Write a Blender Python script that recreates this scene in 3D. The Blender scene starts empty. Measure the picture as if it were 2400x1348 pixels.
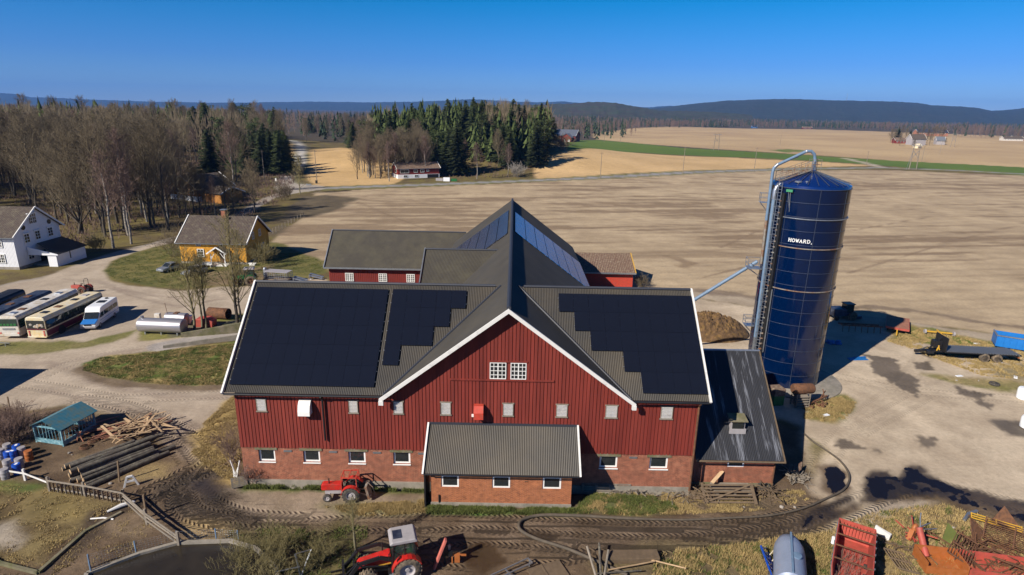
import bpy, math, random
import numpy as np
from mathutils import Matrix, Vector
C = bpy.context.scene.collection
sc = bpy.context.scene
R = math.radians
# ------------------------------------------------------------------ camera, sky, sun
CAMH, FPX, PIT, ROL = 29.4, 1400.0, R(16.45), R(1.1)
_fw = np.array([0, math.cos(PIT), -math.sin(PIT)]); _r0 = np.array([1., 0, 0]); _u0 = np.cross(_r0, _fw)
_r = _r0*math.cos(ROL)+_u0*math.sin(ROL); _u = -_r0*math.sin(ROL)+_u0*math.cos(ROL)
cd = bpy.data.cameras.new('camera'); cam = bpy.data.objects.new('camera', cd); C.objects.link(cam)
m = Matrix.Identity(4)
for i in range(3):
    m[i][0] = _r[i]; m[i][1] = _u[i]; m[i][2] = -_fw[i]
m[2][3] = CAMH
cam.matrix_world = m
cd.sensor_width = 36; cd.lens = 36*FPX/2400; cd.clip_start = .5; cd.clip_end = 40000
sc.camera = cam
SUN_EL = 35; SUN_AZ = (-.74, -.672)                       # towards the sun
w = bpy.data.worlds.new('World'); sc.world = w; w.use_nodes = True
nt = w.node_tree; bg = nt.nodes['Background']
sky = nt.nodes.new('ShaderNodeTexSky'); sky.sky_type = 'NISHITA'; sky.sun_disc = False
sky.sun_elevation = R(SUN_EL); sky.sun_rotation = R(180+46.6)
sky.air_density = 1.0; sky.dust_density = 0; sky.ozone_density = 6.0; sky.altitude = 200
tcw = nt.nodes.new('ShaderNodeTexCoord'); sxw = nt.nodes.new('ShaderNodeSeparateXYZ'); nt.links.new(tcw.outputs['Generated'], sxw.inputs[0])
rw_ = nt.nodes.new('ShaderNodeValToRGB'); cr = rw_.color_ramp; nt.links.new(sxw.outputs[2], rw_.inputs[0])      # bluer air low in the sky, like the clear spring day
cr.elements[0].position = 0.0; cr.elements[0].color = (.52, .64, 1, 1)
cr.elements[1].position = .16; cr.elements[1].color = (.006, .53, .86, 1)
for ps, cl in ((.07, (.25, .50, .95, 1)), (.45, (.12, .27, .46, 1))):
    e = cr.elements.new(ps); e.color = cl
hs = nt.nodes.new('ShaderNodeMix'); hs.data_type = 'RGBA'; hs.blend_type = 'MULTIPLY'; hs.inputs[0].default_value = 1
nt.links.new(sky.outputs[0], hs.inputs[6]); nt.links.new(rw_.outputs[0], hs.inputs[7]); nt.links.new(hs.outputs[2], bg.inputs['Color'])
bg.inputs['Strength'].default_value = .082
sd = bpy.data.lights.new('sun', 'SUN'); sd.energy = 5.0; sd.angle = R(.53); sd.color = (1, .92, .80)
so = bpy.data.objects.new('sun', sd); C.objects.link(so)
v = Vector((SUN_AZ[0]*math.cos(R(SUN_EL)), SUN_AZ[1]*math.cos(R(SUN_EL)), math.sin(R(SUN_EL))))
so.rotation_euler = v.to_track_quat('Z', 'Y').to_euler(); so.location = (-60, -60, 60)
sc.view_settings.view_transform = 'Standard'; sc.view_settings.look = 'None'
sc.view_settings.exposure = 0.5; sc.view_settings.gamma = 1
sc.cycles.max_bounces = 5; sc.cycles.diffuse_bounces = 2; sc.cycles.glossy_bounces = 2; sc.cycles.transparent_max_bounces = 6
sc.cycles.volume_bounces = 0

# ------------------------------------------------------------------ helpers
def sstep(a, b, x): t = np.clip((x-a)/(b-a), 0, 1); return t*t*(3-2*t)
def Z(x, y):                                                   # height of the land
    x = np.asarray(x, float); y = np.asarray(y, float)
    z = 14*np.exp(-((x+12)/80)**2-((y-395)/80)**2)*sstep(270, 330, y)
    z = z+4*sstep(-120, -220, x)*sstep(120, 260, y)*sstep(900, 500, y)
    z = z+3.0*np.sin(x/170+1)*np.sin(y/210)*sstep(420, 800, y)
    return z
def ray(px, py): return _fw+_r*(px-1200)/FPX-_u*(py-674)/FPX
def G(px, py, z=0.):                                           # where a line of sight meets the land
    d = ray(px, py); t = (z-CAMH)/d[2]
    for _ in range(8):
        p = d*t; t = .5*t+.5*(float(Z(p[0], p[1]))+z-CAMH)/d[2]
    p = d*t; return (float(p[0]), float(p[1]))
def on(x, y, dz=0.): return (x, y, float(Z(x, y))+dz)
_H = np.uint64
def vnoise(x, y, s=0):
    xi = np.floor(x).astype(np.int64); yi = np.floor(y).astype(np.int64); fx = x-xi; fy = y-yi
    fx = fx*fx*(3-2*fx); fy = fy*fy*(3-2*fy)
    def h(a, b):
        k = (a*374761393+b*668265263+s*1446647) & 0xffffffff
        k = ((k ^ (k >> 13))*1274126177) & 0xffffffff; k = k ^ (k >> 16)
        return (k & 0xffff)/65535.
    a = h(xi, yi); b = h(xi+1, yi); c = h(xi, yi+1); d = h(xi+1, yi+1)
    return a+(b-a)*fx+(c-a)*fy+(a-b-c+d)*fx*fy
def fbm(x, y, s=0, o=4):
    r = 0; a = .5; t = 0
    for i in range(o):
        r = r+a*vnoise(x*2**i, y*2**i, s+i*7); t += a; a *= .55
    return r/t

# ------------------------------------------------------------------ materials
def mat(name, col, rough=.8, metal=0., var=.18, vs=1.5, bump=0., bs=12., col2=None, c2=.5, c2s=.6, rnd=0., spec=.5, coat=0., stretch=(1, 1, 1), alpha=None, sharp=.12):
    m = bpy.data.materials.new(name); m.use_nodes = True; nt = m.node_tree; N = nt.nodes; L = nt.links
    b = N['Principled BSDF']; b.inputs['Roughness'].default_value = rough; b.inputs['Metallic'].default_value = metal
    b.inputs['Specular IOR Level'].default_value = spec; b.inputs['Coat Weight'].default_value = coat; b.inputs['Coat Roughness'].default_value = .08
    tc = N.new('ShaderNodeTexCoord'); mp = N.new('ShaderNodeMapping'); mp.inputs['Scale'].default_value = stretch
    L.new(tc.outputs['Object'], mp.inputs[0])
    n1 = N.new('ShaderNodeTexNoise'); n1.inputs['Scale'].default_value = vs; n1.inputs['Detail'].default_value = 6; n1.inputs['Roughness'].default_value = .65
    L.new(mp.outputs[0], n1.inputs['Vector'])
    mr = N.new('ShaderNodeMapRange'); mr.inputs[1].default_value = .25; mr.inputs[2].default_value = .75
    mr.inputs[3].default_value = 1-var; mr.inputs[4].default_value = 1+var; L.new(n1.outputs[0], mr.inputs[0])
    base = N.new('ShaderNodeRGB'); base.outputs[0].default_value = (*col, 1); src = base.outputs[0]
    if col2 is not None:
        n2 = N.new('ShaderNodeTexNoise'); n2.inputs['Scale'].default_value = c2s; n2.inputs['Detail'].default_value = 8; n2.inputs['Roughness'].default_value = .7
        L.new(mp.outputs[0], n2.inputs['Vector'])
        r2 = N.new('ShaderNodeMapRange'); r2.inputs[1].default_value = c2-sharp; r2.inputs[2].default_value = c2+sharp; L.new(n2.outputs[0], r2.inputs[0])
        mx = N.new('ShaderNodeMix'); mx.data_type = 'RGBA'; L.new(r2.outputs[0], mx.inputs[0]); L.new(src, mx.inputs[6]); mx.inputs[7].default_value = (*col2, 1); src = mx.outputs[2]
    sc_ = N.new('ShaderNodeVectorMath'); sc_.operation = 'SCALE'; L.new(src, sc_.inputs[0]); L.new(mr.outputs[0], sc_.inputs[3]); src = sc_.outputs[0]
    if rnd:
        oi = N.new('ShaderNodeObjectInfo'); rr = N.new('ShaderNodeMapRange'); rr.inputs[3].default_value = 1-rnd; rr.inputs[4].default_value = 1+rnd
        L.new(oi.outputs['Random'], rr.inputs[0]); s2 = N.new('ShaderNodeVectorMath'); s2.operation = 'SCALE'; L.new(src, s2.inputs[0]); L.new(rr.outputs[0], s2.inputs[3]); src = s2.outputs[0]
    L.new(src, b.inputs['Base Color'])
    if bump:
        n3 = N.new('ShaderNodeTexNoise'); n3.inputs['Scale'].default_value = bs; n3.inputs['Detail'].default_value = 4; L.new(mp.outputs[0], n3.inputs['Vector'])
        bp = N.new('ShaderNodeBump'); bp.inputs['Strength'].default_value = bump; bp.inputs['Distance'].default_value = .05; L.new(n3.outputs[0], bp.inputs['Height']); L.new(bp.outputs[0], b.inputs['Normal'])
    m['src'] = 1
    return m
def brickmat(name, c1, c2, mortar, patch=None):
    m = mat(name, c1, .85, var=.4, vs=2.2, bump=.3, bs=25); nt = m.node_tree; N = nt.nodes; L = nt.links
    tc = [n for n in N if n.type == 'TEX_COORD'][0]
    sx = N.new('ShaderNodeSeparateXYZ'); L.new(tc.outputs['Object'], sx.inputs[0]); ad = N.new('ShaderNodeMath'); L.new(sx.outputs[0], ad.inputs[0]); L.new(sx.outputs[1], ad.inputs[1])
    cb = N.new('ShaderNodeCombineXYZ'); L.new(ad.outputs[0], cb.inputs[0]); L.new(sx.outputs[2], cb.inputs[1])
    bt = N.new('ShaderNodeTexBrick'); bt.inputs['Scale'].default_value = 1; bt.inputs['Brick Width'].default_value = .27; bt.inputs['Row Height'].default_value = .09
    bt.inputs['Mortar Size'].default_value = .016; bt.inputs['Mortar Smooth'].default_value = .3; bt.inputs['Bias'].default_value = -.1
    bt.inputs['Color1'].default_value = (*c1, 1); bt.inputs['Color2'].default_value = (*c2, 1); bt.inputs['Mortar'].default_value = (*mortar, 1); L.new(cb.outputs[0], bt.inputs['Vector'])
    sc_ = [n for n in N if n.type == 'VECT_MATH'][0]; src = bt.outputs[0]
    if patch:
        n2 = N.new('ShaderNodeTexNoise'); n2.inputs['Scale'].default_value = .55; n2.inputs['Detail'].default_value = 9; n2.inputs['Roughness'].default_value = .75; L.new(tc.outputs['Object'], n2.inputs['Vector'])
        r2 = N.new('ShaderNodeMapRange'); r2.inputs[1].default_value = .5; r2.inputs[2].default_value = .66; r2.inputs[4].default_value = .55; L.new(n2.outputs[0], r2.inputs[0])
        mx = N.new('ShaderNodeMix'); mx.data_type = 'RGBA'; L.new(r2.outputs[0], mx.inputs[0]); L.new(src, mx.inputs[6]); mx.inputs[7].default_value = (*patch, 1); src = mx.outputs[2]
    L.new(src, sc_.inputs[0]); return m
M = {}
def defmats():
    D = dict
    M['red'] = mat('red_boards', (.155, .018, .011), .75, var=.32, vs=2.2, stretch=(1, 1, .07), col2=(.215, .032, .02), c2=.52, c2s=.9, sharp=.2)
    M['red2'] = mat('red_wing_boards', (.17, .018, .012), .75, var=.15, vs=.8)
    M['brick'] = brickmat('old_red_brick', (.25, .050, .022), (.13, .025, .013), (.34, .19, .12), (.33, .14, .08))
    M['brick2'] = brickmat('orange_brick', (.36, .105, .035), (.22, .055, .02), (.34, .17, .09))
    M['conc'] = mat('concrete', (.27, .24, .2), .9, var=.25, vs=1.3, bump=.4, bs=8, col2=(.16, .15, .12), c2=.58)
    M['conc_d'] = mat('mossy_concrete', (.20, .17, .12), .95, var=.3, vs=1.3, bump=.5, bs=8, col2=(.11, .11, .045), c2=.5)
    M['roof'] = mat('corrugated_sheet', (.050, .046, .040), .5, .1, var=.18, vs=.35, col2=(.066, .058, .045), c2=.6, c2s=.25, sharp=.2)
    M['roof_b'] = mat('weathered_corrugated_sheet', (.032, .029, .026), .55, .05, var=.3, vs=.3, col2=(.060, .048, .032), c2=.55, c2s=.16, sharp=.15)
    M['roof_o'] = mat('mossy_fibre_sheet', (.052, .046, .037), .9, var=.14, vs=.6, col2=(.068, .061, .042), c2=.55, c2s=.3, bump=.2)
    M['roof_s'] = mat('streaked_black_sheet', (.024, .025, .030), .5, .1, var=.3, vs=.5, col2=(.17, .18, .21), c2=.59, c2s=.9, stretch=(2.6, .22, .22), sharp=.05)
    M['tile'] = mat('brown_roof_tiles', (.075, .055, .045), .85, var=.35, vs=2.5, col2=(.15, .13, .09), c2=.6, c2s=1.4, bump=.3)
    M['tile_r'] = mat('mossy_red_tiles', (.15, .09, .065), .9, var=.35, vs=3, col2=(.2, .17, .12), c2=.58, c2s=3)
    M['white'] = mat('white_paint', (.78, .78, .76), .5, var=.06, vs=2)
    M['whitewall'] = mat('white_boards', (.76, .77, .80), .6, var=.05, vs=1.5)
    M['whitepeel'] = mat('peeling_white_paint', (.68, .67, .65), .55, var=.08, vs=2, col2=(.36, .34, .36), c2=.68, c2s=1.6)
    M['ridge'] = mat('dark_ridge_flashing', (.030, .034, .048), .6, 0, var=.1)
    M['grey'] = mat('grey_metal', (.32, .34, .37), .4, .7, var=.15)
    M['solar'] = mat('solar_glass', (.008, .010, .018), .16, 0, var=.1, vs=.6, spec=.35)
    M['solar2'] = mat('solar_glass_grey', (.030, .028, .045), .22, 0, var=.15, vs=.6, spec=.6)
    M['solar3'] = mat('solar_glass_painted_sky', (.004, .12, .42), .22, 0, var=.25, vs=.5, spec=.5, col2=(.05, .09, .16), c2=.6, c2s=.5, stretch=(.3, .3, 2))  # sky mirrored in the glass is painted into this blue base colour
    M['frame_b'] = mat('black_anodised_frame', (.02, .02, .022), .4, .5)
    M['glass'] = mat('dark_glass', (.02, .024, .026), .06, 0, var=.3, vs=2, spec=.7)
    M['glassg'] = mat('green_tinted_glass', (.018, .04, .034), .06, 0, var=.3, vs=2, spec=.7)
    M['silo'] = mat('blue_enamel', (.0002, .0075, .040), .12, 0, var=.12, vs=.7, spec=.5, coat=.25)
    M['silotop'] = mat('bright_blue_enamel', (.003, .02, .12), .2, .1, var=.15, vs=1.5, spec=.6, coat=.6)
    M['seam'] = mat('bolted_seam', (.07, .085, .12), .5, .4, var=.4, vs=9)
    M['galv'] = mat('galvanised_steel', (.42, .45, .50), .38, .8, var=.2, vs=3)
    M['pipe'] = mat('blue_grey_pipe', (.13, .20, .30), .55, 0, var=.2, vs=2)
    M['rust'] = mat('rusty_steel', (.19, .085, .04), .85, .2, var=.35, vs=4, col2=(.10, .05, .03), c2=.5, c2s=3, bump=.3)
    M['rustpipe'] = mat('rust_streaked_pipe', (.32, .33, .30), .6, .4, var=.25, vs=4, col2=(.26, .12, .06), c2=.5, c2s=1.2)
    M['black'] = mat('black_paint', (.016, .016, .018), .45, .1, var=.3)
    M['rubber'] = mat('rubber', (.03, .029, .028), .85, 0, var=.3, vs=6, col2=(.11, .09, .07), c2=.55, c2s=5)
    M['rubberm'] = mat('muddy_rubber', (.05, .046, .042), .9, 0, var=.3, vs=6, col2=(.2, .15, .1), c2=.48, c2s=3)
    M['trred'] = mat('tractor_red', (.46, .016, .012), .4, .0, var=.25, vs=3, coat=.2, col2=(.26, .06, .04), c2=.62, c2s=2.5)
    M['trred2'] = mat('faded_tractor_red', (.47, .05, .03), .55, .0, var=.2, vs=3, col2=(.3, .08, .05), c2=.6, c2s=4)
    M['green'] = mat('tractor_green', (.02, .13, .035), .4, 0, var=.2, vs=3)
    M['yellow'] = mat('yellow_paint', (.62, .36, .03), .6, var=.25, vs=3, col2=(.3, .16, .05), c2=.6, c2s=3)
    M['ywall'] = mat('yellow_boards', (.62, .30, .025), .75, var=.12, vs=1.2, stretch=(1, 1, .3))
    M['owall'] = mat('ochre_boards', (.35, .15, .03), .8, var=.15, vs=1.2)
    M['wood'] = mat('fresh_timber', (.40, .275, .16), .8, var=.25, vs=2, rnd=.25)
    M['woodr'] = mat('red_brown_board', (.30, .13, .08), .85, var=.3, vs=2, rnd=.3)
    M['woodg'] = mat('weathered_wood', (.21, .18, .145), .9, var=.3, vs=3, stretch=(1, 1, 1), rnd=.15)
    M['woodb'] = mat('brown_old_wood', (.15, .105, .065), .9, var=.3, vs=3, rnd=.2)
    M['log'] = mat('log_bark', (.085, .072, .06), .95, var=.4, vs=4, rnd=.3, bump=.5, col2=(.14, .13, .10), c2=.55, c2s=2)
    M['bark'] = mat('bark', (.085, .07, .052), .95, var=.3, vs=4, rnd=.3)
    M['barkl'] = mat('lichen_bark', (.17, .15, .09), .95, var=.4, vs=6, rnd=.1)
    M['birch'] = mat('birch_bark', (.32, .29, .25), .8, var=.3, vs=2, col2=(.07, .06, .05), c2=.53, c2s=3)
    M['twig'] = mat('bare_twigs', (.15, .118, .074), .95, var=.15, vs=.4, rnd=.22)
    M['twigy'] = mat('lichen_twigs', (.18, .15, .065), .95, var=.3, vs=1.5)
    M['twigr'] = mat('birch_twigs', (.16, .105, .085), .95, var=.15, vs=.4, rnd=.18)
    M['needle'] = mat('spruce_needles', (.046, .064, .014), .9, var=.35, vs=.9, rnd=.35)
    M['needlep'] = mat('pine_needles', (.055, .075, .02), .9, var=.4, vs=.9, rnd=.25)
    M['cream'] = mat('cream_paint', (.66, .52, .28), .45, var=.12, vs=1, col2=(.62, .6, .52), c2=.52, c2s=1.6)
    M['creamw'] = mat('dirty_white_paint', (.62, .6, .57), .4, var=.15, vs=1.2, col2=(.45, .36, .24), c2=.56, c2s=1.1)
    M['maroon'] = mat('maroon_paint', (.10, .012, .03), .4, var=.15)
    M['navy'] = mat('dark_blue_paint', (.022, .03, .06), .45, .2, var=.3, vs=1.2, col2=(.07, .085, .12), c2=.55, c2s=1.2)
    M['vanw'] = mat('van_white', (.80, .81, .83), .3, var=.05, coat=.4)
    M['vanb'] = mat('van_blue', (.03, .17, .50), .3, var=.05, coat=.4)
    M['silver'] = mat('silver_paint', (.38, .40, .43), .3, .6, var=.08, coat=.4)
    M['steel'] = mat('brushed_stainless', (.36, .35, .38), .36, .6, var=.12, vs=2, stretch=(.4, 3, 3))
    M['teal'] = mat('teal_paint', (.10, .26, .33), .6, var=.3, vs=4, col2=(.25, .38, .42), c2=.55, c2s=4)
    M['tealroof'] = mat('teal_sheet', (.05, .20, .28), .5, .1, var=.25, vs=1.5, col2=(.12, .15, .12), c2=.55, c2s=1.5)
    M['bluep'] = mat('blue_plastic', (.01, .07, .42), .35, var=.15)
    M['bluec'] = mat('container_blue', (.012, .16, .50), .45, var=.15, vs=2)
    M['tarp'] = mat('blue_tarp', (.015, .13, .38), .5, var=.3, vs=4)
    M['greyp'] = mat('grey_plastic', (.33, .31, .32), .5, var=.2)
    M['whitep'] = mat('white_wrap', (.80, .82, .86), .3, var=.05)
    M['orange'] = mat('orange_paint', (.36, .11, .025), .6, var=.3, vs=3, col2=(.28, .10, .04), c2=.58, c2s=3)
    M['redskip'] = mat('worn_red_paint', (.40, .07, .05), .6, var=.25, vs=1.5, col2=(.27, .07, .045), c2=.58, c2s=2)
    M['pink'] = mat('faded_red_plank', (.50, .14, .11), .6, var=.2, vs=3)
    M['slurrytank'] = mat('grey_blue_paint', (.26, .31, .42), .45, .2, var=.12, vs=1.5, col2=(.35, .25, .2), c2=.72, c2s=2)
    M['hose'] = mat('rubber_hose', (.085, .068, .05), .8, var=.35, vs=2)
    M['stone'] = mat('field_stone', (.30, .27, .24), .9, var=.35, vs=3, rnd=.2)
    M['heap'] = mat('manure_heap', (.095, .055, .026), .95, var=.7, vs=2.2, bump=1, bs=6, col2=(.22, .13, .04), c2=.6, c2s=1.3)
    M['grassb'] = mat('green_grass', (.105, .125, .028), .9, var=.35, vs=.7)
    M['strawb'] = mat('dry_grass', (.33, .24, .10), .9, var=.35, vs=.7)
    M['pit'] = mat('dark_slurry', (.030, .024, .016), .18, 0, var=.3, vs=.8, spec=.4)
    M['puddle'] = mat('puddle_water', (.045, .03, .018), .06, var=.3, vs=1, spec=.5)
    M['window'] = M['glass']
    M['winlit'] = mat('curtained_glass', (.10, .10, .10), .15, var=.4, vs=5)
    M['brass'] = mat('faded_sign_green', (.05, .25, .12), .5)
defmats()

# ------------------------------------------------------------------ mesh builder
class MB:
    def __init__(s): s.v = []; s.f = []
    def add(s, vs, fs):
        n = len(s.v); s.v.extend([tuple(map(float, p)) for p in vs]); s.f.extend([tuple(i+n for i in f) for f in fs]); return s
    def box(s, c, d, rz=0, rx=0, ry=0):
        x, y, z = [k/2 for k in d]; M3 = Matrix.Rotation(rz, 3, 'Z') @ Matrix.Rotation(ry, 3, 'Y') @ Matrix.Rotation(rx, 3, 'X')
        P = [M3 @ Vector(p) for p in ((-x, -y, -z), (x, -y, -z), (x, y, -z), (-x, y, -z), (-x, -y, z), (x, -y, z), (x, y, z), (-x, y, z))]
        return s.add([(p[0]+c[0], p[1]+c[1], p[2]+c[2]) for p in P], [(0, 3, 2, 1), (4, 5, 6, 7), (0, 1, 5, 4), (1, 2, 6, 5), (2, 3, 7, 6), (3, 0, 4, 7)])
    def b2(s, a, b): return s.box([(a[i]+b[i])/2 for i in range(3)], [abs(b[i]-a[i]) for i in range(3)])
    def bar(s, p, q, w=.1, h=None, up=(0, 0, 1)):
        h = h or w; p = Vector(p); q = Vector(q); d = (q-p).normalized(); u = Vector(up)
        if abs(d.dot(u)) > .98: u = Vector((1, 0, 0))
        a = d.cross(u).normalized()*w/2; b = a.cross(d).normalized()*h/2
        P = [p-a-b, p+a-b, p+a+b, p-a+b, q-a-b, q+a-b, q+a+b, q-a+b]
        return s.add(P, [(0, 3, 2, 1), (4, 5, 6, 7), (0, 1, 5, 4), (1, 2, 6, 5), (2, 3, 7, 6), (3, 0, 4, 7)])
    def tube(s, pts, r, n=10, cap=True, r2=None):
        pts = [Vector(p) for p in pts]; k = len(pts); rr = r if isinstance(r, (list, tuple)) else [r+(r2-r)*i/(k-1) if r2 is not None else r for i in range(k)]
        vs = []; ref = None
        for i, p in enumerate(pts):
            d = (pts[min(i+1, k-1)]-pts[max(i-1, 0)]).normalized()
            if ref is None: ref = Vector((0, 0, 1)) if abs(d.z) < .9 else Vector((1, 0, 0))
            a = d.cross(ref).normalized(); b = a.cross(d).normalized(); ref = b
            for j in range(n):
                t = 2*math.pi*j/n; vs.append(p+(a*math.cos(t)+b*math.sin(t))*rr[i])
        fs = [(i*n+j, i*n+(j+1) % n, (i+1)*n+(j+1) % n, (i+1)*n+j) for i in range(k-1) for j in range(n)]
        if cap: fs += [tuple(reversed(range(n))), tuple(range((k-1)*n, k*n))]
        return s.add(vs, fs)
    def lathe(s, prof, c=(0, 0, 0), axis='z', n=32):           # prof: (radius, along)
        vs = []; fs = []; k = len(prof)
        for r, h in prof:
            for j in range(n):
                t = 2*math.pi*j/n; x, y = r*math.cos(t), r*math.sin(t)
                p = (x, y, h) if axis == 'z' else ((h, x, y) if axis == 'x' else (y, h, x))
                vs.append((p[0]+c[0], p[1]+c[1], p[2]+c[2]))
        for i in range(k-1):
            for j in range(n): fs.append((i*n+j, i*n+(j+1) % n, (i+1)*n+(j+1) % n, (i+1)*n+j))
        if prof[0][0] > 1e-4: fs.append(tuple(reversed(range(n))))
        if prof[-1][0] > 1e-4: fs.append(tuple(range((k-1)*n, k*n)))
        return s.add(vs, fs)
    def prism(s, poly, a, b, plane='xz'):                     # polygon extruded between a and b
        def P(u, v, t): return {'xz': (u, t, v), 'yz': (t, u, v), 'xy': (u, v, t)}[plane]
        n = len(poly); vs = [P(u, v, a) for u, v in poly]+[P(u, v, b) for u, v in poly]
        return s.add(vs, [tuple(range(n)), tuple(reversed(range(n, 2*n)))]+[(i, i+n, (i+1) % n+n, (i+1) % n) for i in range(n)])
    def ball(s, c, r, n=12, sq=(1, 1, 1)):
        return s.add(*_ball(c, r, n, sq))
    def build(s, name, m, parent=None, smooth=False, bevel=0, label=None, recalc=True):
        me = bpy.data.meshes.new(name); me.from_pydata(s.v, [], s.f)
        if recalc:
            import bmesh
            bm = bmesh.new(); bm.from_mesh(me); bmesh.ops.recalc_face_normals(bm, faces=bm.faces); bm.to_mesh(me); bm.free()
        me.materials.append(M[m] if isinstance(m, str) else m)
        if smooth:
            me.polygons.foreach_set('use_smooth', [True]*len(me.polygons)); me.set_sharp_from_angle(angle=R(40))
        o = bpy.data.objects.new(name, me); C.objects.link(o)
        if parent is not None: o.parent = parent
        if bevel:
            bv = o.modifiers.new('bevel', 'BEVEL'); bv.width = bevel; bv.segments = 2; bv.limit_method = 'ANGLE'; bv.angle_limit = R(35)
        if label: o['label'] = label
        return o
def _ball(c, r, n, sq):
    vs = [(c[0], c[1], c[2]-r*sq[2])]; fs = []; k = n//2
    for i in range(1, k):
        a = -math.pi/2+math.pi*i/k
        for j in range(n):
            t = 2*math.pi*j/n; vs.append((c[0]+r*sq[0]*math.cos(a)*math.cos(t), c[1]+r*sq[1]*math.cos(a)*math.sin(t), c[2]+r*sq[2]*math.sin(a)))
    vs.append((c[0], c[1], c[2]+r*sq[2])); T = len(vs)-1
    for j in range(n):
        fs.append((0, 1+(j+1) % n, 1+j)); fs.append((T, 1+(k-2)*n+j, 1+(k-2)*n+(j+1) % n))
        for i in range(k-2): fs.append((1+i*n+j, 1+i*n+(j+1) % n, 1+(i+1)*n+(j+1) % n, 1+(i+1)*n+j))
    return vs, fs
def tag(o, label, cat, group=None):
    o['label'] = label; o['category'] = cat
    if group: o['group'] = group
    return o
def thing(name, label, cat, loc=(0, 0, 0), rz=0, group=None):
    o = bpy.data.objects.new(name, None); C.objects.link(o); o.location = loc; o.rotation_euler = (0, 0, rz); o.empty_display_size = .3
    return tag(o, label, cat, group)
def struct(o, kind='structure'): o['kind'] = kind; return o
def dup(root, loc, rz=0, label=None, group=None, scale=1.):
    r = root.copy(); C.objects.link(r); r.location = loc; r.rotation_euler = (0, 0, rz); r.scale = (scale,)*3 if not isinstance(scale, tuple) else scale
    if label: r['label'] = label
    if group: r['group'] = group
    for ch in root.children:
        c = ch.copy(); C.objects.link(c); c.parent = r
        for g_ in ch.children: d = g_.copy(); C.objects.link(d); d.parent = c
    return r
def fastmesh(name, V, F, m, smooth=False):                     # numpy verts and equal-sided faces
    V = np.asarray(V, np.float32); F = np.asarray(F, np.int32); k = F.shape[1]
    me = bpy.data.meshes.new(name); me.vertices.add(len(V)); me.vertices.foreach_set('co', V.ravel())
    me.loops.add(F.size); me.loops.foreach_set('vertex_index', F.ravel()); me.polygons.add(len(F))
    me.polygons.foreach_set('loop_start', np.arange(0, F.size, k, dtype=np.int32)); me.polygons.foreach_set('loop_total', np.full(len(F), k, np.int32))
    if smooth: me.polygons.foreach_set('use_smooth', np.ones(len(F), bool))
    me.update(calc_edges=True); me.materials.append(M[m] if isinstance(m, str) else m)
    o = bpy.data.objects.new(name, me); C.objects.link(o); return o
# ------------------------------------------------------------------ the land
def axis(lo, hi, step, far, g, farlo=None):
    a = list(np.arange(lo, hi+1e-6, step)); s = step; x = a[-1]
    while x < far: s *= g; x += s; a.append(x)
    s = step; x = a[0]; b = []; fl = far if farlo is None else farlo
    gg = g if farlo is None else 1.25
    while x > -fl: s *= gg; x -= s; b.append(x)
    return np.array(b[::-1]+a)
SX = axis(-75, 62, .36, 13000, 1.028); SY = axis(25, 100, .36, 13000, 1.017, 13000)
gx, gy_ = np.meshgrid(SX, SY); GX = gx.ravel(); GY = gy_.ravel(); NV = len(GX)
COL = np.zeros((NV, 3), np.float32); WET = np.zeros(NV, np.float32); GRS = np.zeros(NV, np.float32); TRK = np.zeros(NV, np.float32); CAT = np.zeros(NV, np.int8); BMP = np.zeros(NV, np.float32); BLKM = np.zeros(NV, np.float32); TUV = np.zeros((NV, 3), np.float32)
n_big = fbm(GX/14, GY/14, 3); n_mid = fbm(GX/3.1, GY/3.1, 11, 5); n_fin = fbm(GX/.8, GY/.8, 17, 3)
def lerp3(a, b, t): a = np.array(a, np.float32); b = np.array(b, np.float32); return a[None, :]+(b-a)[None, :]*t[:, None]
COL[:] = lerp3((.105, .075, .035), (.15, .12, .035), np.clip((n_mid-.35)*3, 0, 1)); GRS[:] = .6; BMP[:] = .5
far = GY > 520                                                # woodland floor beyond the fields
COL[far] = lerp3((.055, .05, .03), (.085, .062, .045), n_mid[far])
CATS = ['ground']
def W(px): return np.array([G(a, b) for a, b in px])
def sdist(P, X, Y):
    d = np.full(len(X), 1e18); ins = np.zeros(len(X), bool); n = len(P)
    for i in range(n):
        x1, y1 = P[i]; x2, y2 = P[(i+1) % n]; ex, ey = x2-x1, y2-y1; L2 = ex*ex+ey*ey+1e-12
        t = np.clip(((X-x1)*ex+(Y-y1)*ey)/L2, 0, 1); d = np.minimum(d, (X-x1-t*ex)**2+(Y-y1-t*ey)**2)
        c = ((y1 > Y) != (y2 > Y)) & (X < (x2-x1)*(Y-y1)/(y2-y1+1e-12)+x1); ins ^= c
    d = np.sqrt(d); return np.where(ins, d, -d)
def ldist(P, X, Y):
    d = np.full(len(X), 1e18)
    for i in range(len(P)-1):
        x1, y1 = P[i]; x2, y2 = P[i+1]; ex, ey = x2-x1, y2-y1; L2 = ex*ex+ey*ey+1e-12
        t = np.clip(((X-x1)*ex+(Y-y1)*ey)/L2, 0, 1); d = np.minimum(d, (X-x1-t*ex)**2+(Y-y1-t*ey)**2)
    return np.sqrt(d)
def paint(idx, mk, c1, c2, nz, cat=None, wet=None, grs=None, trk=None, bmp=None, blk=None):
    mk = mk.astype(np.float32)
    if blk is not None: BLKM[idx] = BLKM[idx]*(1-mk)+blk*mk; return
    c = lerp3(c1, c2, np.clip(nz, 0, 1)); COL[idx] = COL[idx]*(1-mk[:, None])+c*mk[:, None]
    for A, val in ((WET, wet), (GRS, grs), (TRK, trk), (BMP, bmp)):
        if val is not None: A[idx] = A[idx]*(1-mk)+val*mk
    if cat:
        if cat not in CATS: CATS.append(cat)
        s = idx[mk > .5]; CAT[s] = CATS.index(cat)
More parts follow.
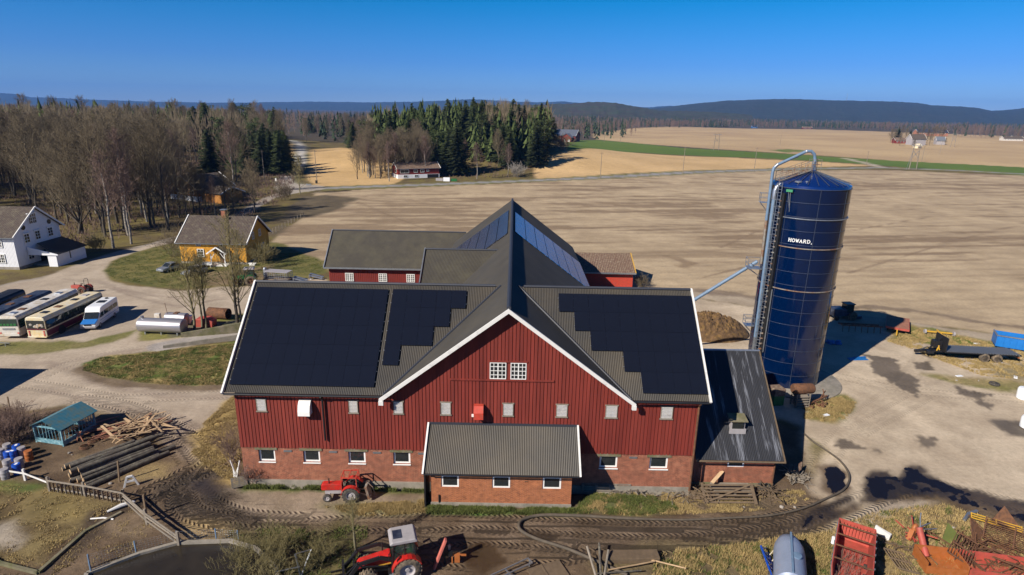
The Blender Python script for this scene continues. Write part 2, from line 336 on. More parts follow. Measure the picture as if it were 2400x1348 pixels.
def region(px, c1, c2, feather=.4, jit=.8, js=2.5, scale=2.5, con=2.2, off=.28, world=False, seed=5, **k):
    P = np.array(px, float) if world else W(px); pad = feather+jit+.5
    idx = np.where((GX > P[:, 0].min()-pad) & (GX < P[:, 0].max()+pad) & (GY > P[:, 1].min()-pad) & (GY < P[:, 1].max()+pad))[0]
    if not len(idx): return
    X, Y = GX[idx], GY[idx]; d = sdist(P, X, Y)+(fbm(X/js, Y/js, seed, 4)-.5)*2*jit
    paint(idx, sstep(-feather, feather, d), c1, c2, (fbm(X/scale, Y/scale, seed+31, 5)-off)*con, **k)
def track(px, width, c1, c2, feather=.3, jit=.4, js=2., scale=2., con=2.2, off=.28, world=False, seed=9, amt=1., **k):
    P = np.array(px, float) if world else W(px); pad = width+feather+jit+.5
    idx = np.where((GX > P[:, 0].min()-pad) & (GX < P[:, 0].max()+pad) & (GY > P[:, 1].min()-pad) & (GY < P[:, 1].max()+pad))[0]
    if not len(idx): return
    X, Y = GX[idx], GY[idx]; d = width/2-ldist(P, X, Y)+(fbm(X/js, Y/js, seed, 4)-.5)*2*jit
    paint(idx, sstep(-feather, feather, d)*amt, c1, c2, (fbm(X/scale, Y/scale, seed+31, 5)-off)*con, **k)
# far fields ---------------------------------------------------------
TAN1, TAN2 = (.36, .25, .14), (.46, .33, .18)
region([(1385, 313), (1480, 301), (1590, 297), (1900, 303), (2080, 309), (2420, 322), (2900, 345), (2900, 470), (2400, 393), (2100, 377), (1950, 366), (1700, 351), (1500, 337), (1400, 327)], TAN1, TAN2, 3, 5, 30, scale=60, cat='far_field', grs=.1, bmp=.2)
region([(1255, 396), (1290, 372), (1330, 352), (1450, 356), (1700, 369), (1950, 381), (2055, 388), (1850, 393), (1500, 405), (1250, 420)], (.46, .31, .15), (.56, .38, .19), 1.5, 2, 10, scale=20, cat='stubble_field', grs=.15, bmp=.25)
region([(712, 352), (800, 346), (880, 350), (960, 400), (920, 436), (740, 440), (722, 425), (722, 395)], (.44, .29, .13), (.54, .36, .17), 1, 2, 10, scale=15, cat='stubble_field', grs=.2, bmp=.25)
region([(676, 334), (696, 336), (697, 350), (678, 380), (670, 360)], (.44, .29, .13), (.54, .36, .17), 1, 1, 10, scale=15, cat='stubble_field', grs=.2, bmp=.25)
region([(1318, 338), (1340, 330), (1400, 328), (1600, 347), (1800, 358), (1950, 368), (2040, 374), (2400, 392), (2800, 416), (2800, 438), (2400, 411), (2130, 393), (2040, 386), (1985, 382), (1800, 371), (1500, 358), (1330, 353)], (.075, .125, .016), (.10, .15, .02), 1.5, 2, 20, scale=50, cat='green_field', grs=.2, bmp=.2)
region([(1800, 352), (1850, 350), (1900, 354), (1850, 358)], (.10, .15, .03), (.16, .16, .04), 1.5, 3, 20, grs=.2)
# the big harrowed field
idx = np.arange(NV)
FIELD = [(735, 452), (850, 445), (1000, 438), (1200, 430), (1400, 418), (1600, 407), (1800, 400), (2060, 398), (2420, 413), (3300, 455), (3600, 900), (2420, 792), (2200, 766), (1990, 736), (1720, 702), (1520, 684), (1300, 672), (1000, 668), (820, 655), (762, 625), (735, 606), (680, 603), (634, 588), (634, 568), (660, 540), (700, 515), (735, 498), (760, 480), (740, 468)]
region(FIELD, (.35, .265, .17), (.46, .355, .23), .6, 1.2, 6, scale=9, cat='harrowed_field', grs=.1, bmp=.75)
P = W(FIELD); ins = CAT == CATS.index('harrowed_field'); idx = np.where(ins)[0]; X, Y = GX[idx], GY[idx]
rot = X*.985+Y*.17; rt2 = -X*.17+Y*.985
st = fbm(rot/30, rt2/3.2, 41, 5); st2 = fbm(rot/70, rt2/40, 47, 3); wv = sstep(.49, .62, st*.62+st2*.40)*sstep(100, 150, Y+.25*np.abs(X-20))
cc = (np.sin(Y/11+3*st2)*.5+.5)
paint(idx, wv*.85, (.17, .115, .07), (.22, .155, .095), st2, bmp=.6)
paint(idx, sstep(.55, .8, fbm(rot/3, rt2/.5, 53, 2))*.13*(1-wv), (.40, .31, .2), (.2, .14, .09), fbm(rot/2, rt2/.6, 54, 2))
lx = np.hypot(X+22, Y-93); mk = sstep(46, 30, X+22+0*Y)*0+sstep(-8, -20, X)*(np.sin(lx*2*math.pi/1.6)*.5+.5)*sstep(150, 110, Y)
paint(idx, mk*.28, (.14, .10, .065), (.17, .12, .08), st)
lx = np.sin((rt2+fbm(X/30, Y/30, 3)*8)*2*math.pi/9.)**8
paint(idx, lx*.22*sstep(60, 90, Y), (.16, .115, .075), (.2, .15, .1), st)
for ln in ([(830, 470), (900, 500), (980, 530), (1030, 545)], [(810, 463), (900, 460)], [(2000, 470), (2200, 500), (2420, 520)], [(1690, 580), (1780, 540)], [(1650, 650), (1790, 615)], [(2000, 540), (2200, 505)], [(1990, 640), (2250, 560), (2420, 520)]):
    track(ln, .7, (.16, .11, .07), (.2, .14, .09), .4, .4, amt=.7)
region([(700, 462), (760, 458), (840, 466), (800, 490), (760, 500), (700, 512), (640, 560), (632, 545)], (.085, .065, .04), (.13, .10, .06), 1.5, 3, 6, grs=.4)
# roads
ROAD = [(2900, 428), (2420, 409), (2230, 399), (2060, 393), (1850, 396), (1500, 411), (1200, 425), (1000, 433), (850, 438), (740, 442), (694, 440)]
track(ROAD, 11, (.20, .17, .09), (.12, .13, .04), 1, 1.2, grs=.6)
track(ROAD, 5.0, (.21, .20, .20), (.27, .26, .26), .3, .15, cat='road', grs=0, bmp=.15)
R2 = [(694, 440), (668, 425), (674, 410), (694, 399), (702, 385), (704, 372), (707, 350), (698, 334), (684, 329), (668, 330)]
track(R2, 10, (.18, .15, .08), (.12, .12, .05), 1, 1.2, grs=.5)
track(R2, 5.2, (.42, .39, .36), (.48, .45, .41), .3, .15, cat='road', grs=0, bmp=.15)
region([(650, 420), (690, 430), (760, 436), (760, 444), (700, 452), (660, 460), (645, 440)], (.30, .26, .22), (.36, .32, .27), .5, .6, cat='road', grs=0, bmp=.3)
track([(2060, 391), (2040, 385), (2010, 378), (1985, 372)], 5, (.36, .3, .24), (.42, .36, .28), .3, .2, cat='road', grs=0)
R3 = [(690, 442), (664, 452), (628, 466), (592, 486), (560, 505), (530, 525), (470, 545), (400, 562), (370, 572), (300, 588), (252, 603), (190, 625), (148, 645), (60, 662), (-60, 690)]
track(R3, 3.6, (.27, .23, .19), (.35, .30, .25), .4, .5, cat='farm_track', grs=0, bmp=.3)
# yard on the left
YARD = [(-400, 700), (0, 672), (90, 655), (150, 632), (240, 604), (300, 590), (380, 566), (392, 574), (330, 592), (262, 612), (246, 634), (255, 657), (310, 670), (420, 682), (520, 672), (600, 670), (680, 655), (765, 652), (800, 690), (700, 720), (560, 790), (430, 812), (330, 826), (240, 836), (195, 850), (188, 872), (235, 888), (330, 903), (450, 909), (570, 905), (575, 960), (545, 1010), (510, 1060), (470, 1090), (400, 1080), (370, 1020), (330, 985), (220, 960), (150, 950), (60, 965), (0, 950), (-400, 980)]
region(YARD, (.34, .275, .21), (.43, .355, .275), .5, .7, scale=3, cat='gravel_yard', grs=0, bmp=.35)
region([(0, 800), (60, 800), (200, 800), (330, 770), (300, 792), (200, 815), (90, 832), (-60, 830), (-60, 800)], (.13, .13, .035), (.2, .17, .07), .5, .8, grs=.8, bmp=.5)
for ln in ([(0, 735), (150, 690), (250, 672), (330, 690), (420, 700)], [(60, 880), (160, 850), (260, 830), (400, 808)], [(80, 910), (170, 930), (300, 960), (420, 985)], [(-20, 865), (120, 850), (220, 900), (400, 930), (540, 930)], [(150, 655), (235, 660), (300, 690), (420, 720), (520, 700)]):
    track(ln, 1.0, (.27, .21, .165), (.33, .27, .21), .35, .5, js=1, trk=.7, amt=.75)
region([(200, 940), (330, 965), (480, 990), (500, 1040), (440, 1090), (380, 1040), (300, 985)], (.20, .15, .11), (.33, .26, .20), 1.2, 1.5, trk=.9, cat='gravel_yard', grs=0, bmp=.8)
# lawn round the yellow house, grass bank
region([(246, 634), (262, 612), (300, 597), (372, 576), (430, 566), (560, 560), (660, 570), (700, 590), (760, 612), (765, 640), (700, 655), (640, 640), (560, 655), (430, 678), (330, 668), (262, 656)], (.085, .088, .022), (.18, .15, .05), .4, .8, scale=2, cat='lawn', grs=.9, bmp=.4)
region([(480, 640), (640, 620), (640, 650), (560, 665), (480, 670)], (.16, .11, .06), (.2, .15, .08), 1, 1.5, grs=.5)
region([(195, 852), (240, 836), (330, 828), (400, 818), (560, 800), (640, 800), (620, 905), (400, 906), (330, 899), (236, 884), (192, 870)], (.085, .13, .022), (.33, .25, .10), .3, .5, js=1.5, scale=1.1, con=3.5, off=.36, cat='grass_bank', grs=1, bmp=.9)
track([(192, 866), (236, 890), (330, 904), (450, 910), (560, 906)], 1.6, (.12, .085, .055), (.19, .14, .09), .4, .6, grs=.3)
track([(380, 812), (560, 775), (640, 760)], 3.4, (.30, .27, .25), (.38, .34, .31), .2, .2, cat='farm_track', grs=0, bmp=.2)
region([(320, 775), (440, 755), (560, 735), (600, 735), (600, 770), (440, 790), (330, 800)], (.14, .14, .03), (.2, .18, .06), .4, .6, grs=.9)
region([(385, 770), (560, 748), (620, 745), (620, 762), (400, 792)], (.15, .13, .09), (.10, .10, .05), .3, .4, grs=.5)
# front of the barn: soil, mud, straw ---------------------------------
FRONT = [(-500, 985), (0, 950), (60, 963), (150, 955), (300, 990), (380, 1040), (470, 1092), (560, 1000), (570, 920), (640, 920), (1700, 940), (1880, 1010), (1920, 1160), (2000, 1180), (2150, 1140), (2800, 1220), (3000, 2600), (-900, 2600), (-900, 1200)]
region(FRONT, (.085, .055, .032), (.18, .125, .078), .6, .8, scale=2.2, cat='farmyard_soil', grs=.3, bmp=1)
region([(545, 925), (575, 930), (575, 1080), (560, 1130), (520, 1120), (470, 1085), (450, 1040), (480, 985)], (.25, .175, .065), (.42, .30, .115), .8, 1.3, js=1.5, scale=1, grs=.9, bmp=.6)
region([(180, 1070), (270, 1090), (420, 1080), (400, 1120), (300, 1140), (250, 1130)], (.2, .14, .07), (.3, .22, .1), .6, 1.2, grs=.8)
region([(520, 1140), (600, 1145), (900, 1150), (1000, 1160), (1000, 1200), (900, 1215), (760, 1225), (620, 1215), (560, 1200), (500, 1180)], (.22, .17, .12), (.32, .25, .185), .9, 1.2, scale=1.6, grs=.2, bmp=.7)
region([(560, 1138), (760, 1140), (900, 1146), (1000, 1150), (1000, 1160), (800, 1152), (570, 1150)], (.06, .11, .015), (.15, .15, .04), .3, .6, js=1, grs=1)
region([(760, 1185), (1000, 1170), (1010, 1205), (860, 1215)], (.11, .11, .04), (.2, .17, .08), .8, 1, grs=1)
region([(1000, 1186), (1120, 1190), (1340, 1194), (1360, 1198), (1330, 1206), (1150, 1204), (1010, 1204)], (.05, .13, .012), (.10, .15, .03), .25, .5, js=1, grs=1)
region([(1400, 1155), (1560, 1165), (1600, 1195), (1500, 1210), (1350, 1205), (1350, 1170)], (.07, .10, .025), (.17, .14, .07), .6, .9, grs=1)
region([(1600, 1150), (1850, 1150), (1900, 1170), (1780, 1200), (1600, 1195)], (.10, .075, .045), (.17, .12, .08), .6, .9, grs=.6)
region([(560, 1235), (900, 1222), (1200, 1212), (1560, 1222), (1900, 1195), (1960, 1190), (1900, 1240), (1600, 1290), (1300, 1300), (1150, 1260), (1000, 1240), (700, 1260)], (.12, .082, .052), (.23, .17, .12), .7, 1, trk=1, scale=1.5, grs=0, bmp=1)
for ln, wd in (([(1250, 1250), (1450, 1262), (1620, 1262), (1800, 1240), (1930, 1205)], .9), ([(1300, 1225), (1500, 1232), (1700, 1228), (1880, 1205)], .7), ([(1270, 1290), (1400, 1290), (1600, 1278)], .8)):
    track(ln, wd, (.075, .05, .03), (.12, .085, .055), .4, .5, trk=1, wet=.3)
# muddy corner left of the barn
region([(400, 1110), (470, 1100), (520, 1120), (540, 1170), (500, 1205), (430, 1195), (385, 1160)], (.045, .032, .022), (.10, .07, .048), 1, 1.3, trk=1, bmp=1.2, grs=0)
region([(440, 1125), (500, 1115), (515, 1150), (490, 1170), (445, 1150)], (.035, .028, .024), (.06, .045, .035), .5, .8, wet=.75, bmp=.3, grs=0)
for ln in ([(380, 1140), (440, 1180), (520, 1200), (600, 1215)], [(400, 1180), (470, 1215), (560, 1230)], [(520, 1110), (440, 1120), (330, 1180)]):
    track(ln, .9, (.05, .036, .025), (.11, .08, .055), .4, .5, trk=1, bmp=1.2)
# paddock, lower left
region([(-300, 1140), (0, 1125), (115, 1140), (290, 1180), (280, 1200), (210, 1230), (150, 1275), (90, 1330), (-40, 1320), (-300, 1300)], (.115, .08, .035), (.23, .175, .075), .5, 1.2, scale=1.8, con=3, off=.33, grs=.4, bmp=1)
region([(-200, 1225), (20, 1230), (60, 1262), (40, 1285), (-200, 1280)], (.3, .25, .19), (.42, .36, .29), .5, .8, grs=.1)
region([(60, 1140), (220, 1185), (200, 1230), (100, 1215)], (.15, .115, .045), (.24, .18, .07), 1, 1, wet=.5, bmp=.2)
region([(200, 1200), (290, 1185), (330, 1200), (300, 1235), (250, 1250), (200, 1300), (120, 1348), (60, 1400), (0, 1400), (130, 1300), (170, 1260)], (.05, .034, .022), (.10, .07, .045), .5, .8, grs=0, wet=.2)
region([(0, 1125), (60, 1130), (110, 1140), (60, 1150), (-40, 1145)], (.07, .10, .02), (.14, .14, .04), .5, .8, grs=1)
region([(240, 1215), (330, 1200), (370, 1230), (330, 1265), (260, 1260)], (.17, .12, .075), (.25, .185, .12), .6, .8, grs=.4)
region([(430, 1225), (520, 1230), (560, 1270), (440, 1275)], (.26, .18, .09), (.36, .26, .13), .6, .8, grs=.7)
# bush bed
region([(520, 1250), (700, 1235), (860, 1235), (860, 1420), (400, 1420), (500, 1280)], (.06, .055, .022), (.15, .12, .05), .8, 1.2, grs=.9)
region([(860, 1215), (1040, 1225), (1100, 1255), (1000, 1290), (860, 1260)], (.09, .06, .04), (.16, .115, .075), .6, 1, trk=.8)
region([(1090, 1280), (1130, 1270), (1170, 1285), (1180, 1320), (1130, 1340), (1090, 1320)], (.05, .032, .018), (.075, .05, .03), .3, .7, js=1.3, wet=.85, bmp=.1, grs=0)
region([(1400, 1290), (1560, 1270), (1850, 1255), (1960, 1240), (1960, 1460), (1400, 1460)], (.085, .062, .036), (.19, .145, .075), .6, 1, grs=.9)
# yard on the right
RY = [(1470, 690), (1560, 690), (1720, 712), (2000, 750), (2250, 790), (2450, 808), (3500, 860), (3500, 1300), (2450, 1215), (2330, 1180), (2190, 1140), (2110, 1140), (2040, 1165), (1990, 1188), (1940, 1188), (1900, 1150), (1890, 1060), (1870, 1000), (1640, 900), (1560, 760)]
region(RY, (.37, .295, .215), (.50, .41, .305), .7, 1, scale=2.6, cat='gravel_yard', grs=0, bmp=.3)
track([(1640, 690), (1800, 712), (2000, 745), (2250, 785), (2450, 808)], 5, (.30, .24, .175), (.38, .31, .23), .5, .7, cat='farm_track', grs=0, bmp=.5)
track([(1960, 722), (2050, 718), (2180, 735), (2280, 752), (2420, 772)], 1.8, (.12, .09, .06), (.19, .14, .10), .8, 1.5, amt=.85)
track([(1560, 600), (1620, 618), (1600, 625)], 2.2, (.2, .14, .09), (.24, .17, .1), .8, 1.5, amt=.8)
track([(1640, 682), (1730, 690), (1780, 700)], 3, (.15, .11, .08), (.2, .15, .11), .8, 1.5, amt=.8)
region([(2075, 770), (2130, 757), (2230, 780), (2330, 800), (2420, 806), (2420, 825), (2290, 825), (2160, 805), (2080, 800)], (.10, .13, .02), (.28, .2, .08), .5, 1.3, grs=1, bmp=.5)
region([(2170, 880), (2260, 882), (2420, 895), (2420, 925), (2330, 915), (2230, 900)], (.12, .13, .03), (.3, .23, .11), .8, 1.5, js=2, grs=1)
region([(2300, 850), (2420, 855), (2420, 895), (2330, 880)], (.15, .12, .06), (.25, .2, .11), .8, 1.3, grs=.8)
region([(2310, 985), (2420, 990), (2420, 1030), (2360, 1020)], (.10, .08, .06), (.14, .115, .09), .4, .9, wet=.5, bmp=.1)
region([(1880, 945), (1985, 925), (2008, 945), (1985, 985), (1930, 990), (1885, 985)], (.10, .13, .025), (.27, .19, .08), .5, 1, grs=1, bmp=.5)
region([(1900, 1030), (1930, 1040), (1925, 1120), (1895, 1110)], (.16, .14, .06), (.26, .2, .12), .5, 1, grs=.8)
DAMP = dict(wet=.45, bmp=.2, grs=0)
for pl in ([(2035, 845), (2100, 850), (2120, 870), (2150, 890), (2148, 930), (2120, 915), (2080, 890), (2040, 875)], [(2010, 828), (2100, 840), (2115, 865), (2060, 850)], [(2140, 850), (2180, 845), (2185, 866), (2145, 868)], [(2240, 905), (2320, 925), (2300, 940), (2250, 925)], [(1950, 1030), (2000, 1035), (2055, 1055), (2010, 1055), (1955, 1045)], [(2155, 1025), (2190, 1030), (2182, 1055), (2150, 1048)], [(2150, 822), (2200, 815), (2220, 830), (2170, 838)], [(2290, 940), (2330, 948), (2320, 965)]):
    region(pl, (.12, .095, .07), (.17, .135, .10), .15, .9, js=1.0, **DAMP)
BLK = dict(blk=1)
region([(1925, 1092), (1960, 1085), (1990, 1110), (1992, 1150), (1960, 1165), (1930, 1150)], (.075, .05, .03), (.13, .09, .06), .4, .6, js=1)
region([(1937, 1098), (1965, 1092), (1985, 1115), (1983, 1145), (1955, 1156), (1938, 1140)], (.010, .009, .011), (.016, .014, .016), .2, .35, js=1, **BLK)
region([(1890, 1190), (1990, 1160), (2000, 1170), (1930, 1210), (1900, 1235), (1870, 1240)], (.035, .026, .02), (.07, .05, .035), .3, .5, wet=.6, bmp=.3)
region([(2018, 1115), (2050, 1105), (2085, 1112), (2120, 1105), (2135, 1090), (2155, 1095), (2160, 1110), (2200, 1130), (2280, 1150), (2420, 1180), (2420, 1230), (2330, 1200), (2200, 1165), (2110, 1165), (2040, 1180), (1960, 1215), (1890, 1245), (1860, 1250), (1920, 1215), (2020, 1160)], (.028, .021, .017), (.10, .07, .045), .4, 1.0, js=1.3, wet=.6, bmp=.4, trk=.5)
region([(2030, 1118), (2060, 1115), (2110, 1122), (2130, 1100), (2152, 1100), (2158, 1115), (2230, 1140), (2300, 1165), (2190, 1150), (2100, 1145), (2080, 1170), (2050, 1170), (2025, 1140)], (.009, .009, .012), (.016, .014, .016), .25, .6, js=1, **BLK)
region([(2230, 1160), (2320, 1180), (2420, 1215), (2420, 1228), (2320, 1200), (2220, 1172)], (.010, .009, .011), (.02, .016, .018), .3, .8, js=1.2, **BLK)
region([(1890, 1215), (1940, 1200), (1920, 1230), (1880, 1240)], (.012, .011, .012), (.02, .016, .018), .3, .5, js=1.2, **BLK)
for k in range(7):                                            # pale ridges between the wheel ruts in the liquid
    o_ = k*7.; track([(2080+k*8, 1128+o_*.6), (2150, 1130+o_), (2230, 1146+o_), (2320, 1170+o_), (2430, 1196+o_)], .22+.05*(k % 3), (.13, .10, .07), (.22, .17, .11), .12, .45, js=.7, seed=60+k, blk=0, amt=.9)
for k in range(4): track([(1890+k*6, 1243-k*8), (1950, 1212-k*8), (2010, 1180-k*7)], .3, (.16, .12, .08), (.24, .18, .12), .15, .5, js=.8, seed=80+k, amt=.8, blk=0)
# straw-grown scrap corner
region([(1830, 1275), (1960, 1235), (2040, 1200), (2120, 1188), (2210, 1180), (2320, 1215), (2420, 1240), (2900, 1300), (2700, 2200), (1880, 2200), (1850, 1380)], (.15, .11, .055), (.34, .25, .12), .7, 1, js=2, scale=1.3, con=2.8, grs=1, bmp=.9)
region([(1960, 1225), (2080, 1180), (2150, 1170), (2190, 1178), (2120, 1192), (2000, 1230), (1900, 1280)], (.36, .29, .22), (.45, .37, .28), .5, .7, grs=.1)
# wheel tracks: position along and across each rut, so the shader can press real lug prints
def ruts(px, gauge=1.7, n=2, wd=.5, amt=1.):
    P = W(px); Q = []
    for i in range(len(P)-1):
        p0, p1, p2, p3 = P[max(i-1, 0)], P[i], P[i+1], P[min(i+2, len(P)-1)]
        for j in range(6): t_ = j/6; Q.append(.5*((2*p1)+(-p0+p2)*t_+(2*p0-5*p1+4*p2-p3)*t_*t_+(-p0+3*p1-3*p2+p3)*t_**3))
    Q.append(P[-1]); Q = np.array(Q); d = np.gradient(Q, axis=0); d /= np.linalg.norm(d, axis=1)[:, None]; nn = np.stack([-d[:, 1], d[:, 0]], 1)
    for off in (np.linspace(-gauge/2, gauge/2, n) if n > 1 else [0]):
        L_ = Q+nn*off; m_ = .9; idx = np.where((GX > L_[:, 0].min()-m_) & (GX < L_[:, 0].max()+m_) & (GY > L_[:, 1].min()-m_) & (GY < L_[:, 1].max()+m_))[0]
        if not len(idx): continue
        X, Y = GX[idx], GY[idx]; best = np.full(len(X), 1e9); S_ = np.zeros(len(X)); U_ = np.zeros(len(X)); acc = 0
        for i in range(len(L_)-1):
            e = L_[i+1]-L_[i]; l = np.hypot(*e)+1e-9; rx, ry = X-L_[i][0], Y-L_[i][1]; t_ = np.clip((rx*e[0]+ry*e[1])/l, 0, l); dd = np.hypot(rx-e[0]/l*t_, ry-e[1]/l*t_); cr_ = (e[0]*ry-e[1]*rx)/l
            k = dd < best; best[k] = dd[k]; S_[k] = acc+t_[k]; U_[k] = cr_[k]; acc += l
        w_ = np.clip((.85-best)/.35, 0, 1)*amt; k = w_ > TUV[idx, 2]*.999; ii_ = idx[k]; TUV[ii_, 0] = S_[k]; TUV[ii_, 1] = U_[k]; TUV[ii_, 2] = w_[k]
for ln, a_ in (([(600, 1240), (760, 1232), (900, 1225), (1060, 1222), (1230, 1232), (1400, 1240), (1620, 1244), (1800, 1228), (1930, 1196)], 1), ([(1000, 1262), (1150, 1256), (1300, 1268), (1480, 1276), (1640, 1272), (1820, 1250), (1950, 1210), (2060, 1160)], 1), ([(1230, 1300), (1330, 1296), (1450, 1258), (1600, 1262)], .9),
               ([(330, 1180), (400, 1140), (450, 1150), (500, 1190), (580, 1215), (700, 1222)], 1), ([(520, 1060), (470, 1110), (430, 1150), (440, 1200), (520, 1225)], 1), ([(560, 960), (520, 1030), (470, 1090), (400, 1130), (330, 1165)], .9),
               ([(300, 960), (380, 1000), (450, 1050), (490, 1100)], .8), ([(180, 935), (280, 950), (370, 985), (440, 1030), (480, 1080)], .9), ([(60, 900), (160, 915), (270, 935), (400, 930), (540, 925)], .6), ([(100, 880), (170, 850), (260, 830), (400, 808)], .5), ([(150, 690), (240, 668), (320, 690), (420, 712), (520, 706)], .5),
               ([(1960, 1215), (2050, 1165), (2160, 1135), (2280, 1160), (2430, 1195)], .9), ([(2010, 1010), (2100, 960), (2220, 900), (2330, 870)], .5), ([(1960, 880), (2050, 900), (2180, 920), (2330, 930), (2430, 935)], .6), ([(1920, 1100), (1990, 1000), (2080, 930), (2150, 860), (2180, 800)], .45), ([(900, 1280), (1000, 1300), (1100, 1310)], .9)):
    ruts(ln, amt=a_)
# heights: real relief in soil and mud
GZ = Z(GX, GY)+np.where((GY > 24) & (GY < 130), (n_fin-.5)*.10*BMP*np.clip(1.2-GRS*.3, 0, 1)*(1-WET)+(n_mid-.5)*.12*BMP*(1-WET), 0)
hm = (GX > -21.5) & (GX < 14.9) & (GY > 41.3) & (GY < 57); GZ[hm] = -.3
nx, ny = len(SX), len(SY)
ii, jj = np.meshgrid(np.arange(nx-1), np.arange(ny-1)); a = (jj*nx+ii).ravel()
FA = np.stack([a, a+1, a+nx+1, a+nx], 1).astype(np.int64)
FC = CAT[FA].max(1)*0+CAT[FA[:, 0]]
gm_ = bpy.data.materials.new('land'); gm_.use_nodes = True; nt = gm_.node_tree; N = nt.nodes; L = nt.links; b = N['Principled BSDF']
def nd(t, **k):
    n = N.new(t)
    for q, v_ in k.items(): n.inputs[q].default_value = v_
    return n
def mth(op, a, b_=None, c=None):
    n = N.new('ShaderNodeMath'); n.operation = op
    for i, v_ in enumerate((a, b_, c)):
        if v_ is None: continue
        if isinstance(v_, (int, float)): n.inputs[i].default_value = v_
        else: L.new(v_, n.inputs[i])
    return n.outputs[0]
ac = N.new('ShaderNodeAttribute'); ac.attribute_name = 'soil'; au = N.new('ShaderNodeAttribute'); au.attribute_name = 'wheel_tracks'; am = N.new('ShaderNodeAttribute'); am.attribute_name = 'masks'; ab = N.new('ShaderNodeAttribute'); ab.attribute_name = 'rough_relief'
sp = N.new('ShaderNodeSeparateXYZ'); L.new(am.outputs['Vector'], sp.inputs[0]); wet, grs, trk = sp.outputs[0], sp.outputs[1], sp.outputs[2]
tc = N.new('ShaderNodeTexCoord'); ob = tc.outputs['Object']
nA = nd('ShaderNodeTexNoise', Scale=2.3, Detail=8, Roughness=.72); L.new(ob, nA.inputs['Vector'])
nB = nd('ShaderNodeTexNoise', Scale=.35, Detail=6, Roughness=.6); L.new(ob, nB.inputs['Vector'])
nC = nd('ShaderNodeTexNoise', Scale=13, Detail=6, Roughness=.75); L.new(ob, nC.inputs['Vector'])
mpT = N.new('ShaderNodeMapping'); mpT.inputs['Rotation'].default_value = (0, 0, .12); mpT.inputs['Scale'].default_value = (1, 3.2, 1); L.new(ob, mpT.inputs[0])
wv_ = N.new('ShaderNodeTexWave'); wv_.wave_type = 'BANDS'; wv_.bands_direction = 'DIAGONAL'; wv_.inputs['Scale'].default_value = .85; wv_.inputs['Distortion'].default_value = 16; wv_.inputs['Detail'].default_value = 4; wv_.inputs['Detail Scale'].default_value = 1.6; L.new(mpT.outputs[0], wv_.inputs['Vector'])
amp = mth('ADD', mth('MULTIPLY', grs, .5), .38)
f1 = mth('ADD', mth('MULTIPLY', mth('SUBTRACT', nA.outputs[0], .5), mth('MULTIPLY', amp, 2.2)), 1)
f2 = mth('ADD', mth('MULTIPLY', mth('SUBTRACT', nB.outputs[0], .5), .5), 1)
f3 = mth('ADD', mth('MULTIPLY', mth('MULTIPLY', mth('SUBTRACT', wv_.outputs[1] if len(wv_.outputs) > 1 else wv_.outputs[0], .5), trk), .22), 1)
f4 = mth('ADD', mth('MULTIPLY', mth('SUBTRACT', nC.outputs[0], .5), mth('MULTIPLY', amp, 1.6)), 1)
su = N.new('ShaderNodeSeparateXYZ'); L.new(au.outputs['Vector'], su.inputs[0]); au_ = mth('ABSOLUTE', su.outputs[1])
inr = mth('MULTIPLY', mth('SMOOTH_MIN', mth('MAXIMUM', mth('MULTIPLY', mth('SUBTRACT', .36, au_), 9), 0), 1, .2), mth('MULTIPLY', su.outputs[2], mth('MAXIMUM', 0, mth('MINIMUM', 1.1, mth('MULTIPLY', mth('SUBTRACT', mth('ADD', mth('MULTIPLY', nA.outputs[0], .6), mth('MULTIPLY', nB.outputs[0], .9)), .48), 4)))))
chv = mth('SINE', mth('MULTIPLY', mth('ADD', su.outputs[0], mth('MULTIPLY', au_, .9)), 6.2832/.42)); chp = mth('MULTIPLY', chv, inr)
f5 = mth('ADD', mth('ADD', 1, mth('MULTIPLY', inr, -.17)), mth('MULTIPLY', chp, .20))
ff = mth('MAXIMUM', mth('MULTIPLY', mth('MULTIPLY', mth('MULTIPLY', f1, f2), mth('MULTIPLY', f3, f4)), f5), .15)
sc2 = N.new('ShaderNodeVectorMath'); sc2.operation = 'SCALE'; L.new(ac.outputs['Color'], sc2.inputs[0]); L.new(ff, sc2.inputs[3]); bk = mth('ADD', ac.outputs['Alpha'], mth('ADD', mth('MULTIPLY', mth('SUBTRACT', nA.outputs[0], .5), 1.3), mth('MULTIPLY', mth('SUBTRACT', nC.outputs[0], .5), .7))); bks = N.new('ShaderNodeMapRange'); bks.inputs[1].default_value = .40; bks.inputs[2].default_value = .52; L.new(bk, bks.inputs[0])
gate = mth('MULTIPLY', bks.outputs[0], mth('GREATER_THAN', ac.outputs['Alpha'], .06)); mxk = N.new('ShaderNodeMix'); mxk.data_type = 'RGBA'; L.new(gate, mxk.inputs[0]); L.new(sc2.outputs[0], mxk.inputs[6]); mxk.inputs[7].default_value = (.009, .008, .010, 1); L.new(mxk.outputs[2], b.inputs['Base Color'])
rg = mth('SUBTRACT', .95, mth('MULTIPLY', mth('POWER', wet, 1.5), .98)); rg = mth('SUBTRACT', rg, mth('MULTIPLY', gate, mth('SUBTRACT', rg, .07))); L.new(rg, b.inputs['Roughness']); b.inputs['Specular IOR Level'].default_value = .3
bh = mth('ADD', mth('ADD', mth('MULTIPLY', nA.outputs[0], 1.), mth('MULTIPLY', nC.outputs[0], .5)), mth('ADD', mth('MULTIPLY', mth('MULTIPLY', wv_.outputs[1] if len(wv_.outputs) > 1 else wv_.outputs[0], trk), .4), mth('ADD', mth('MULTIPLY', chp, .55), mth('MULTIPLY', inr, -.6))))
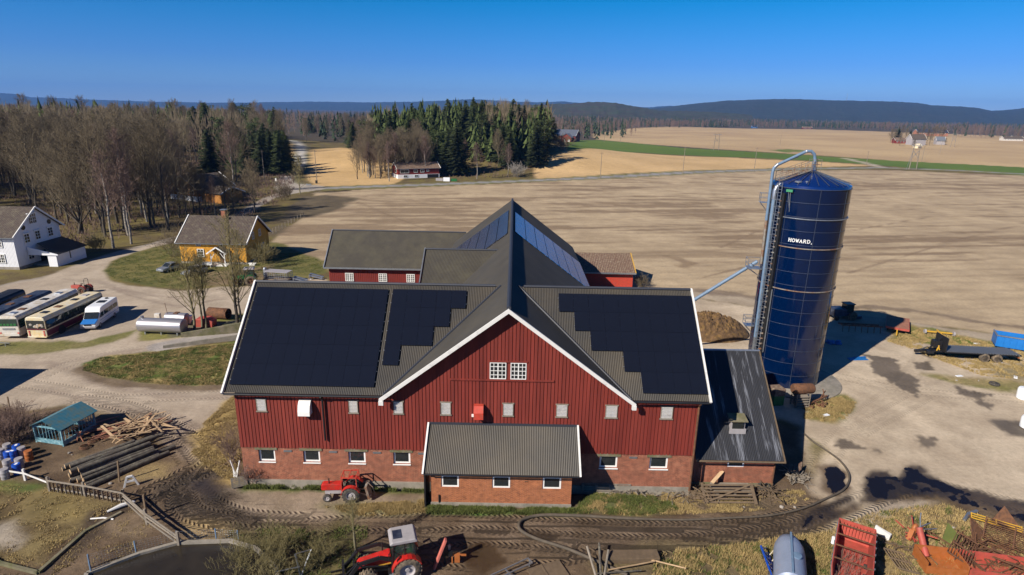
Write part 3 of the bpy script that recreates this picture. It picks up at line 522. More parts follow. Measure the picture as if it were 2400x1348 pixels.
bp = N.new('ShaderNodeBump'); bp.inputs['Distance'].default_value = .12; L.new(bh, bp.inputs['Height']); L.new(mth('MULTIPLY', mth('MULTIPLY', ab.outputs['Fac'], .9), mth('MULTIPLY', mth('SUBTRACT', 1, wet), mth('SUBTRACT', 1, gate))), bp.inputs['Strength']); L.new(bp.outputs[0], b.inputs['Normal'])
for ci, nm in enumerate(CATS):
    fs = FA[FC == ci]
    if not len(fs): continue
    used, inv = np.unique(fs, return_inverse=True); inv = inv.reshape(fs.shape)
    o = fastmesh(nm, np.stack([GX[used], GY[used], GZ[used]], 1), inv, gm_, True); me = o.data
    at = me.attributes.new('soil', 'FLOAT_COLOR', 'POINT'); at.data.foreach_set('color', np.concatenate([COL[used], BLKM[used][:, None]], 1).ravel())
    at = me.attributes.new('masks', 'FLOAT_VECTOR', 'POINT'); at.data.foreach_set('vector', np.stack([WET[used], GRS[used], TRK[used]], 1).astype(np.float32).ravel())
    at = me.attributes.new('rough_relief', 'FLOAT', 'POINT'); at.data.foreach_set('value', BMP[used].astype(np.float32))
    at = me.attributes.new('wheel_tracks', 'FLOAT_VECTOR', 'POINT'); at.data.foreach_set('vector', TUV[used].ravel())
    struct(o)
# hills ----------------------------------------------------------------
def hill(name, prof, D, depth, m, zb=-5, rough=5., seed=1, noise=60., sx=None):
    # prof: (px, py) skyline traced, placed at distance D as a real ridge with front and back slopes
    px = np.array([p[0] for p in prof], float); n = int((px.max()-px.min())/3); xs = np.linspace(px.min(), px.max(), n); ys = np.interp(xs, px, [p[1] for p in prof])
    V = []; rows = 26
    for k in range(rows):
        t = k/(rows-1)
        for i in range(n):
            d = ray(xs[i], ys[i]); h = CAMH+d[2]*D/d[1]; az = d[0]/d[1]
            prf = math.sin(min(t/.62, 1)*math.pi/2)**1.3 if t < .62 else math.cos((t-.62)/.38*math.pi/2)
            Y = D+(t-.62)*depth; X = az*(D+(t-.62)*depth*.9)
            V.append((X, Y, zb+(h-zb)*prf))
    V = np.array(V); V[:, 2] += (fbm(V[:, 0]/noise, V[:, 1]/noise, seed, 4)-.5)*rough*2+(vnoise(V[:, 0]/12, V[:, 1]/12, seed+3)-.5)*rough
    i, j = np.meshgrid(np.arange(n-1), np.arange(rows-1)); a = (j*n+i).ravel(); F = np.stack([a, a+1, a+n+1, a+n], 1)
    return struct(fastmesh(name, V, F, m))
M['hillf'] = mat('forested_slope', (.016, .024, .014), .95, var=.55, vs=.02, col2=(.03, .028, .02), c2=.58, c2s=.012)
M['hilln'] = mat('mixed_wood_slope', (.04, .032, .024), .95, var=.5, vs=.03, col2=(.028, .042, .018), c2=.5, c2s=.02)
hill('hills', [(-900, 215), (-300, 222), (0, 219), (40, 221), (70, 228), (200, 233), (330, 238), (500, 241), (700, 239), (860, 240), (1000, 238), (1100, 233), (1180, 237), (1260, 240), (1320, 238), (1420, 247), (1520, 252), (1570, 248), (1620, 252), (1800, 256)], 9000, 3000, 'hillf', rough=9, noise=250, seed=5)
hill('hills', [(1440, 262), (1540, 254), (1580, 249), (1640, 242), (1700, 237), (1800, 233), (1870, 233.5), (1960, 236), (2100, 239), (2150, 242), (2180, 247), (2280, 252), (2320, 260), (2360, 258), (2420, 252), (2600, 246), (2900, 252), (3400, 270)], 5000, 2600, 'hillf', rough=5, noise=120, seed=9)
hill('wooded_ridge', [(1020, 262), (1100, 250), (1180, 247), (1260, 246), (1330, 243), (1380, 240), (1440, 241), (1480, 248), (1540, 258), (1640, 262), (1760, 270)], 2600, 900, 'hilln', rough=4, noise=60, seed=13)
# ------------------------------------------------------------------ building helpers
def wave_roof(mb, A, B, Cc, D, pitch=.14, amp=.012, th=.05, low=None):
    """corrugated sheet: A,B lower (eave) corners, C,D upper corners above B,A; the waves run up the slope"""
    A, B, Cc, D = map(Vector, (A, B, Cc, D)); L = (B-A).length; n = max(2, int(L/pitch))*4; nrm = (B-A).cross(D-A).normalized()
    if nrm.z < 0: nrm = -nrm
    vs = []; fs = []
    for i in range(n+1):
        t = i/n; o = nrm*(amp*math.sin(i*math.pi/2)); 
        a_, d_ = A.lerp(B, t), D.lerp(Cc, t)
        if low: a_ = a_.lerp(d_, low(a_.x))
        vs += [a_+o, d_+o]
    for i in range(n): fs.append((2*i, 2*i+2, 2*i+3, 2*i+1))
    mb.add(vs, fs)
    if low: return
    b = nrm*(-th); P = [A+b, B+b, Cc+b, D+b]; mb.add(P, [(0, 1, 2, 3)])
def boards(mb, x0, x1, zb, ztop, y, step=.27, d=.04, ax='x', sgn=-1, holes=()):
    """vertical boards with real grooves on a wall; ztop may be a function of position; holes=(x0,x1,z0,z1)"""
    x = x0; rnd = random.Random(int(abs(x0*31+y*17)*10))
    T = ztop if callable(ztop) else (lambda q: ztop)
    while x < x1-1e-3:
        e = min(x+step, x1); w = step*.80; dep = d*(.8+.4*rnd.random())
        spans = [(zb+rnd.uniform(-.015, .015), None)]
        hs = [h for h in holes if h[0] < x+w*.5 < h[1]]
        segs = []
        lo = zb
        for h in sorted(hs, key=lambda q: q[2]): segs.append((lo, h[2])); lo = h[3]
        segs.append((lo, None))
        for a_, c_ in segs:
            xa, xb = x, min(x+w, x1)
            za, zb2 = (T(xa), T(xb)) if c_ is None else (c_, c_)
            if min(za, zb2) <= a_+.02 and max(za, zb2) <= a_+.02: continue
            za = max(za, a_+.01); zb2 = max(zb2, a_+.01)
            f = y+sgn*dep
            P = [(xa, y, a_), (xb, y, a_), (xb, f, a_), (xa, f, a_), (xa, y, za), (xb, y, zb2), (xb, f, zb2), (xa, f, za)]
            if ax == 'y': P = [(p[1], p[0], p[2]) for p in P]
            mb.add(P, [(0, 1, 2, 3), (4, 7, 6, 5), (3, 2, 6, 7), (0, 3, 7, 4), (1, 5, 6, 2)])
        x = e
def window(parent, x0, x1, z0, z1, y, sgn=-1, ax='x', fr='white', gl='glass', nx=1, nz=1, fw=.07, mw=.035, dep=.06, sill=None, name='window', cross=False):
    def T(p): return p if ax == 'x' else (p[1], p[0], p[2])
    m = MB()
    def bx(a, b): a, b = T(a), T(b); m.b2([min(a[i], b[i]) for i in range(3)], [max(a[i], b[i]) for i in range(3)])
    f = y+sgn*dep
    bx((x0, y, z0), (x1, f, z0+fw)); bx((x0, y, z1-fw), (x1, f, z1)); bx((x0, y, z0+fw), (x0+fw, f, z1-fw)); bx((x1-fw, y, z0+fw), (x1, f, z1-fw))
    for i in range(1, nx):
        c = x0+(x1-x0)*i/nx; k = mw*1.8 if nx == 4 and i == 2 else mw; bx((c-k/2, y, z0+fw), (c+k/2, y+sgn*(dep-.01), z1-fw))
    for i in range(1, nz):
        c = z0+(z1-z0)*i/nz; bx((x0+fw, y, c-mw/2), (x1-fw, y+sgn*(dep-.014), c+mw/2))
    o = m.build(name, fr, parent)
    g = MB(); a, b = T((x0+fw*.5, y+sgn*.004, z0+fw*.5)), T((x1-fw*.5, y+sgn*(dep-.035), z1-fw*.5)); g.b2([min(a[i], b[i]) for i in range(3)], [max(a[i], b[i]) for i in range(3)]); g.build('pane', gl, o)
    return o
# ------------------------------------------------------------------ the barn
barn = thing('barn', 'large red boarded barn with brick lower storey, cross gable in front and dark corrugated roofs', 'barn', (0, 0, 0))
XL, XR, YF, YB, EV = -21.3, 14.7, 41.8, 56.0, 8.0
ms = 6.54/7.55; sl = 7.15/9.4; PX, PZ = -.2, 15.65
def zg(x): return PZ-sl*abs(x-PX)-.25
ztop = lambda x: max(8.05, zg(x)) if -10 < x < 9.6 else 8.05
LV = [(-19.64, -18.88), (-12.48, -11.77), (-9.01, -8.25), (-5.34, -4.56), (-.52, .29), (3.61, 4.48), (7.43, 8.36), (11.73, 12.65)]
m = MB(); m.prism([(XL, 3.5), (XR, 3.5), (XR, 8.1), (9.2, 8.35), (PX, 15.25), (-9.6, 8.35), (XL, 8.1)], YF+.02, YF+.35)
m.b2((XL, YF+.35, 3.5), (XL+.3, YB, 8.0)); m.b2((XR-.3, YF+.35, 3.5), (XR, YB, 8.0)); m.b2((XL, YB-.3, 0), (XR, YB, 8.0))
m.prism([(YF+.3, 8.0), (YB-.3, 8.0), (48.9, 14.5)], XL, XL+.3, 'yz'); m.prism([(YF+.3, 8.0), (YB-.3, 8.0), (48.9, 14.5)], XR-.3, XR, 'yz')
boards(m, XL, XR, 3.42, ztop, YF+.02, .275, .045, holes=[(-1.6, 1.25, 9.75, 11.15)])
boards(m, YF, 55.9, 3.42, lambda q: 8.0+max(0, 6.5-abs(q-48.9)*.9), XR, .275, .04, 'y', 1)
m.build('board_wall', 'red', barn)
HB = [(-19.97, -18.65), (-16.41, -15.07), (-12.81, -11.44), (-9.22, -7.86), (7.25, 8.71), (11.25, 12.74)]
m = MB(); xs = [XL]
for a, b_ in HB: xs += [a, b_]
xs.append(XR)
for i in range(0, len(xs), 2): m.b2((xs[i], YF+.05, .5), (xs[i+1], YF+.4, 3.5))
for a, b_ in HB: m.b2((a, YF+.05, .5), (b_, YF+.4, 2.12)); m.b2((a, YF+.05, 3.2), (b_, YF+.4, 3.5))
m.b2((XL, YF+.4, .5), (XL+.35, YB, 3.5)); m.b2((XR-.35, YF+.4, .5), (XR-.002, YB, 3.5)); m.build('brick_wall', 'brick', barn)
m = MB(); m.b2((XL-.06, YF-.06, -.3), (XR+.06, YF+.45, .5)); m.b2((XR-.3, YF+.45, -.3), (XR+.06, YB, .5)); m.b2((XL-.06, YF+.45, -.3), (XL+.3, YB, .5)); m.build('foundation', 'conc', barn)
for a, b_ in HB:
    wn = window(barn, a+.02, b_-.02, 2.12, 3.2, YF+.28, fw=.13, dep=.1, gl='glass')
    MB().b2((a-.25, YF-.01, 3.2), (b_+.2, YF+.06, 3.48)).build('lintel', 'conc_d', barn)
    MB().b2((a-.03, YF-.03, 2.05), (b_+.03, YF+.17, 2.118)).build('sill', 'white', wn)
for x in (-17.6, -14, -10.5, -6.9, 9.9): MB().b2((x-.32, YF-.0, 3.05), (x+.32, YF+.055, 3.2)).build('wall_plate', 'grey', barn)
for a, b_ in LV:                                             # louvred hatches
    f = MB(); f.b2((a, YF-.09, 6.68), (a+.05, YF-.02, 7.68)); f.b2((b_-.05, YF-.09, 6.68), (b_, YF-.02, 7.68)); f.b2((a-.06, YF-.1, 7.68), (b_+.06, YF-.02, 7.77)); f.b2((a-.06, YF-.12, 6.6), (b_+.06, YF-.02, 6.68))
    fo = f.build('louvre', 'woodg', barn)
    s = MB()
    for k in range(8): s.box(((a+b_)/2, YF-.065, 6.75+k*.122), (b_-a-.1, .02, .125), rx=R(24))
    s.build('slat', 'whitepeel', fo)
for a, b_ in ((-1.57, -.32), (.01, 1.21)): window(barn, a, b_, 9.77, 11.13, YF-.0, nx=4, nz=4, fw=.06, mw=.045, dep=.07)
MB().b2((-1.66, YF-.1, 11.16), (1.3, YF, 11.26)).build('window_head', 'red', barn)
MB().b2((-4.6, YF-.12, 9.62), (3.35, YF-.03, 9.74)).build('rail', 'red', barn)
m = MB(); pr_ = [(0, 0), (-.62, 0), (-.60, .35), (-.45, .8), (-.2, 1.08), (0, 1.12)]
m.prism([(YF-.03+p, 6.6+q) for p, q in pr_], -16.28, -15.36, 'yz'); m.build('vent_hood', 'white', barn)
m = MB(); m.prism([(YF-.03+p, 6.62+q) for p, q in ((0, 0), (-.7, 0), (-.7, .55), (-.35, 1.0), (0, 1.02))], -2.75, -2.02, 'yz'); m.build('vent_box', 'trred2', barn)
MB().b2((-2.95, YF-.15, 6.55), (-2.75, YF-.03, 6.75)).build('junction_box', 'white', barn)
# downpipes, gutters
def dp(par, pts, r=.06, mm='black', name='downpipe'): return MB().tube(pts, r, 8).build(name, mm, par, True)
dp(barn, [(-14.45, 41.2, 8.25), (-14.45, 41.6, 7.85), (-14.45, 41.6, 4.3)], .085)
dp(barn, [(14.55, 41.2, 8.25), (14.6, 41.62, 7.8), (14.6, 41.62, .3)], .085, 'rust')
MB().tube([(-21.8, 41.2, 8.34), (-9.8, 41.2, 8.34)], .09, 8).build('gutter', 'black', barn, True); MB().tube([(9.5, 41.2, 8.34), (15.2, 41.2, 8.34)], .09, 8).build('gutter', 'black', barn, True)
# roofs
x0, x1, ye, yr, ze, zr = -21.8, 15.19, 41.25, 48.87, 8.45, 15.05
m = MB(); wave_roof(m, (x0, ye, ze), (x1, ye, ze), (x1, yr, zr), (x0, yr, zr), pitch=.135, amp=.013, low=lambda x: min(1, max(0, (15.65-sl*abs(x-PX)-.05-ze)/(zr-ze))) if -9.7 < x < 9.3 else 0); wave_roof(m, (x1, 56.5, ze), (x0, 56.5, ze), (x0, yr, zr), (x1, yr, zr), pitch=.135, amp=.013); m.build('main_roof', 'roof_b', barn)
m = MB(); xa, xb, zq = -9.65, 9.3, 8.45; y0, y1 = 41.15, 97.0; pz = 15.63
wave_roof(m, (xa, y1, zq), (xa, y0, zq), (PX, y0, pz), (PX, y1, pz), .135, .013); wave_roof(m, (xb, y0, zq), (xb, y1, zq), (PX, y1, pz), (PX, y0, pz), .135, .013)
xb2 = 9.95; zq2 = pz-sl*(xb2-PX); wave_roof(m, (xb2, 60, zq2+.01), (xb2, y1, zq2+.01), (xb, y1, zq+.01), (xb, 60, zq+.01), .135, .013)
m.build('cross_roof', 'roof', barn)
m = MB(); m.tube([(PX, 41.1, 15.68), (PX, 97.05, 15.68)], .17, 8); m.build('ridge_cap', 'ridge', barn, True)
for s_, xe in ((-1, -21.8), (1, 15.19)):
    MB().tube([(xe, yr, zr+.05), (s_*1.2+PX, yr, zr+.05)], .12, 6).build('ridge_cap', 'ridge', barn, True)
m = MB()                                                      # valleys: where the two roofs meet
def valley(s_):
    xe = xa if s_ < 0 else xb; P = []
    for t in range(13):
        z = 8.45+(15.05-8.45)*t/12; y = ye+(z-8.45)/ms; x = PX+s_*(pz-z)/sl; P.append((x, y, z+.07))
    m.tube(P, .10, 6)
valley(-1); valley(1)
m.build('valley_flashing', 'ridge', barn, True)
# white verge boards
for q_ in (((-21.9, 41.1, 8.42), (-21.9, 48.87, 15.1)), ((15.28, 41.1, 8.42), (15.28, 48.87, 15.1)), ((-21.9, 56.6, 8.42), (-21.9, 48.87, 15.1)), ((15.28, 56.6, 8.42), (15.28, 48.87, 15.1))):
    MB().bar(q_[0], q_[1], .14, .24).build('verge_board', 'whitepeel', barn)
def vstrip(m, s_, xe, ze_):                                   # barge boards as a clean prism below the roof edge
    m.prism([(PX, 15.66), (xe, ze_), (xe, ze_-.34), (PX, 15.32)], 40.98, 41.12)
m = MB(); vstrip(m, -1, -9.95, 8.26); m.b2((-9.98, 40.95, 7.75), (-9.62, 41.15, 8.1)); m.build('barge_board', 'whitepeel', barn)
m = MB(); vstrip(m, 1, 9.6, 8.26); m.b2((9.3, 40.95, 7.75), (9.63, 41.15, 8.1)); m.build('barge_board', 'whitepeel', barn)
m = MB(); m.prism([(PX, 15.52), (-9.7, 8.28), (9.4, 8.28)], 96.6, 96.75); m.b2((-9.3, 56.1, 0), (-9.0, 96.7, 8.5)); m.b2((9.1, 56.1, 0), (9.4, 96.7, 8.2)); m.b2((-9.0, 96.4, 0), (9.1, 96.7, 8.3)); m.build('board_wall', 'red', barn)
# dormer wing over the second-floor entrance
m = MB(); wave_roof(m, (-9.7, 60.6, 11.8), (-2.2, 60.6, 11.8), (-1.2, 65.05, 14.45), (-9.7, 65.05, 14.45)); wave_roof(m, (-1.2, 69.5, 11.8), (-9.7, 69.5, 11.8), (-9.7, 65.05, 14.45), (-1.2, 65.05, 14.45)); m.build('dormer_roof', 'roof_o', barn)
m = MB(); m.b2((-9.5, 61.0, 0), (-9.3, 69.1, 11.7)); m.b2((-9.3, 61.0, 0), (-5.5, 61.2, 11.75)); m.b2((-9.3, 68.9, 0), (-5.5, 69.1, 11.75)); m.prism([(61.0, 11.7), (69.1, 11.7), (65.05, 14.2)], -9.5, -9.3, 'yz'); m.build('dormer_wall', 'red2', barn)
m = MB(); m.bar((-9.78, 60.5, 11.8), (-9.78, 65.05, 14.5), .12, .25); m.bar((-9.78, 69.6, 11.8), (-9.78, 65.05, 14.5), .12, .25); m.build('verge_board', 'grey', barn)
MB().tube([(-9.7, 65.05, 14.5), (-1.6, 65.05, 14.5)], .12, 6).build('ridge_cap', 'ridge', barn, True); MB().tube([(-9.7, 60.5, 11.7), (-5.9, 60.5, 11.7)], .09, 6).build('gutter', 'ridge', barn, True)
# ------------------------------------------------------------------ solar arrays (each panel a part)
def panel_mesh(Wd, Hd, m_, name):
    g_ = .05 if Wd > 2 else .007; p = MB().b2((g_, g_, 0), (Wd-g_, Hd-g_, .035)); me = p.build('solar_panel', m_); return me
def array(label, org, ux, uy, cells, pw, ph, m_, grp):
    ux = Vector(ux).normalized(); uy = Vector(uy).normalized(); n = ux.cross(uy)
    root = thing('solar_array', label, 'solar panels', (0, 0, 0), 0, grp)
    first = None
    for (i, j) in cells:
        if first is None:
            o = panel_mesh(pw, ph, m_, 'x'); first = o
        else: o = first.copy(); C.objects.link(o)
        p = Vector(org)+ux*(i*pw)+uy*(j*ph)+n*.10
        o.matrix_world = Matrix.Translation(p) @ Matrix((ux, uy, n)).transposed().to_4x4()
        o.parent = root
    f = MB(); J = sorted({j for _, j in cells})
    for j in J:
        I = [i for i, q in cells if q == j]
        for t in (.25, .75):
            a = Vector(org)+ux*(min(I)*pw-.06)+uy*((j+t)*ph)+n*.07; b_ = Vector(org)+ux*((max(I)+1)*pw+.06)+uy*((j+t)*ph)+n*.07; f.bar(a, b_, .04, .04, up=n)
    f.build('rail', 'galv', root)
UX, UY = (1, 0, 0), (0, 1, ms); O_ = lambda s: (0, 41.3+s/math.hypot(1, ms), 8.49+s*ms/math.hypot(1, ms))
GA = 'solar arrays on the barn roofs'
q = O_(.55); array('big rectangle of black solar panels covering the left half of the front barn roof', (-21.5, q[1], q[2]), UX, UY, [(i, j) for j in range(5) for i in range(9)], 1.23, 1.775, 'solar', GA)
q = O_(2.42); rows = {0: (0, 1), 1: (0, 3), 2: (0, 4), 3: (0, 5)}
array('stepped black solar panels just left of the barn cross gable', (-10.04, q[1], q[2]), UX, UY, [(i, j) for j, (a, b_) in rows.items() for i in range(a, b_)], 1.243, 1.76, 'solar', GA)
q = O_(.48); rows = {0: (5, 9), 1: (4, 9), 2: (2, 9), 3: (1, 9), 4: (0, 9)}
array('stepped black solar panels on the front roof right of the cross gable', (3.93, q[1], q[2]), UX, UY, [(i, j) for j, (a, b_) in rows.items() for i in range(a, b_)], 1.248, 1.775, 'solar', GA)
cs = math.hypot(1, sl)
def OC(s, x, y): return (x, y, pz-sl*abs(x-PX))
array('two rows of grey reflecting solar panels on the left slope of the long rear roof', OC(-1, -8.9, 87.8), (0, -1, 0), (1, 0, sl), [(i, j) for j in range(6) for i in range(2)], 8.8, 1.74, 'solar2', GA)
array('two rows of solar panels with a painted blue sky reflection on the right slope of the long rear roof', OC(1, 9.9, 71.3), (0, 1, 0), (-1, 0, sl), [(i, j) for j in range(7) for i in range(2)], 7.3, 1.75, 'solar3', GA)
# ------------------------------------------------------------------ brick lean-to in front
ln = thing('brick_outbuilding', 'low orange brick lean-to with corrugated roof against the front of the barn', 'outbuilding', (0, 0, 0))
HW = [(-5.12, -3.76), (-1.22, .16), (2.62, 4.06)]
m = MB(); a0, a1, yf = -5.95, 4.85, 39.55; xs = [a0]
for a, b_ in HW: xs += [a, b_]
xs.append(a1)
for i in range(0, len(xs), 2): m.b2((xs[i], yf, .35), (xs[i+1], yf+.25, 2.95))
for a, b_ in HW: m.b2((a, yf, .35), (b_, yf+.25, 1.68)); m.b2((a, yf, 2.7), (b_, yf+.25, 2.95))
m.prism([(yf+.25, .35), (41.78, .35), (41.78, 5.7), (yf+.25, 3.2)], a1-.25, a1, 'yz'); m.prism([(yf+.25, .35), (41.78, .35), (41.78, 5.7), (yf+.25, 3.2)], a0, a0+.25, 'yz'); m.build('brick_wall', 'brick2', ln)
MB().b2((a0-.04, yf-.05, -.2), (a1+.04, 41.8, .35)).build('foundation', 'conc', ln)
for a, b_ in HW:
    window(ln, a+.02, b_-.02, 1.68, 2.7, yf+.15, fw=.12, dep=.1)
m = MB(); wave_roof(m, (-6.38, 38.95, 3.24), (5.34, 38.95, 3.24), (5.28, 41.7, 5.92), (-6.24, 41.7, 5.92), .135, .013); m.build('roof', 'roof_b', ln)
MB().bar((-6.42, 38.9, 3.2), (-6.3, 41.7, 5.95), .13, .3).build('verge_board', 'whitepeel', ln); MB().bar((5.4, 38.9, 3.2), (5.34, 41.7, 5.95), .13, .3).build('verge_board', 'whitepeel', ln)
m = MB(); m.tube([(-6.3, 38.92, 3.17), (5.3, 38.92, 3.17)], .055, 8); m.build('gutter', 'black', ln, True)
m = MB(); m.b2((-6.3, 41.62, 5.86), (5.35, 41.76, 6.0)); m.build('flashing', 'ridge', ln)
m = MB(); m.b2((-6.35, 39.3, 0), (-6.28, 41.6, 2.9)); m.b2((-6.4, 39.2, 0), (-6.28, 39.3, 3.0)); m.build('side_door', 'black', ln)
dp(ln, [(-5.3, 39.5, .35), (-5.3, 39.5, 1.0)], .06)
m = MB()
for k in range(2): m.b2((1.25, yf-.02, 2.25+k*.2), (1.52, yf+.01, 2.33+k*.2))
m.build('air_brick', 'rust', ln)
# ------------------------------------------------------------------ side annex with streaked black roof
an = thing('side_annex', 'narrow brick annex under a streaked black sheet roof, between the barn and the silo', 'outbuilding', (0, 0, 0))
m = MB(); m.b2((14.8, 42.9, .3), (17.9, 43.15, 2.9)); m.b2((19.3, 42.9, .3), (21.85, 43.15, 2.9)); m.b2((17.9, 42.9, .3), (19.3, 43.15, 1.75)); m.b2((17.9, 42.9, 2.6), (19.3, 43.15, 2.9))
m.prism([(43.15, .3), (57.0, .3), (57.0, 2.9), (50, 8.9), (43.15, 2.9)], 21.6, 21.85, 'yz'); m.b2((14.8, 56.8, .3), (21.6, 57, 2.8)); m.build('brick_wall', 'brick', an)
MB().b2((14.78, 42.85, -.2), (21.9, 57.05, .3)).build('foundation', 'conc_d', an)
window(an, 17.92, 19.28, 1.75, 2.6, 43.05, fw=.12, dep=.1)
m = MB(); wave_roof(m, (15.1, 42.3, 2.75), (22.2, 42.3, 2.75), (22.2, 49.8, 9.22), (15.1, 49.8, 9.22), .135, .007); wave_roof(m, (22.2, 57.4, 2.75), (15.1, 57.4, 2.75), (15.1, 49.8, 9.22), (22.2, 49.8, 9.22), .135, .007); m.build('roof', 'roof_s', an)
m = MB(); m.tube([(15.1, 49.8, 9.25), (22.25, 49.8, 9.25)], .1, 6); m.build('ridge_cap', 'galv', an, True)
m = MB(); m.tube([(15.1, 42.22, 2.68), (22.3, 42.22, 2.68)], .08, 8); m.bar((22.24, 42.2, 2.7), (22.24, 49.8, 9.2), .08, .2); m.build('gutter', 'woodb', an)
dp(an, [(21.7, 42.4, 2.6), (21.75, 42.8, 2.4), (21.75, 42.8, .2)], .06, 'rust')
m = MB(); k0 = (18.3, 44.35, 4.45)
m.b2((18.15, 43.95, 4.2), (19.5, 44.05, 4.65)); m.prism([(44.05, 4.3), (44.9, 5.05), (44.9, 5.5), (44.05, 5.35)], 18.25, 19.4, 'yz'); dh = m.build('roof_hatch', 'greyp', an)
MB().b2((18.35, 43.99, 4.62), (19.3, 44.06, 5.25)).build('glazing', 'glass', dh); MB().box((18.82, 44.35, 5.48), (1.45, 1.1, .06), rx=R(12)).build('hatch_lid', 'conc_d', dh)
# ------------------------------------------------------------------ rear wing and mossy shed
rw = thing('rear_wing', 'long red wing with mossy grey roof behind the left half of the barn', 'barn wing', (0, 0, 0))
m = MB(); m.b2((-29.6, 93.1, 0), (-9.4, 103.6, 4.9)); m.prism([(93.1, 4.9), (103.6, 4.9), (98.3, 9.4)], -29.6, -29.4, 'yz'); boards(m, -29.6, -9.4, .3, 5.1, 93.1, .3, .04); m.build('board_wall', 'red2', rw)
for a in (-27.0, -21.6, -17.1): window(rw, a, a+1.35, 2.5, 3.85, 93.05, nx=4, nz=4, fw=.08, mw=.06, dep=.09, gl='winlit')
m = MB(); wave_roof(m, (-30.1, 92.4, 4.85), (-9.3, 92.4, 4.85), (-7.8, 98.3, 9.78), (-30.1, 98.3, 9.78), .15, .01); wave_roof(m, (-9, 104.2, 4.85), (-30.1, 104.2, 4.85), (-30.1, 98.3, 9.78), (-7.8, 98.3, 9.78), .15, .01); m.build('roof', 'roof_o', rw)
m = MB(); m.bar((-30.18, 92.3, 4.83), (-30.18, 98.3, 9.83), .14, .3); m.bar((-30.18, 104.3, 4.83), (-30.18, 98.3, 9.83), .14, .3); m.b2((-30.2, 92.22, 4.7), (-10, 92.34, 4.95)); m.build('verge_board', 'galv', rw)
MB().tube([(-30.1, 98.3, 9.83), (-7.8, 98.3, 9.83)], .12, 6).build('ridge_cap', 'ridge', rw, True)
sh = thing('shed', 'small red shed with mossy brown roof behind the right barn slope', 'shed', (0, 0, 0))
m = MB(); m.b2((9.6, 100.3, 0), (21.0, 110.6, 3.0)); m.prism([(100.3, 3.0), (110.6, 3.0), (105.5, 4.9)], 20.8, 21.0, 'yz'); m.build('wall', 'trred2', sh)
m = MB(); wave_roof(m, (9.4, 99.7, 2.95), (21.3, 99.7, 2.95), (21.3, 105.5, 5.1), (9.4, 105.5, 5.1), .3, .03); wave_roof(m, (21.3, 111.3, 2.95), (9.4, 111.3, 2.95), (9.4, 105.5, 5.1), (21.3, 105.5, 5.1), .3, .03); m.build('roof', 'tile_r', sh)
m = MB(); m.b2((9.4, 99.55, 2.75), (21.4, 99.65, 3.0)); m.build('gutter', 'galv', sh); m = MB(); m.bar((21.36, 99.6, 2.95), (21.36, 105.5, 5.15), .1, .2); m.build('verge_board', 'yellow', sh)
# ------------------------------------------------------------------ silo
SCX, SCY, SR = 32.0, 65.05, 3.95
silo = thing('silo', 'tall dark blue enamel tower silo with bolted rings, ladder shaft and white lettering', 'silo', (SCX, SCY, 0))
def pc(phi, r, z): return (r*math.cos(R(phi)), r*math.sin(R(phi)), z)
RIM = 22.3
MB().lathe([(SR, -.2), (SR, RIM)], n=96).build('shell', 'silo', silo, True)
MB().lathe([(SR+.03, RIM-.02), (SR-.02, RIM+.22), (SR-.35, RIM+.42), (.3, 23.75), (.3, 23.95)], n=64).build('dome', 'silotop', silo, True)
m = MB()
for k in range(24):
    p = 360/24*k; m.bar(pc(p, SR-.1, RIM+.42), pc(p, .3, 23.86), .05, .05)
m.build('roof_rib', 'seam', silo)
def ring(m, z, r, t, n=72):
    P = [pc(360*i/n, r, z) for i in range(n)]
    for i in range(n): m.bar(P[i], P[(i+1) % n], t, t)
ZR = [20.85-1.475*k for k in range(14)]
m = MB()
for z in ZR: ring(m, z, SR+.008, .035)
ring(m, RIM-.03, SR+.02, .06)
for k, zt in enumerate([RIM]+ZR):
    zb = ([RIM]+ZR+[0])[k+1] if k < len(ZR) else 0
    for q in range(8): m.bar(pc(214+45*q, SR+.01, zb), pc(214+45*q, SR+.01, zt), .035, .035, up=(1, 0, .01))
m.build('bolted_seam', 'seam', silo)
for z in (19.2, 16.1, 11.45):
    m = MB(); ring(m, z, SR+.06, .09); m.build('stiffener_ring', 'rustpipe' if z != 19.2 else 'galv', silo)
# lettering
m = MB()
GL = {'H': [(.12, 0, .12, 1), (.88, 0, .88, 1), (.12, .5, .88, .5), (-.05, 0, .32, 0), (.68, 0, 1.05, 0), (-.05, 1, .32, 1), (.68, 1, 1.05, 1)],
      'O': [(.3, 0, .7, 0), (.3, 1, .7, 1), (.05, .28, .05, .72), (.95, .28, .95, .72), (.05, .3, .3, .03), (.7, .03, .95, .3), (.05, .7, .3, .97), (.7, .97, .95, .7)],
      'W': [(.05, 1, .3, 0), (.3, 0, .5, .9), (.5, .9, .72, 0), (.72, 0, .97, 1), (-.08, 1, .2, 1), (.8, 1, 1.1, 1)],
      'A': [(.1, 0, .5, 1), (.5, 1, .9, 0), (.27, .36, .73, .36), (-.05, 0, .27, 0), (.7, 0, 1.05, 0)],
      'R': [(.15, 0, .15, 1), (.05, 1, .7, 1), (.7, 1, .88, .8), (.88, .8, .7, .52), (.7, .52, .15, .52), (.5, .5, .85, 0), (-.02, 0, .32, 0), (.75, 0, 1.05, 0)],
      'D': [(.15, 0, .15, 1), (.03, 1, .65, 1), (.65, 1, .95, .7), (.95, .7, .95, .3), (.95, .3, .65, 0), (.65, 0, .03, 0)]}
a0, a1 = 224.4, 255.5; n = 6; cw = (a1-a0)/n
for i, ch in enumerate('HOWARD'):
    for x_, y_, x2, y2 in GL[ch]:
        P = [pc(a0+cw*(i+.08+.8*u), SR+.03, 16.74+.32*v) for u, v in ((x_, y_), (x2, y2))]
        m.bar(P[0], P[1], .062, .04, up=pc(a0+cw*(i+.5), 1, 0))
m.ball(pc(257.2, SR+.02, 16.68), .06, 8)
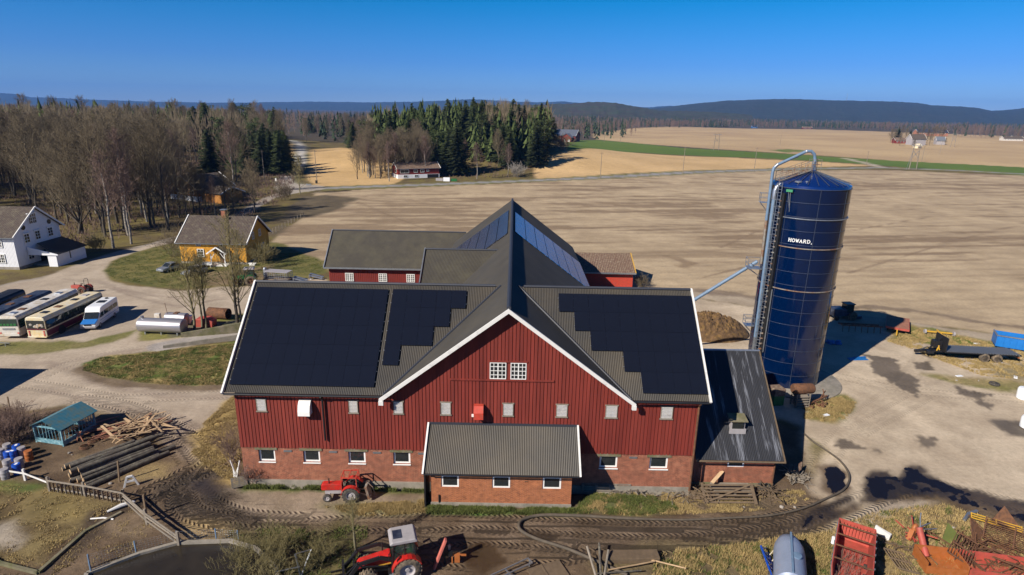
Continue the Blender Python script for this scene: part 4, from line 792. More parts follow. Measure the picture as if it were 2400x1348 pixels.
m.build('lettering', 'white', silo)
# shaft: chute, ladder with cage, pipes, platforms
m = MB(); m.bar(pc(209.5, SR+.18, 6.2), pc(209.5, SR+.18, 21.6), .28, .38, up=pc(209, 1, 0)); m.bar(pc(206.5, SR+.1, 1), pc(206.5, SR+.1, 21.7), .45, .14, up=pc(206.5, 1, 0)); m.build('unloading_chute', 'black', silo)
m = MB(); m.bar(pc(212, SR+.2, 3.8), pc(212, SR+.2, 11.2), .1, .1); m.build('pipe', 'galv', silo)
m = MB()
for ph in (199, 205.5): m.bar(pc(ph, SR+.35, .5), pc(ph, SR+.35, 22.8), .06)
z = .6
while z < 22.7: m.bar(pc(199, SR+.35, z), pc(205.5, SR+.35, z), .045); z += .34
lad = m.build('ladder', 'galv', silo)
m = MB(); z = 2.2
while z < 22.8:
    P = [pc(199+(6.5)*t/6, SR+.35+.5*math.sin(math.pi*t/6), z) for t in range(7)]
    for i in range(6): m.bar(P[i], P[i+1], .05)
    z += .75
for t in (1.5, 3, 4.5): m.bar(pc(199+6.5*t/6, SR+.35+.5*math.sin(math.pi*t/6), 2.2), pc(199+6.5*t/6, SR+.35+.5*math.sin(math.pi*t/6), 22.7), .04)
m.build('safety_cage', 'galv', lad)
m = MB(); z = 1.0; rnd = random.Random(3)
while z < 21:
    m.box(pc(205+rnd.uniform(0, 2), SR+.22, z), (.35, .3, .1), rz=rnd.random()); m.bar(pc(205, SR+.25, z), pc(208, SR+.25, z+.1), .05); z += .62
m.build('hatch_row', 'rustpipe', silo)
def cp(p): return (p[0]-SCX, p[1]-SCY, p[2])
m = MB(); b1 = pc(184, 4.5, 0)
m.tube([(b1[0]+.2, b1[1], 13.6), (b1[0]+.1, b1[1], 18.5)], .15, 10); m.build('lower_pipe', 'rustpipe', silo, True)
m = MB(); A1 = [(b1[0]+.1, b1[1], 18.5), (b1[0]+.05, b1[1], 23.6), (b1[0]+.12, b1[1], 24.1), (b1[0]+.45, b1[1], 24.45), (-1.4, .15, 25.65), (-.95, .1, 25.9), (-.5, .05, 25.9), (-.15, .02, 25.6), (0, 0, 25.1), (0, 0, 23.9)]
m.tube(A1, .16, 12); m.build('filling_pipe', 'pipe', silo, True)
m = MB(); m.tube([(0, 0, 23.85), (0, 0, 24.9)], .21, 12); m.tube([(b1[0]+.2, b1[1], 24.2), (b1[0]+.5, b1[1], 24.5)], .18, 12)
for p in ((-1.9, .2, 25.33), (-1.0, .1, 25.87)): m.ball(p, .2, 8)
m.build('pipe_elbow', 'galv', silo, True)
m = MB(); b2_ = pc(193, 4.3, 0); m.tube([(b2_[0]+.1, b2_[1]-.1, 5.2), (b2_[0], b2_[1], 21.7), (b2_[0]+.12, b2_[1], 22.15), (b2_[0]+.5, b2_[1], 22.45)], .21, 12); m.build('return_pipe', 'pipe', silo, True)
m = MB(); m.tube([(b2_[0]+.05, b2_[1], 1.0), (b2_[0]+.1, b2_[1]-.1, 5.2)], .2, 12); m.build('pipe_foot', 'galv', silo, True); m = MB(); m.tube([(b2_[0], b2_[1], 20.9), (b2_[0], b2_[1], 21.8), (b2_[0]+.14, b2_[1], 22.2), (b2_[0]+.5, b2_[1], 22.48)], .24, 12); m.build('pipe_elbow', 'galv', silo, True)
def platform(z, phi0, r0, r1, wd, name='platform'):
    m = MB(); c0 = Vector(pc(phi0, r0, z)); c1 = Vector(pc(phi0, r1, z)); s_ = Vector(pc(phi0+90, wd/2, 0)); 
    P = [c0-s_, c1-s_, c1+s_, c0+s_]; m.add([p for p in P]+[p-Vector((0, 0, .06)) for p in P], [(0, 1, 2, 3), (7, 6, 5, 4), (0, 4, 5, 1), (1, 5, 6, 2), (2, 6, 7, 3)])
    for h in (.5, 1.0):
        for i in range(3): m.bar(P[i]+Vector((0, 0, h)), P[i+1]+Vector((0, 0, h)), .045)
    for p in P: m.bar(p, p+Vector((0, 0, 1.0)), .05)
    m.bar(c1-s_, Vector(pc(phi0, r0, z-1)), .05); m.bar(c1+s_, Vector(pc(phi0, r0, z-1)), .05)
    return m.build(name, 'galv', silo)
platform(12.9, 170, SR, SR+1.5, 1.5); platform(20.3, 168, SR+.1, SR+1.0, .8); platform(6.1, 172, SR, SR+1.0, 1.2)
m = MB(); zt = lambda r: 23.86-(23.86-22.72)*(r/(SR-.35))
for s_ in (-.4, .4):
    a = Vector(pc(186, 3.9, 22.8)); b_ = Vector(pc(186, .5, 23.95)); sv = Vector(pc(276, s_, 0)); m.bar(a+sv, b_+sv, .1, .08)
    for t in range(6):
        p = a.lerp(b_, t/5)+sv; m.bar(p, p+Vector((0, 0, .95)), .04)
    m.bar(a+sv+Vector((0, 0, .95)), b_+sv+Vector((0, 0, .95)), .045); m.bar(a+sv+Vector((0, 0, .5)), b_+sv+Vector((0, 0, .5)), .04)
for t in range(14): p = Vector(pc(186, 3.9, 22.85)).lerp(Vector(pc(186, .5, 24.0)), t/13); sv = Vector(pc(276, .4, 0)); m.bar(p-sv, p+sv, .1, .03)
for p in ((.55, .45), (.55, -.45), (-.35, .45), (-.35, -.45)): m.bar((p[0], p[1], 23.75), (p[0], p[1], 25.1), .04)
for h in (24.55, 25.05):
    m.bar((.55, .45, h), (.55, -.45, h), .04); m.bar((.55, .45, h), (-.35, .45, h), .04); m.bar((.55, -.45, h), (-.35, -.45, h), .04)
m.build('roof_walkway', 'rustpipe', silo)
m = MB(); ph = 222; a = pc(ph, 3.25, 22.85); m.lathe([(.36, 0), (.36, .1), (.3, .14), (0.0, .15)], c=a, n=20); m.lathe([(.14, 0), (.14, .12), (0, .13)], c=pc(236, 3.0, 22.9), n=12); m.build('roof_hatch', 'galv', silo, True)
m = MB(); m.box(pc(217, SR+.25, 22.0), (.7, .1, .26), rz=R(217+90)); m.build('winch_sign', 'brass', silo); m = MB(); m.bar(pc(215, SR+.2, 21.9), pc(218.5, SR+.05, 20.2), .05); m.bar(pc(218, SR+.2, 21.9), pc(219.5, SR+.05, 19.8), .05); m.build('winch_stay', 'galv', silo)
slab = thing('silo_slab', 'round concrete slab under the blue silo', 'slab', (SCX, SCY, 0)); MB().lathe([(0.0, -.3), (SR+1.7, -.3), (SR+1.7, .1), (SR+1.6, .14), (0.0, .14)], c=(.5, -.7, 0), n=64).build('slab_top', 'conc', slab, True)
m = MB(); m.tube([(28.0, 66.5, 13.45), (13.6, 70.5, 1.1)], .20, 12); o = m.build('feed_pipe', 'pipe', None, True)
cv = tag(o, 'thin blue-grey conveying pipe running from the silo ladder down to the barn roof', 'pipe')
for t in range(1, 12):
    p = Vector((28.0, 66.5, 13.45)).lerp(Vector((13.6, 70.5, 1.1)), t/12); q = p+(Vector((13.6, 70.5, 1.1))-p).normalized()*.12; MB().tube([p, q], .235, 12).build('pipe_joint', 'pipe', o)
# ------------------------------------------------------------------ houses
def gable(root, L, Wd, h, rise, wall, roofm, oh=.5, eh=.5, base=None, trim='white', brd=.25, wallname='wall', sub=None):
    """house in local axes: front wall on y=0 facing -y, ridge along x"""
    m = MB(); m.b2((0, 0, 0), (L, Wd, h)); m.prism([(0, h), (Wd, h), (Wd/2, h+rise)], 0, .2, 'yz'); m.prism([(0, h), (Wd, h), (Wd/2, h+rise)], L-.2, L, 'yz')
    if brd:
        tz = lambda q: h+rise*max(0, 1-abs(q-Wd/2)/(Wd/2))-.03
        boards(m, 0, L, .4, h, 0, brd, .03); boards(m, 0, Wd, .4, tz, L, brd, .03, 'y', 1); boards(m, 0, Wd, .4, tz, 0, brd, .03, 'y', -1)
    m.build(wallname, wall, root)
    if base: MB().b2((-.04, -.07, -.1), (L+.07, Wd+.05, base)).build('foundation', 'conc', root)
    s_ = rise/(Wd/2); ze = h-eh*s_; m = MB(); r1 = h+rise+.12; e1 = ze+.12
    wave_roof(m, (-oh, -eh, e1), (L+oh, -eh, e1), (L+oh, Wd/2, r1), (-oh, Wd/2, r1), .3, .025); wave_roof(m, (L+oh, Wd+eh, e1), (-oh, Wd+eh, e1), (-oh, Wd/2, r1), (L+oh, Wd/2, r1), .3, .025)
    rf = m.build('roof', roofm, root)
    for x in (-oh, L+oh):
        for y in (-eh, Wd+eh):
            MB().bar((x, y, e1-.03), (x, Wd/2, r1+.0), .14, .26).build('verge_board', trim, root)
    MB().b2((-oh, -eh-.12, e1-.14), (L+oh, -eh-.02, e1-.02)).build('gutter', 'grey', root)
    return rf
# yellow house
yh = thing('yellow_house', 'small yellow boarded house with brown tiled roof and white gabled porch', 'house', (-64.0, 112.0, 0))
rf = gable(yh, 12.6, 11.2, 4.35, 3.95, 'ywall', 'tile', .55, .55, .4)
m = MB(); m.b2((6.2, 5.1, 7.6), (7.0, 5.9, 9.6)); ch = m.build('chimney', 'brick', rf); MB().b2((6.05, 4.95, 9.6), (7.15, 6.05, 9.72)).build('chimney_cap', 'grey', ch); MB().b2((7.25, 4.7, 7.2), (7.9, 5.3, 8.2)).build('vent_box', 'black', rf)
window(yh, 3.3, 4.6, 1.3, 2.9, -.05, nx=2, nz=3, fw=.13, mw=.07, dep=.12)
for a in (3.2, 7.5): window(yh, a, a+.9, 3.45, 4.0, -.05, nx=2, fw=.08, dep=.1)
window(yh, 3.2, 4.2, 4.2, 5.6, 12.65, 1, 'y', nx=2, nz=2); window(yh, 6.4, 7.4, 4.2, 5.6, 12.65, 1, 'y', nx=2, nz=2); window(yh, 7.2, 8.4, 1.2, 2.6, 12.65, 1, 'y', nx=2, nz=2)
po = MB(); 
for x in (6.7, 9.3): po.b2((x-.08, -1.9, .1), (x+.08, -1.74, 2.4))
po.b2((6.4, -2.0, -.05), (9.6, -.05, .15)); po.bar((6.78, -1.82, 1.5), (7.5, -1.82, 2.6), .1); po.bar((9.22, -1.82, 1.5), (8.5, -1.82, 2.6), .1); po_ = po.build('porch', 'white', yh)
m = MB(); wave_roof(m, (6.2, -2.2, 2.55), (6.2, 0, 2.55), (8.0, 0, 3.75), (8.0, -2.2, 3.75), .3, .02); wave_roof(m, (9.8, 0, 2.55), (9.8, -2.2, 2.55), (8.0, -2.2, 3.75), (8.0, 0, 3.75), .3, .02); m.build('porch_roof', 'tile', po_)
MB().bar((6.1, -2.25, 2.45), (8.0, -2.25, 3.72), .12, .24).build('barge_board', 'white', po_); MB().bar((9.9, -2.25, 2.45), (8.0, -2.25, 3.72), .12, .24).build('barge_board', 'white', po_)
MB().b2((7.5, -.1, .2), (8.5, -.02, 2.3)).build('door', 'rust', yh)
# white farmhouse
wh = thing('white_house', 'big white two-storey farmhouse with dark tiled roof at the left edge', 'house', (-108, 104.9, 0))
rf = gable(wh, 18.2, 11.3, 6.45, 4.1, 'whitewall', 'tile', .6, .7, .5)
for a, b_ in ((1.2, 2.9), (4.1, 5.8)):
    for x in (16.1, 12.2): window(wh, x-1.5, x, a, b_, -.05, nx=4, nz=3, fw=.12, mw=.06, dep=.12)
for y, a, b_, w_ in ((4.1, 7.6, 9.5, 1.9), (2.3, 4.4, 6.1, 1.3), (4.9, 4.5, 6.2, 1.3), (8.1, 4.5, 6.2, 1.3), (2.4, 1.3, 3.0, 1.4)):
    window(wh, y, y+w_, a, b_, 18.25, 1, 'y', nx=4 if w_ > 1.5 else 2, nz=3, fw=.1, mw=.06, dep=.1)
    MB().b2((18.22, y-.15, b_+.02), (18.45, y+w_+.15, b_+.16)).build('window_head', 'white', wh)
for y in (2.6, 8.9): MB().lathe([(.45, 0), (.45, .1), (.0, .1)], c=(18.24, y, 7.3), axis='x', n=16).build('round_window', 'glass', wh)
m = MB(); m.b2((21.6, 2.9, 0), (23.4, 10.2, 2.35)); m.b2((18.3, 10.0, 0), (21.6, 10.2, 2.9)); pw = m.build('annex_wall', 'whitewall', wh)
MB().b2((23.38, 5.9, .9), (23.45, 6.1, 2.2)).build('narrow_window', 'glass', pw)
m = MB(); wave_roof(m, (23.8, 2.4, 2.4), (23.8, 10.6, 2.4), (18.3, 11.4, 3.9), (18.3, 4.9, 3.9), .4, .01); m.build('annex_roof', 'black', wh)
m = MB(); m.prism([(18.3, 2.2), (23.8, 2.2), (23.8, 2.38), (18.3, 3.75)], 2.4, 2.55); m.b2((21.7, 2.6, 0), (23.3, 2.9, 2.2)); m.build('annex_gable', 'whitewall', wh)
MB().b2((18.28, 5.2, .2), (18.34, 6.6, 2.3)).build('door', 'black', wh); MB().b2((18.3, 3.2, 0), (21.6, 8, .3)).build('steps', 'conc', wh)
rd = MB(); rd.prism([(-.8, 0), (.8, 0), (0, .5)], -.4, .4)
# red roadside house
x, y = G(933, 419); rh = thing('red_house', 'low red house on a white basement beside the road under the wood', 'house', (x, y, 0), R(26))
rf = gable(rh, 19, 8.5, 4.4, 2.2, 'red2', 'tile_r', .6, .5, None, brd=0)
MB().b2((-.06, -.08, -.1), (19.06, 8.6, 1.7)).build('basement', 'whitewall', rh)
for a, w_, z0, z1 in ((1, 4, 2.3, 3.9), (7.2, 1.8, 2.5, 3.8), (10.2, 1.8, 2.5, 3.8), (13, 1.2, 2.8, 3.6)): window(rh, a, a+w_, z0, z1, -.03, nx=2, fw=.14, dep=.1)
for a in (2.4, 7.4): window(rh, a, a+1.8, .5, 1.5, -.1, nx=2, fw=.14, dep=.1)
window(rh, 2, 4.5, 2.3, 3.9, -.03, -1, 'y', nx=2, fw=.14, dep=.1)
MB().b2((13.4, -.14, .0), (18.6, -.06, 1.6)).build('garage_opening', 'black', rh); MB().b2((4.9, 3.8, 6.1), (5.7, 4.6, 7.4)).build('chimney', 'grey', rf)
# brown house hidden in the trees
hh = thing('ochre_house', 'ochre house with dark roofs half hidden by tree trunks in the wood', 'house', on(-99.5, 188.5), R(64))
rf = gable(hh, 13, 13.5, 4.2, 3.6, 'owall', 'tile', .7, .8, None, brd=0)
MB().b2((-.08, -.06, -.1), (13.05, 13.6, 1.6)).build('basement', 'whitewall', hh)
for y_ in (2, 8): window(hh, y_, y_+2, 2.2, 3.6, -.03, -1, 'y', nx=2, fw=.14, dep=.1)
m = MB(); m.b2((1, -9, 0), (9, -.1, 3.2)); m.build('side_wing', 'owall', hh)
m = MB(); wave_roof(m, (.4, -9.6, 3.0), (.4, 0, 3.0), (5, 0, 4.9), (5, -9.6, 4.9), .3, .02); wave_roof(m, (9.6, 0, 3.0), (9.6, -9.6, 3.0), (5, -9.6, 4.9), (5, 0, 4.9), .3, .02); m.build('side_roof', 'tile', hh)
m = MB(); m.bar((.3, -9.7, 3.0), (5, -9.7, 4.95), .14, .3); m.bar((9.7, -9.7, 3.0), (5, -9.7, 4.95), .14, .3); m.build('barge_board', 'white', hh)
# far red barn by the green field
x, y = G(1296, 331); fb = thing('far_barn', 'distant red barn with pale metal roofs at the end of the green field', 'barn', (x, y, 0), R(-22))
rf = gable(fb, 24, 17, 6.5, 5.5, 'red2', 'galv', .8, .8, None, brd=0)
m = MB(); m.b2((12, -9, 0), (22, 0, 5)); m.prism([(12, 5), (22, 5), (17, 8.2)], -9, 0); m.build('front_wing', 'red2', fb)
m = MB(); wave_roof(m, (11.4, -9.6, 4.7), (11.4, 2, 4.7), (17, 2, 8.6), (17, -9.6, 8.6), .5, .03); wave_roof(m, (22.6, 2, 4.7), (22.6, -9.6, 4.7), (17, -9.6, 8.6), (17, 2, 8.6), .5, .03); m.build('wing_roof', 'grey', fb)
for a in (14.5, 19): MB().b2((a, -9.12, .3), (a+1.8, -9.0, 3)).build('door', 'white', fb)
for a in (3, 8): window(fb, a, a+1.5, 2.5, 4, -.05, nx=2, fw=.2, dep=.1)
# distant farm on the plain and other far buildings
def far_house(px, py, L, Wd, h, rise, rz, wall, roofm, label, cat='house', win=True):
    x, y = G(px, py); t = thing('farm_building' if cat != 'house' else 'house', label, cat, on(x, y), R(rz)); gable(t, L, Wd, h, rise, wall, roofm, .6, .6, None, brd=0)
    if win:
        for a in np.arange(1.5, L-2, 3.6): window(t, a, a+1.4, h-2.2, h-.8, -.03, fw=.2, dep=.1)
    return t
far_house(2136, 340, 17, 10, 7, 5, 5, 'greyp', 'tile', 'distant white two-storey farmhouse among bare trees on the plain')
far_house(2098, 336, 26, 9, 3.6, 3, -5, 'red2', 'tile_r', 'distant low red farm building left of the white farmhouse on the plain', 'barn')
far_house(2150, 318, 46, 16, 5.5, 4.5, -8, 'woodr', 'navy', 'distant long barn with a dark blue roof behind the plain farmhouse', 'barn')
far_house(2194, 339, 9, 8, 5, 4, -12, 'greyp', 'grey', 'distant small blue-white house right of the plain farmhouse')
far_house(2151, 348, 7, 5, 2.6, 2, 30, 'cream', 'cream', 'tiny distant cream shed in front of the plain farmhouse', 'shed', False)
far_house(1763, 300, 14, 9, 3, 3, 0, 'tarp', 'navy', 'tiny distant blue house at the far wood edge')
far_house(1882, 302, 24, 8, 3, 2.5, 0, 'red2', 'tile_r', 'tiny distant brown house at the far wood edge')
far_house(2352, 330, 26, 9, 3.4, 2.5, -4, 'creamw', 'tile', 'tiny distant pale house at the right wood edge')
far_house(2376, 329, 18, 9, 3.4, 2.5, 4, 'red2', 'tile', 'tiny distant dark house at the far right wood edge')
far_house(776, 282, 10, 9, 6, 5, 8, 'red2', 'tile_r', 'tiny distant red house between the trees left of the wood')
# ------------------------------------------------------------------ vehicles: local x forward, y left
def wheel(root, x, y, r, w, tyre='rubber', rim='greyp', lugs=0, dish=.3, name='wheel'):
    s_ = 1 if y > 0 else -1
    m = MB(); m.lathe([(r*.58, -w/2), (r*.9, -w/2), (r, -w*.36), (r, w*.36), (r*.9, w/2), (r*.58, w/2), (r*.58, -w/2)], c=(x, y, r), axis='y', n=28)
    if lugs:
        for k in range(lugs):
            a = 2*math.pi*k/lugs
            for q in (-1, 1):
                a2 = a+(.5 if q > 0 else 0)*2*math.pi/lugs
                m.box((x+(r+.02)*math.cos(a2), y+q*w*.24, r+(r+.02)*math.sin(a2)), (.10, w*.52, r*.07), rx=0, ry=-a2+math.pi/2, rz=0)
    o = m.build(name, tyre, root, True)
    d = s_*w/2; m = MB(); m.lathe([(r*.60, -s_*w*.4), (r*.60, d*.92), (r*.54, d*.92), (r*.5, d*.25), (r*.2, d*.15), (r*.16, d*.6), (0.0, d*.62)], c=(x, y, r), axis='y', n=20); m.build('rim', rim, o, True)
    return o
def body_prism(name, prof, w, mt, root, bevel=.06, y0=None, label=None):
    m = MB(); a = -w/2 if y0 is None else y0; m.prism(prof, a, a+w); return m.build(name, mt, root, bevel=bevel, label=label)
# buses: local +x is the nose, they point away from the camera except where noted
def bus(label, loc, rz, L, roofm, bodym, lower, band, glassm, hatches, detail=True, rear='glass', grp='old buses parked side by side'):
    t = thing('bus', label, 'bus', loc, rz, grp); Wd, Hh, g0 = 2.5, 3.05, .38; y = Wd/2
    pr_ = [(-y, g0), (y, g0), (y, 2.6), (y-.06, 2.85), (y-.28, Hh-.02), (0, Hh+.03), (-y+.28, Hh-.02), (-y+.06, 2.85), (-y, 2.6)]
    MB().prism(pr_, .02, L-.02, 'yz').build('body', bodym, t, bevel=.09)
    pr2 = [(-y+.05, 2.86), (y-.05, 2.86), (y-.28, Hh+.01), (0, Hh+.06), (-y+.28, Hh+.01)]
    MB().prism(pr2, .06, L-.06, 'yz').build('roof', roofm, t)
    if lower:
        for s_ in (-1, 1): MB().b2((.1, s_*y-.012, g0+.1), (L-.1, s_*y+.012, 1.25)).build('side_panel', lower, t)
    for s_ in (-1, 1):
        MB().b2((.15, s_*y-.016, 1.42), (L-.15, s_*y+.016, 2.55)).build('window_band', 'black', t)
        n = 7
        for k in range(n):
            a = .3+(L-.6)*k/n; MB().b2((a, s_*(y-.01)-.016, 1.5), (a+(L-.6)/n-.1, s_*(y-.01)+.022*(1)+.006, 2.5)).build('window', glassm, t) if False else MB().box((a+(L-.6)/n/2-.05, s_*(y+.016), 2.0), ((L-.6)/n-.12, .02, .95)).build('window', glassm, t)
    for (hx, hc) in hatches:
        MB().b2((hx-.4, -.4, Hh+.02), (hx+.4, .4, Hh+.13)).build('roof_hatch', hc, t, bevel=.03)
    for (wx) in (2.6, L-2.6):
        for s_ in (-1, 1):
            MB().lathe([(.62, -.02), (.62, .03), (0.0, .03)], c=(wx, s_*y-.01, .52), axis='y', n=20).build('wheel_arch', 'black', t); wheel(t, wx, s_*(y-.13), .48, .28, rim='greyp')
    return t
b3 = bus('cream and maroon bus with rusty patched roof, junk heaped behind its rear window', (-60.9, 71.6, 0), R(90), 11.3, 'cream', 'cream', 'maroon', None, 'glass', [(1.9, 'black'), (4.3, 'rust'), (7.4, 'black'), (9.5, 'greyp')])
MB().b2((-.02, -1.12, 1.55), (.03, 1.12, 2.62)).build('rear_window', 'glass', b3); MB().b2((-.03, -1.2, 1.36), (.03, 1.2, 1.52)).build('stripe', 'maroon', b3)
for s_ in (-1, 1):
    for k in range(4): MB().b2((-.04, s_*.95-.1, .55+k*.19), (.02, s_*.95+.1, .66+k*.19)).build('rear_light', 'trred', b3)
m = MB(); rnd = random.Random(2)
for k in range(9): m.ball((-.02, rnd.uniform(-.9, .6), 1.66+rnd.random()*.4), .16+rnd.random()*.1, 8, (.3, 1, .8))
m.build('junk', 'stone', b3); m = MB(); m.box((-.04, -.15, 1.8), (.05, .45, .3), rx=.3); m.box((-.04, -.55, 2.0), (.05, .4, .3), rx=-.3); m.build('boxes', 'wood', b3)
MB().b2((-.1, -1.2, .36), (.0, 1.2, .48)).build('bumper', 'cream', b3)
b2 = bus('white bus with grimy cream roof and three roof hatches, second from the van', (-64.5, 71.7, 0), R(94), 12.4, 'creamw', 'creamw', None, None, 'glassg', [(1.3, 'galv'), (2.9, 'rust'), (7.2, 'black'), (10.2, 'galv')])
MB().b2((-.02, -1.12, 1.75), (.03, 1.12, 2.72)).build('rear_window', 'glassg', b2); MB().b2((-.03, -.75, 1.25), (.0, .75, 1.5)).build('number_plate', 'galv', b2)
for s_ in (-1, 1): MB().b2((-.04, s_*1.08-.1, .7), (.02, s_*1.08+.1, .9)).build('rear_light', 'trred', b2)
m = MB()
for k in range(5): m.box((-.005, -.85+k*.42, 1.95), (.06, .3, .3))
m.build('seat_row', 'green', b2)
MB().b2((-.12, -1.2, .45), (0, 1.2, .75)).build('bumper', 'creamw', b2)
b1 = bus('dark blue-grey bus with two roof hatches, third from the van', (-67.6, 72.0, 0), R(94), 11.2, 'navy', 'navy', None, None, 'glass', [(4.6, 'rust'), (8.0, 'rust')])
b0 = bus('dark bus at the left edge, farthest from the white van', (-71.7, 72.6, 0), R(95), 10.9, 'black', 'navy', None, None, 'glass', [(6.0, 'greyp')])
# white minibus van, nose to the camera
van = thing('van', 'white minibus van with a blue bonnet and high roof, parked beside the cream bus', 'van', (-58.05, 82.0, 0), R(-80))
prf = [(0, .38), (6.9, .38), (7.0, .55), (6.95, .95), (5.95, 1.25), (5.25, 2.05), (5.0, 2.55), (4.5, 2.66), (.15, 2.66), (0, 2.5)]
body_prism('body', prf, 1.95, 'vanw', van, .1)
m = MB(); m.prism([(5.98, 1.27), (6.96, .98), (6.99, .9), (7.02, .98), (5.99, 1.32)], -.9, .9); m.build('bonnet', 'vanb', van)
m = MB(); m.prism([(5.93, 1.33), (5.33, 2.05), (5.36, 2.09), (5.97, 1.36)], -.86, .86); m.build('windscreen', 'glass', van)
for s_ in (-1, 1):
    MB().prism([(4.45, 1.35), (5.65, 1.35), (5.15, 1.98), (4.45, 1.98)], s_*.975-.012, s_*.975+.012).build('door_window', 'glassg', van)
    for k in range(3): MB().b2((.35+k*1.35, s_*.975-.012, 1.38), (1.6+k*1.35, s_*.975+.012, 2.0)).build('window', 'glassg', van)
    MB().b2((.1, s_*.98-.01, .95), (5.6, s_*.98+.01, 1.0)).build('side_stripe', 'vanb', van)
    for wx in (1.5, 5.75): wheel(van, wx, s_*.88, .36, .24, rim='greyp')
    MB().b2((6.86, s_*.72-.17, .78), (7.0, s_*.72+.17, .93)).build('headlight', 'galv', van); MB().b2((5.4, s_*1.1-.08, 1.45), (5.5, s_*1.1+.08, 1.7)).build('mirror', 'black', van)
MB().b2((6.9, -.95, .38), (7.08, .95, .62)).build('bumper', 'greyp', van); MB().b2((6.98, -.45, .7), (7.02, .45, .9)).build('grille', 'black', van)
MB().b2((1.9, -.5, 2.64), (2.9, .5, 2.72)).build('roof_hatch', 'black', van); MB().lathe([(.25, 2.64), (.2, 2.78), (0.0, 2.8)], c=(.9, 0, 0), n=14).build('roof_vent', 'black', van)
# cars on the lawn
def car(label, loc, rz, bm, est=False):
    t = thing('car', label, 'car', loc, rz, 'silver cars parked on the lawn'); 
    body_prism('body', [(0, .35), (4.4, .35), (4.45, .62), (4.3, .78), (3.2, .93), (.15, .95), (0, .8)], 1.72, bm, t, .08)
    cb = [(.15, .94), (3.25, .94), (2.45, 1.42), (.45, 1.44)] if est else [(.45, .94), (3.25, .94), (2.45, 1.4), (1.15, 1.42)]
    body_prism('cabin', cb, 1.5, 'glass', t, .05); u = cb
    MB().b2((cb[3][0]+.05, -.72, 1.41), (2.4, .72, 1.47)).build('roof', bm, t, bevel=.03)
    for s_ in (-1, 1):
        for wx in (.8, 3.55): wheel(t, wx, s_*.78, .31, .2, rim='galv')
        MB().b2((4.3, s_*.62-.18, .62), (4.44, s_*.62+.18, .76)).build('headlight', 'galv', t)
        MB().bar((3.2, s_*.76, .95), (2.42, s_*.7, 1.44), .07).build('pillar', bm, t)
    MB().b2((4.42, -.8, .36), (4.52, .8, .52)).build('bumper', 'galv', t)
    return t
x, y = G(395, 632); car('silver saloon with a pale roof, left of the two cars on the lawn', (x+1.4, y+1.6, 0), R(-110), 'silver')
x, y = G(450, 640); car('grey estate car behind the twigs, right of the two cars on the lawn', (x+1.6, y+1.6, 0), R(-112), 'silver', True)
# tractors
def tractor(t, s=1., paint='trred', cab=None, loader=False, big=True, rimc='greyp', fend=None):
    rr, rw_, fr_, fw_ = (.88, .5, .62, .38) if big else (.64, .32, .34, .18); wb = 2.5 if big else 1.85
    ty = 'rubberm' if big else 'rubber'; yw = .88 if big else .68
    for s_ in (-1, 1):
        wheel(t, 0, s_*yw, rr, rw_, ty, rimc, 20 if big else 16); wheel(t, wb, s_*(yw-.08), fr_, fw_, ty, rimc, 16 if big else 0)
    if big:
        body_prism('bonnet', [(.95, 1.0), (3.05, .95), (3.15, 1.2), (3.0, 1.42), (.95, 1.78)], .78, paint, t, .12)
        for s_ in (-1, 1): MB().b2((1.2, s_*.395-.015, 1.05), (3.0, s_*.395+.015, 1.2)).build('side_stripe', 'black', t)
        MB().b2((3.1, -.33, .85), (3.2, .33, 1.25)).build('grille', 'black', t)
        m = MB(); m.b2((-.5, -.28, .55), (3.0, .28, 1.0)); m.b2((2.2, -.7, .5), (2.7, .7, .7)); m.b2((-.15, -.75, .75), (.15, .75, 1.0)); m.b2((.3, -.85, .55), (1.2, -.5, .95)); m.b2((.3, .5, .55), (1.2, .85, .95)); m.build('chassis', 'black', t)
    else:
        body_prism('bonnet', [(.75, .8), (2.3, .78), (2.36, .85), (2.34, 1.26), (2.2, 1.32), (.75, 1.34)], .56, paint, t, .07)
        MB().b2((2.33, -.24, .84), (2.38, .24, 1.22)).build('grille', 'black', t)
        m = MB(); m.b2((-.35, -.2, .45), (2.1, .2, .82)); m.b2((1.7, -.6, .36), (2.0, .6, .5)); m.b2((-.12, -.6, .55), (.12, .6, .75)); m.build('chassis', 'greyp', t)
        m = MB(); m.b2((-.1, -.26, 1.0), (.4, .26, 1.1)); m.b2((-.15, -.26, 1.1), (-.05, .26, 1.45)); m.build('seat', 'black', t)
        m = MB(); m.bar((.75, 0, 1.3), (.55, 0, 1.55), .04); m.lathe([(.2, 0), (.2, .03), (.17, .03), (.17, 0)], c=(.55, 0, 1.55), n=16); m.build('steering_wheel', 'black', t)
    for s_ in (-1, 1):                                        # mudguards: curved sheet over the rear wheels
        m = MB(); n = 9; P = []
        for k in range(n+1):
            a = R(8+150*k/n); P.append(((rr+.12)*math.cos(a), rr+(rr+.12)*math.sin(a)))
        Q = [(p[0]*.95, rr+(p[1]-rr)*.95) for p in reversed(P)]
        a_, b_ = sorted((s_*(yw+rw_*.5), s_*(yw-rw_*.62))); m.prism(P+Q, a_, b_); m.build('mudguard', fend or paint, t)
    m = MB(); m.tube([(1.45 if big else 1.75, -.3 if big else .12, 1.3), (1.45 if big else 1.75, -.3 if big else .12, 2.3 if big else 1.75)], .05, 8); m.build('exhaust', 'black', t)
    return t
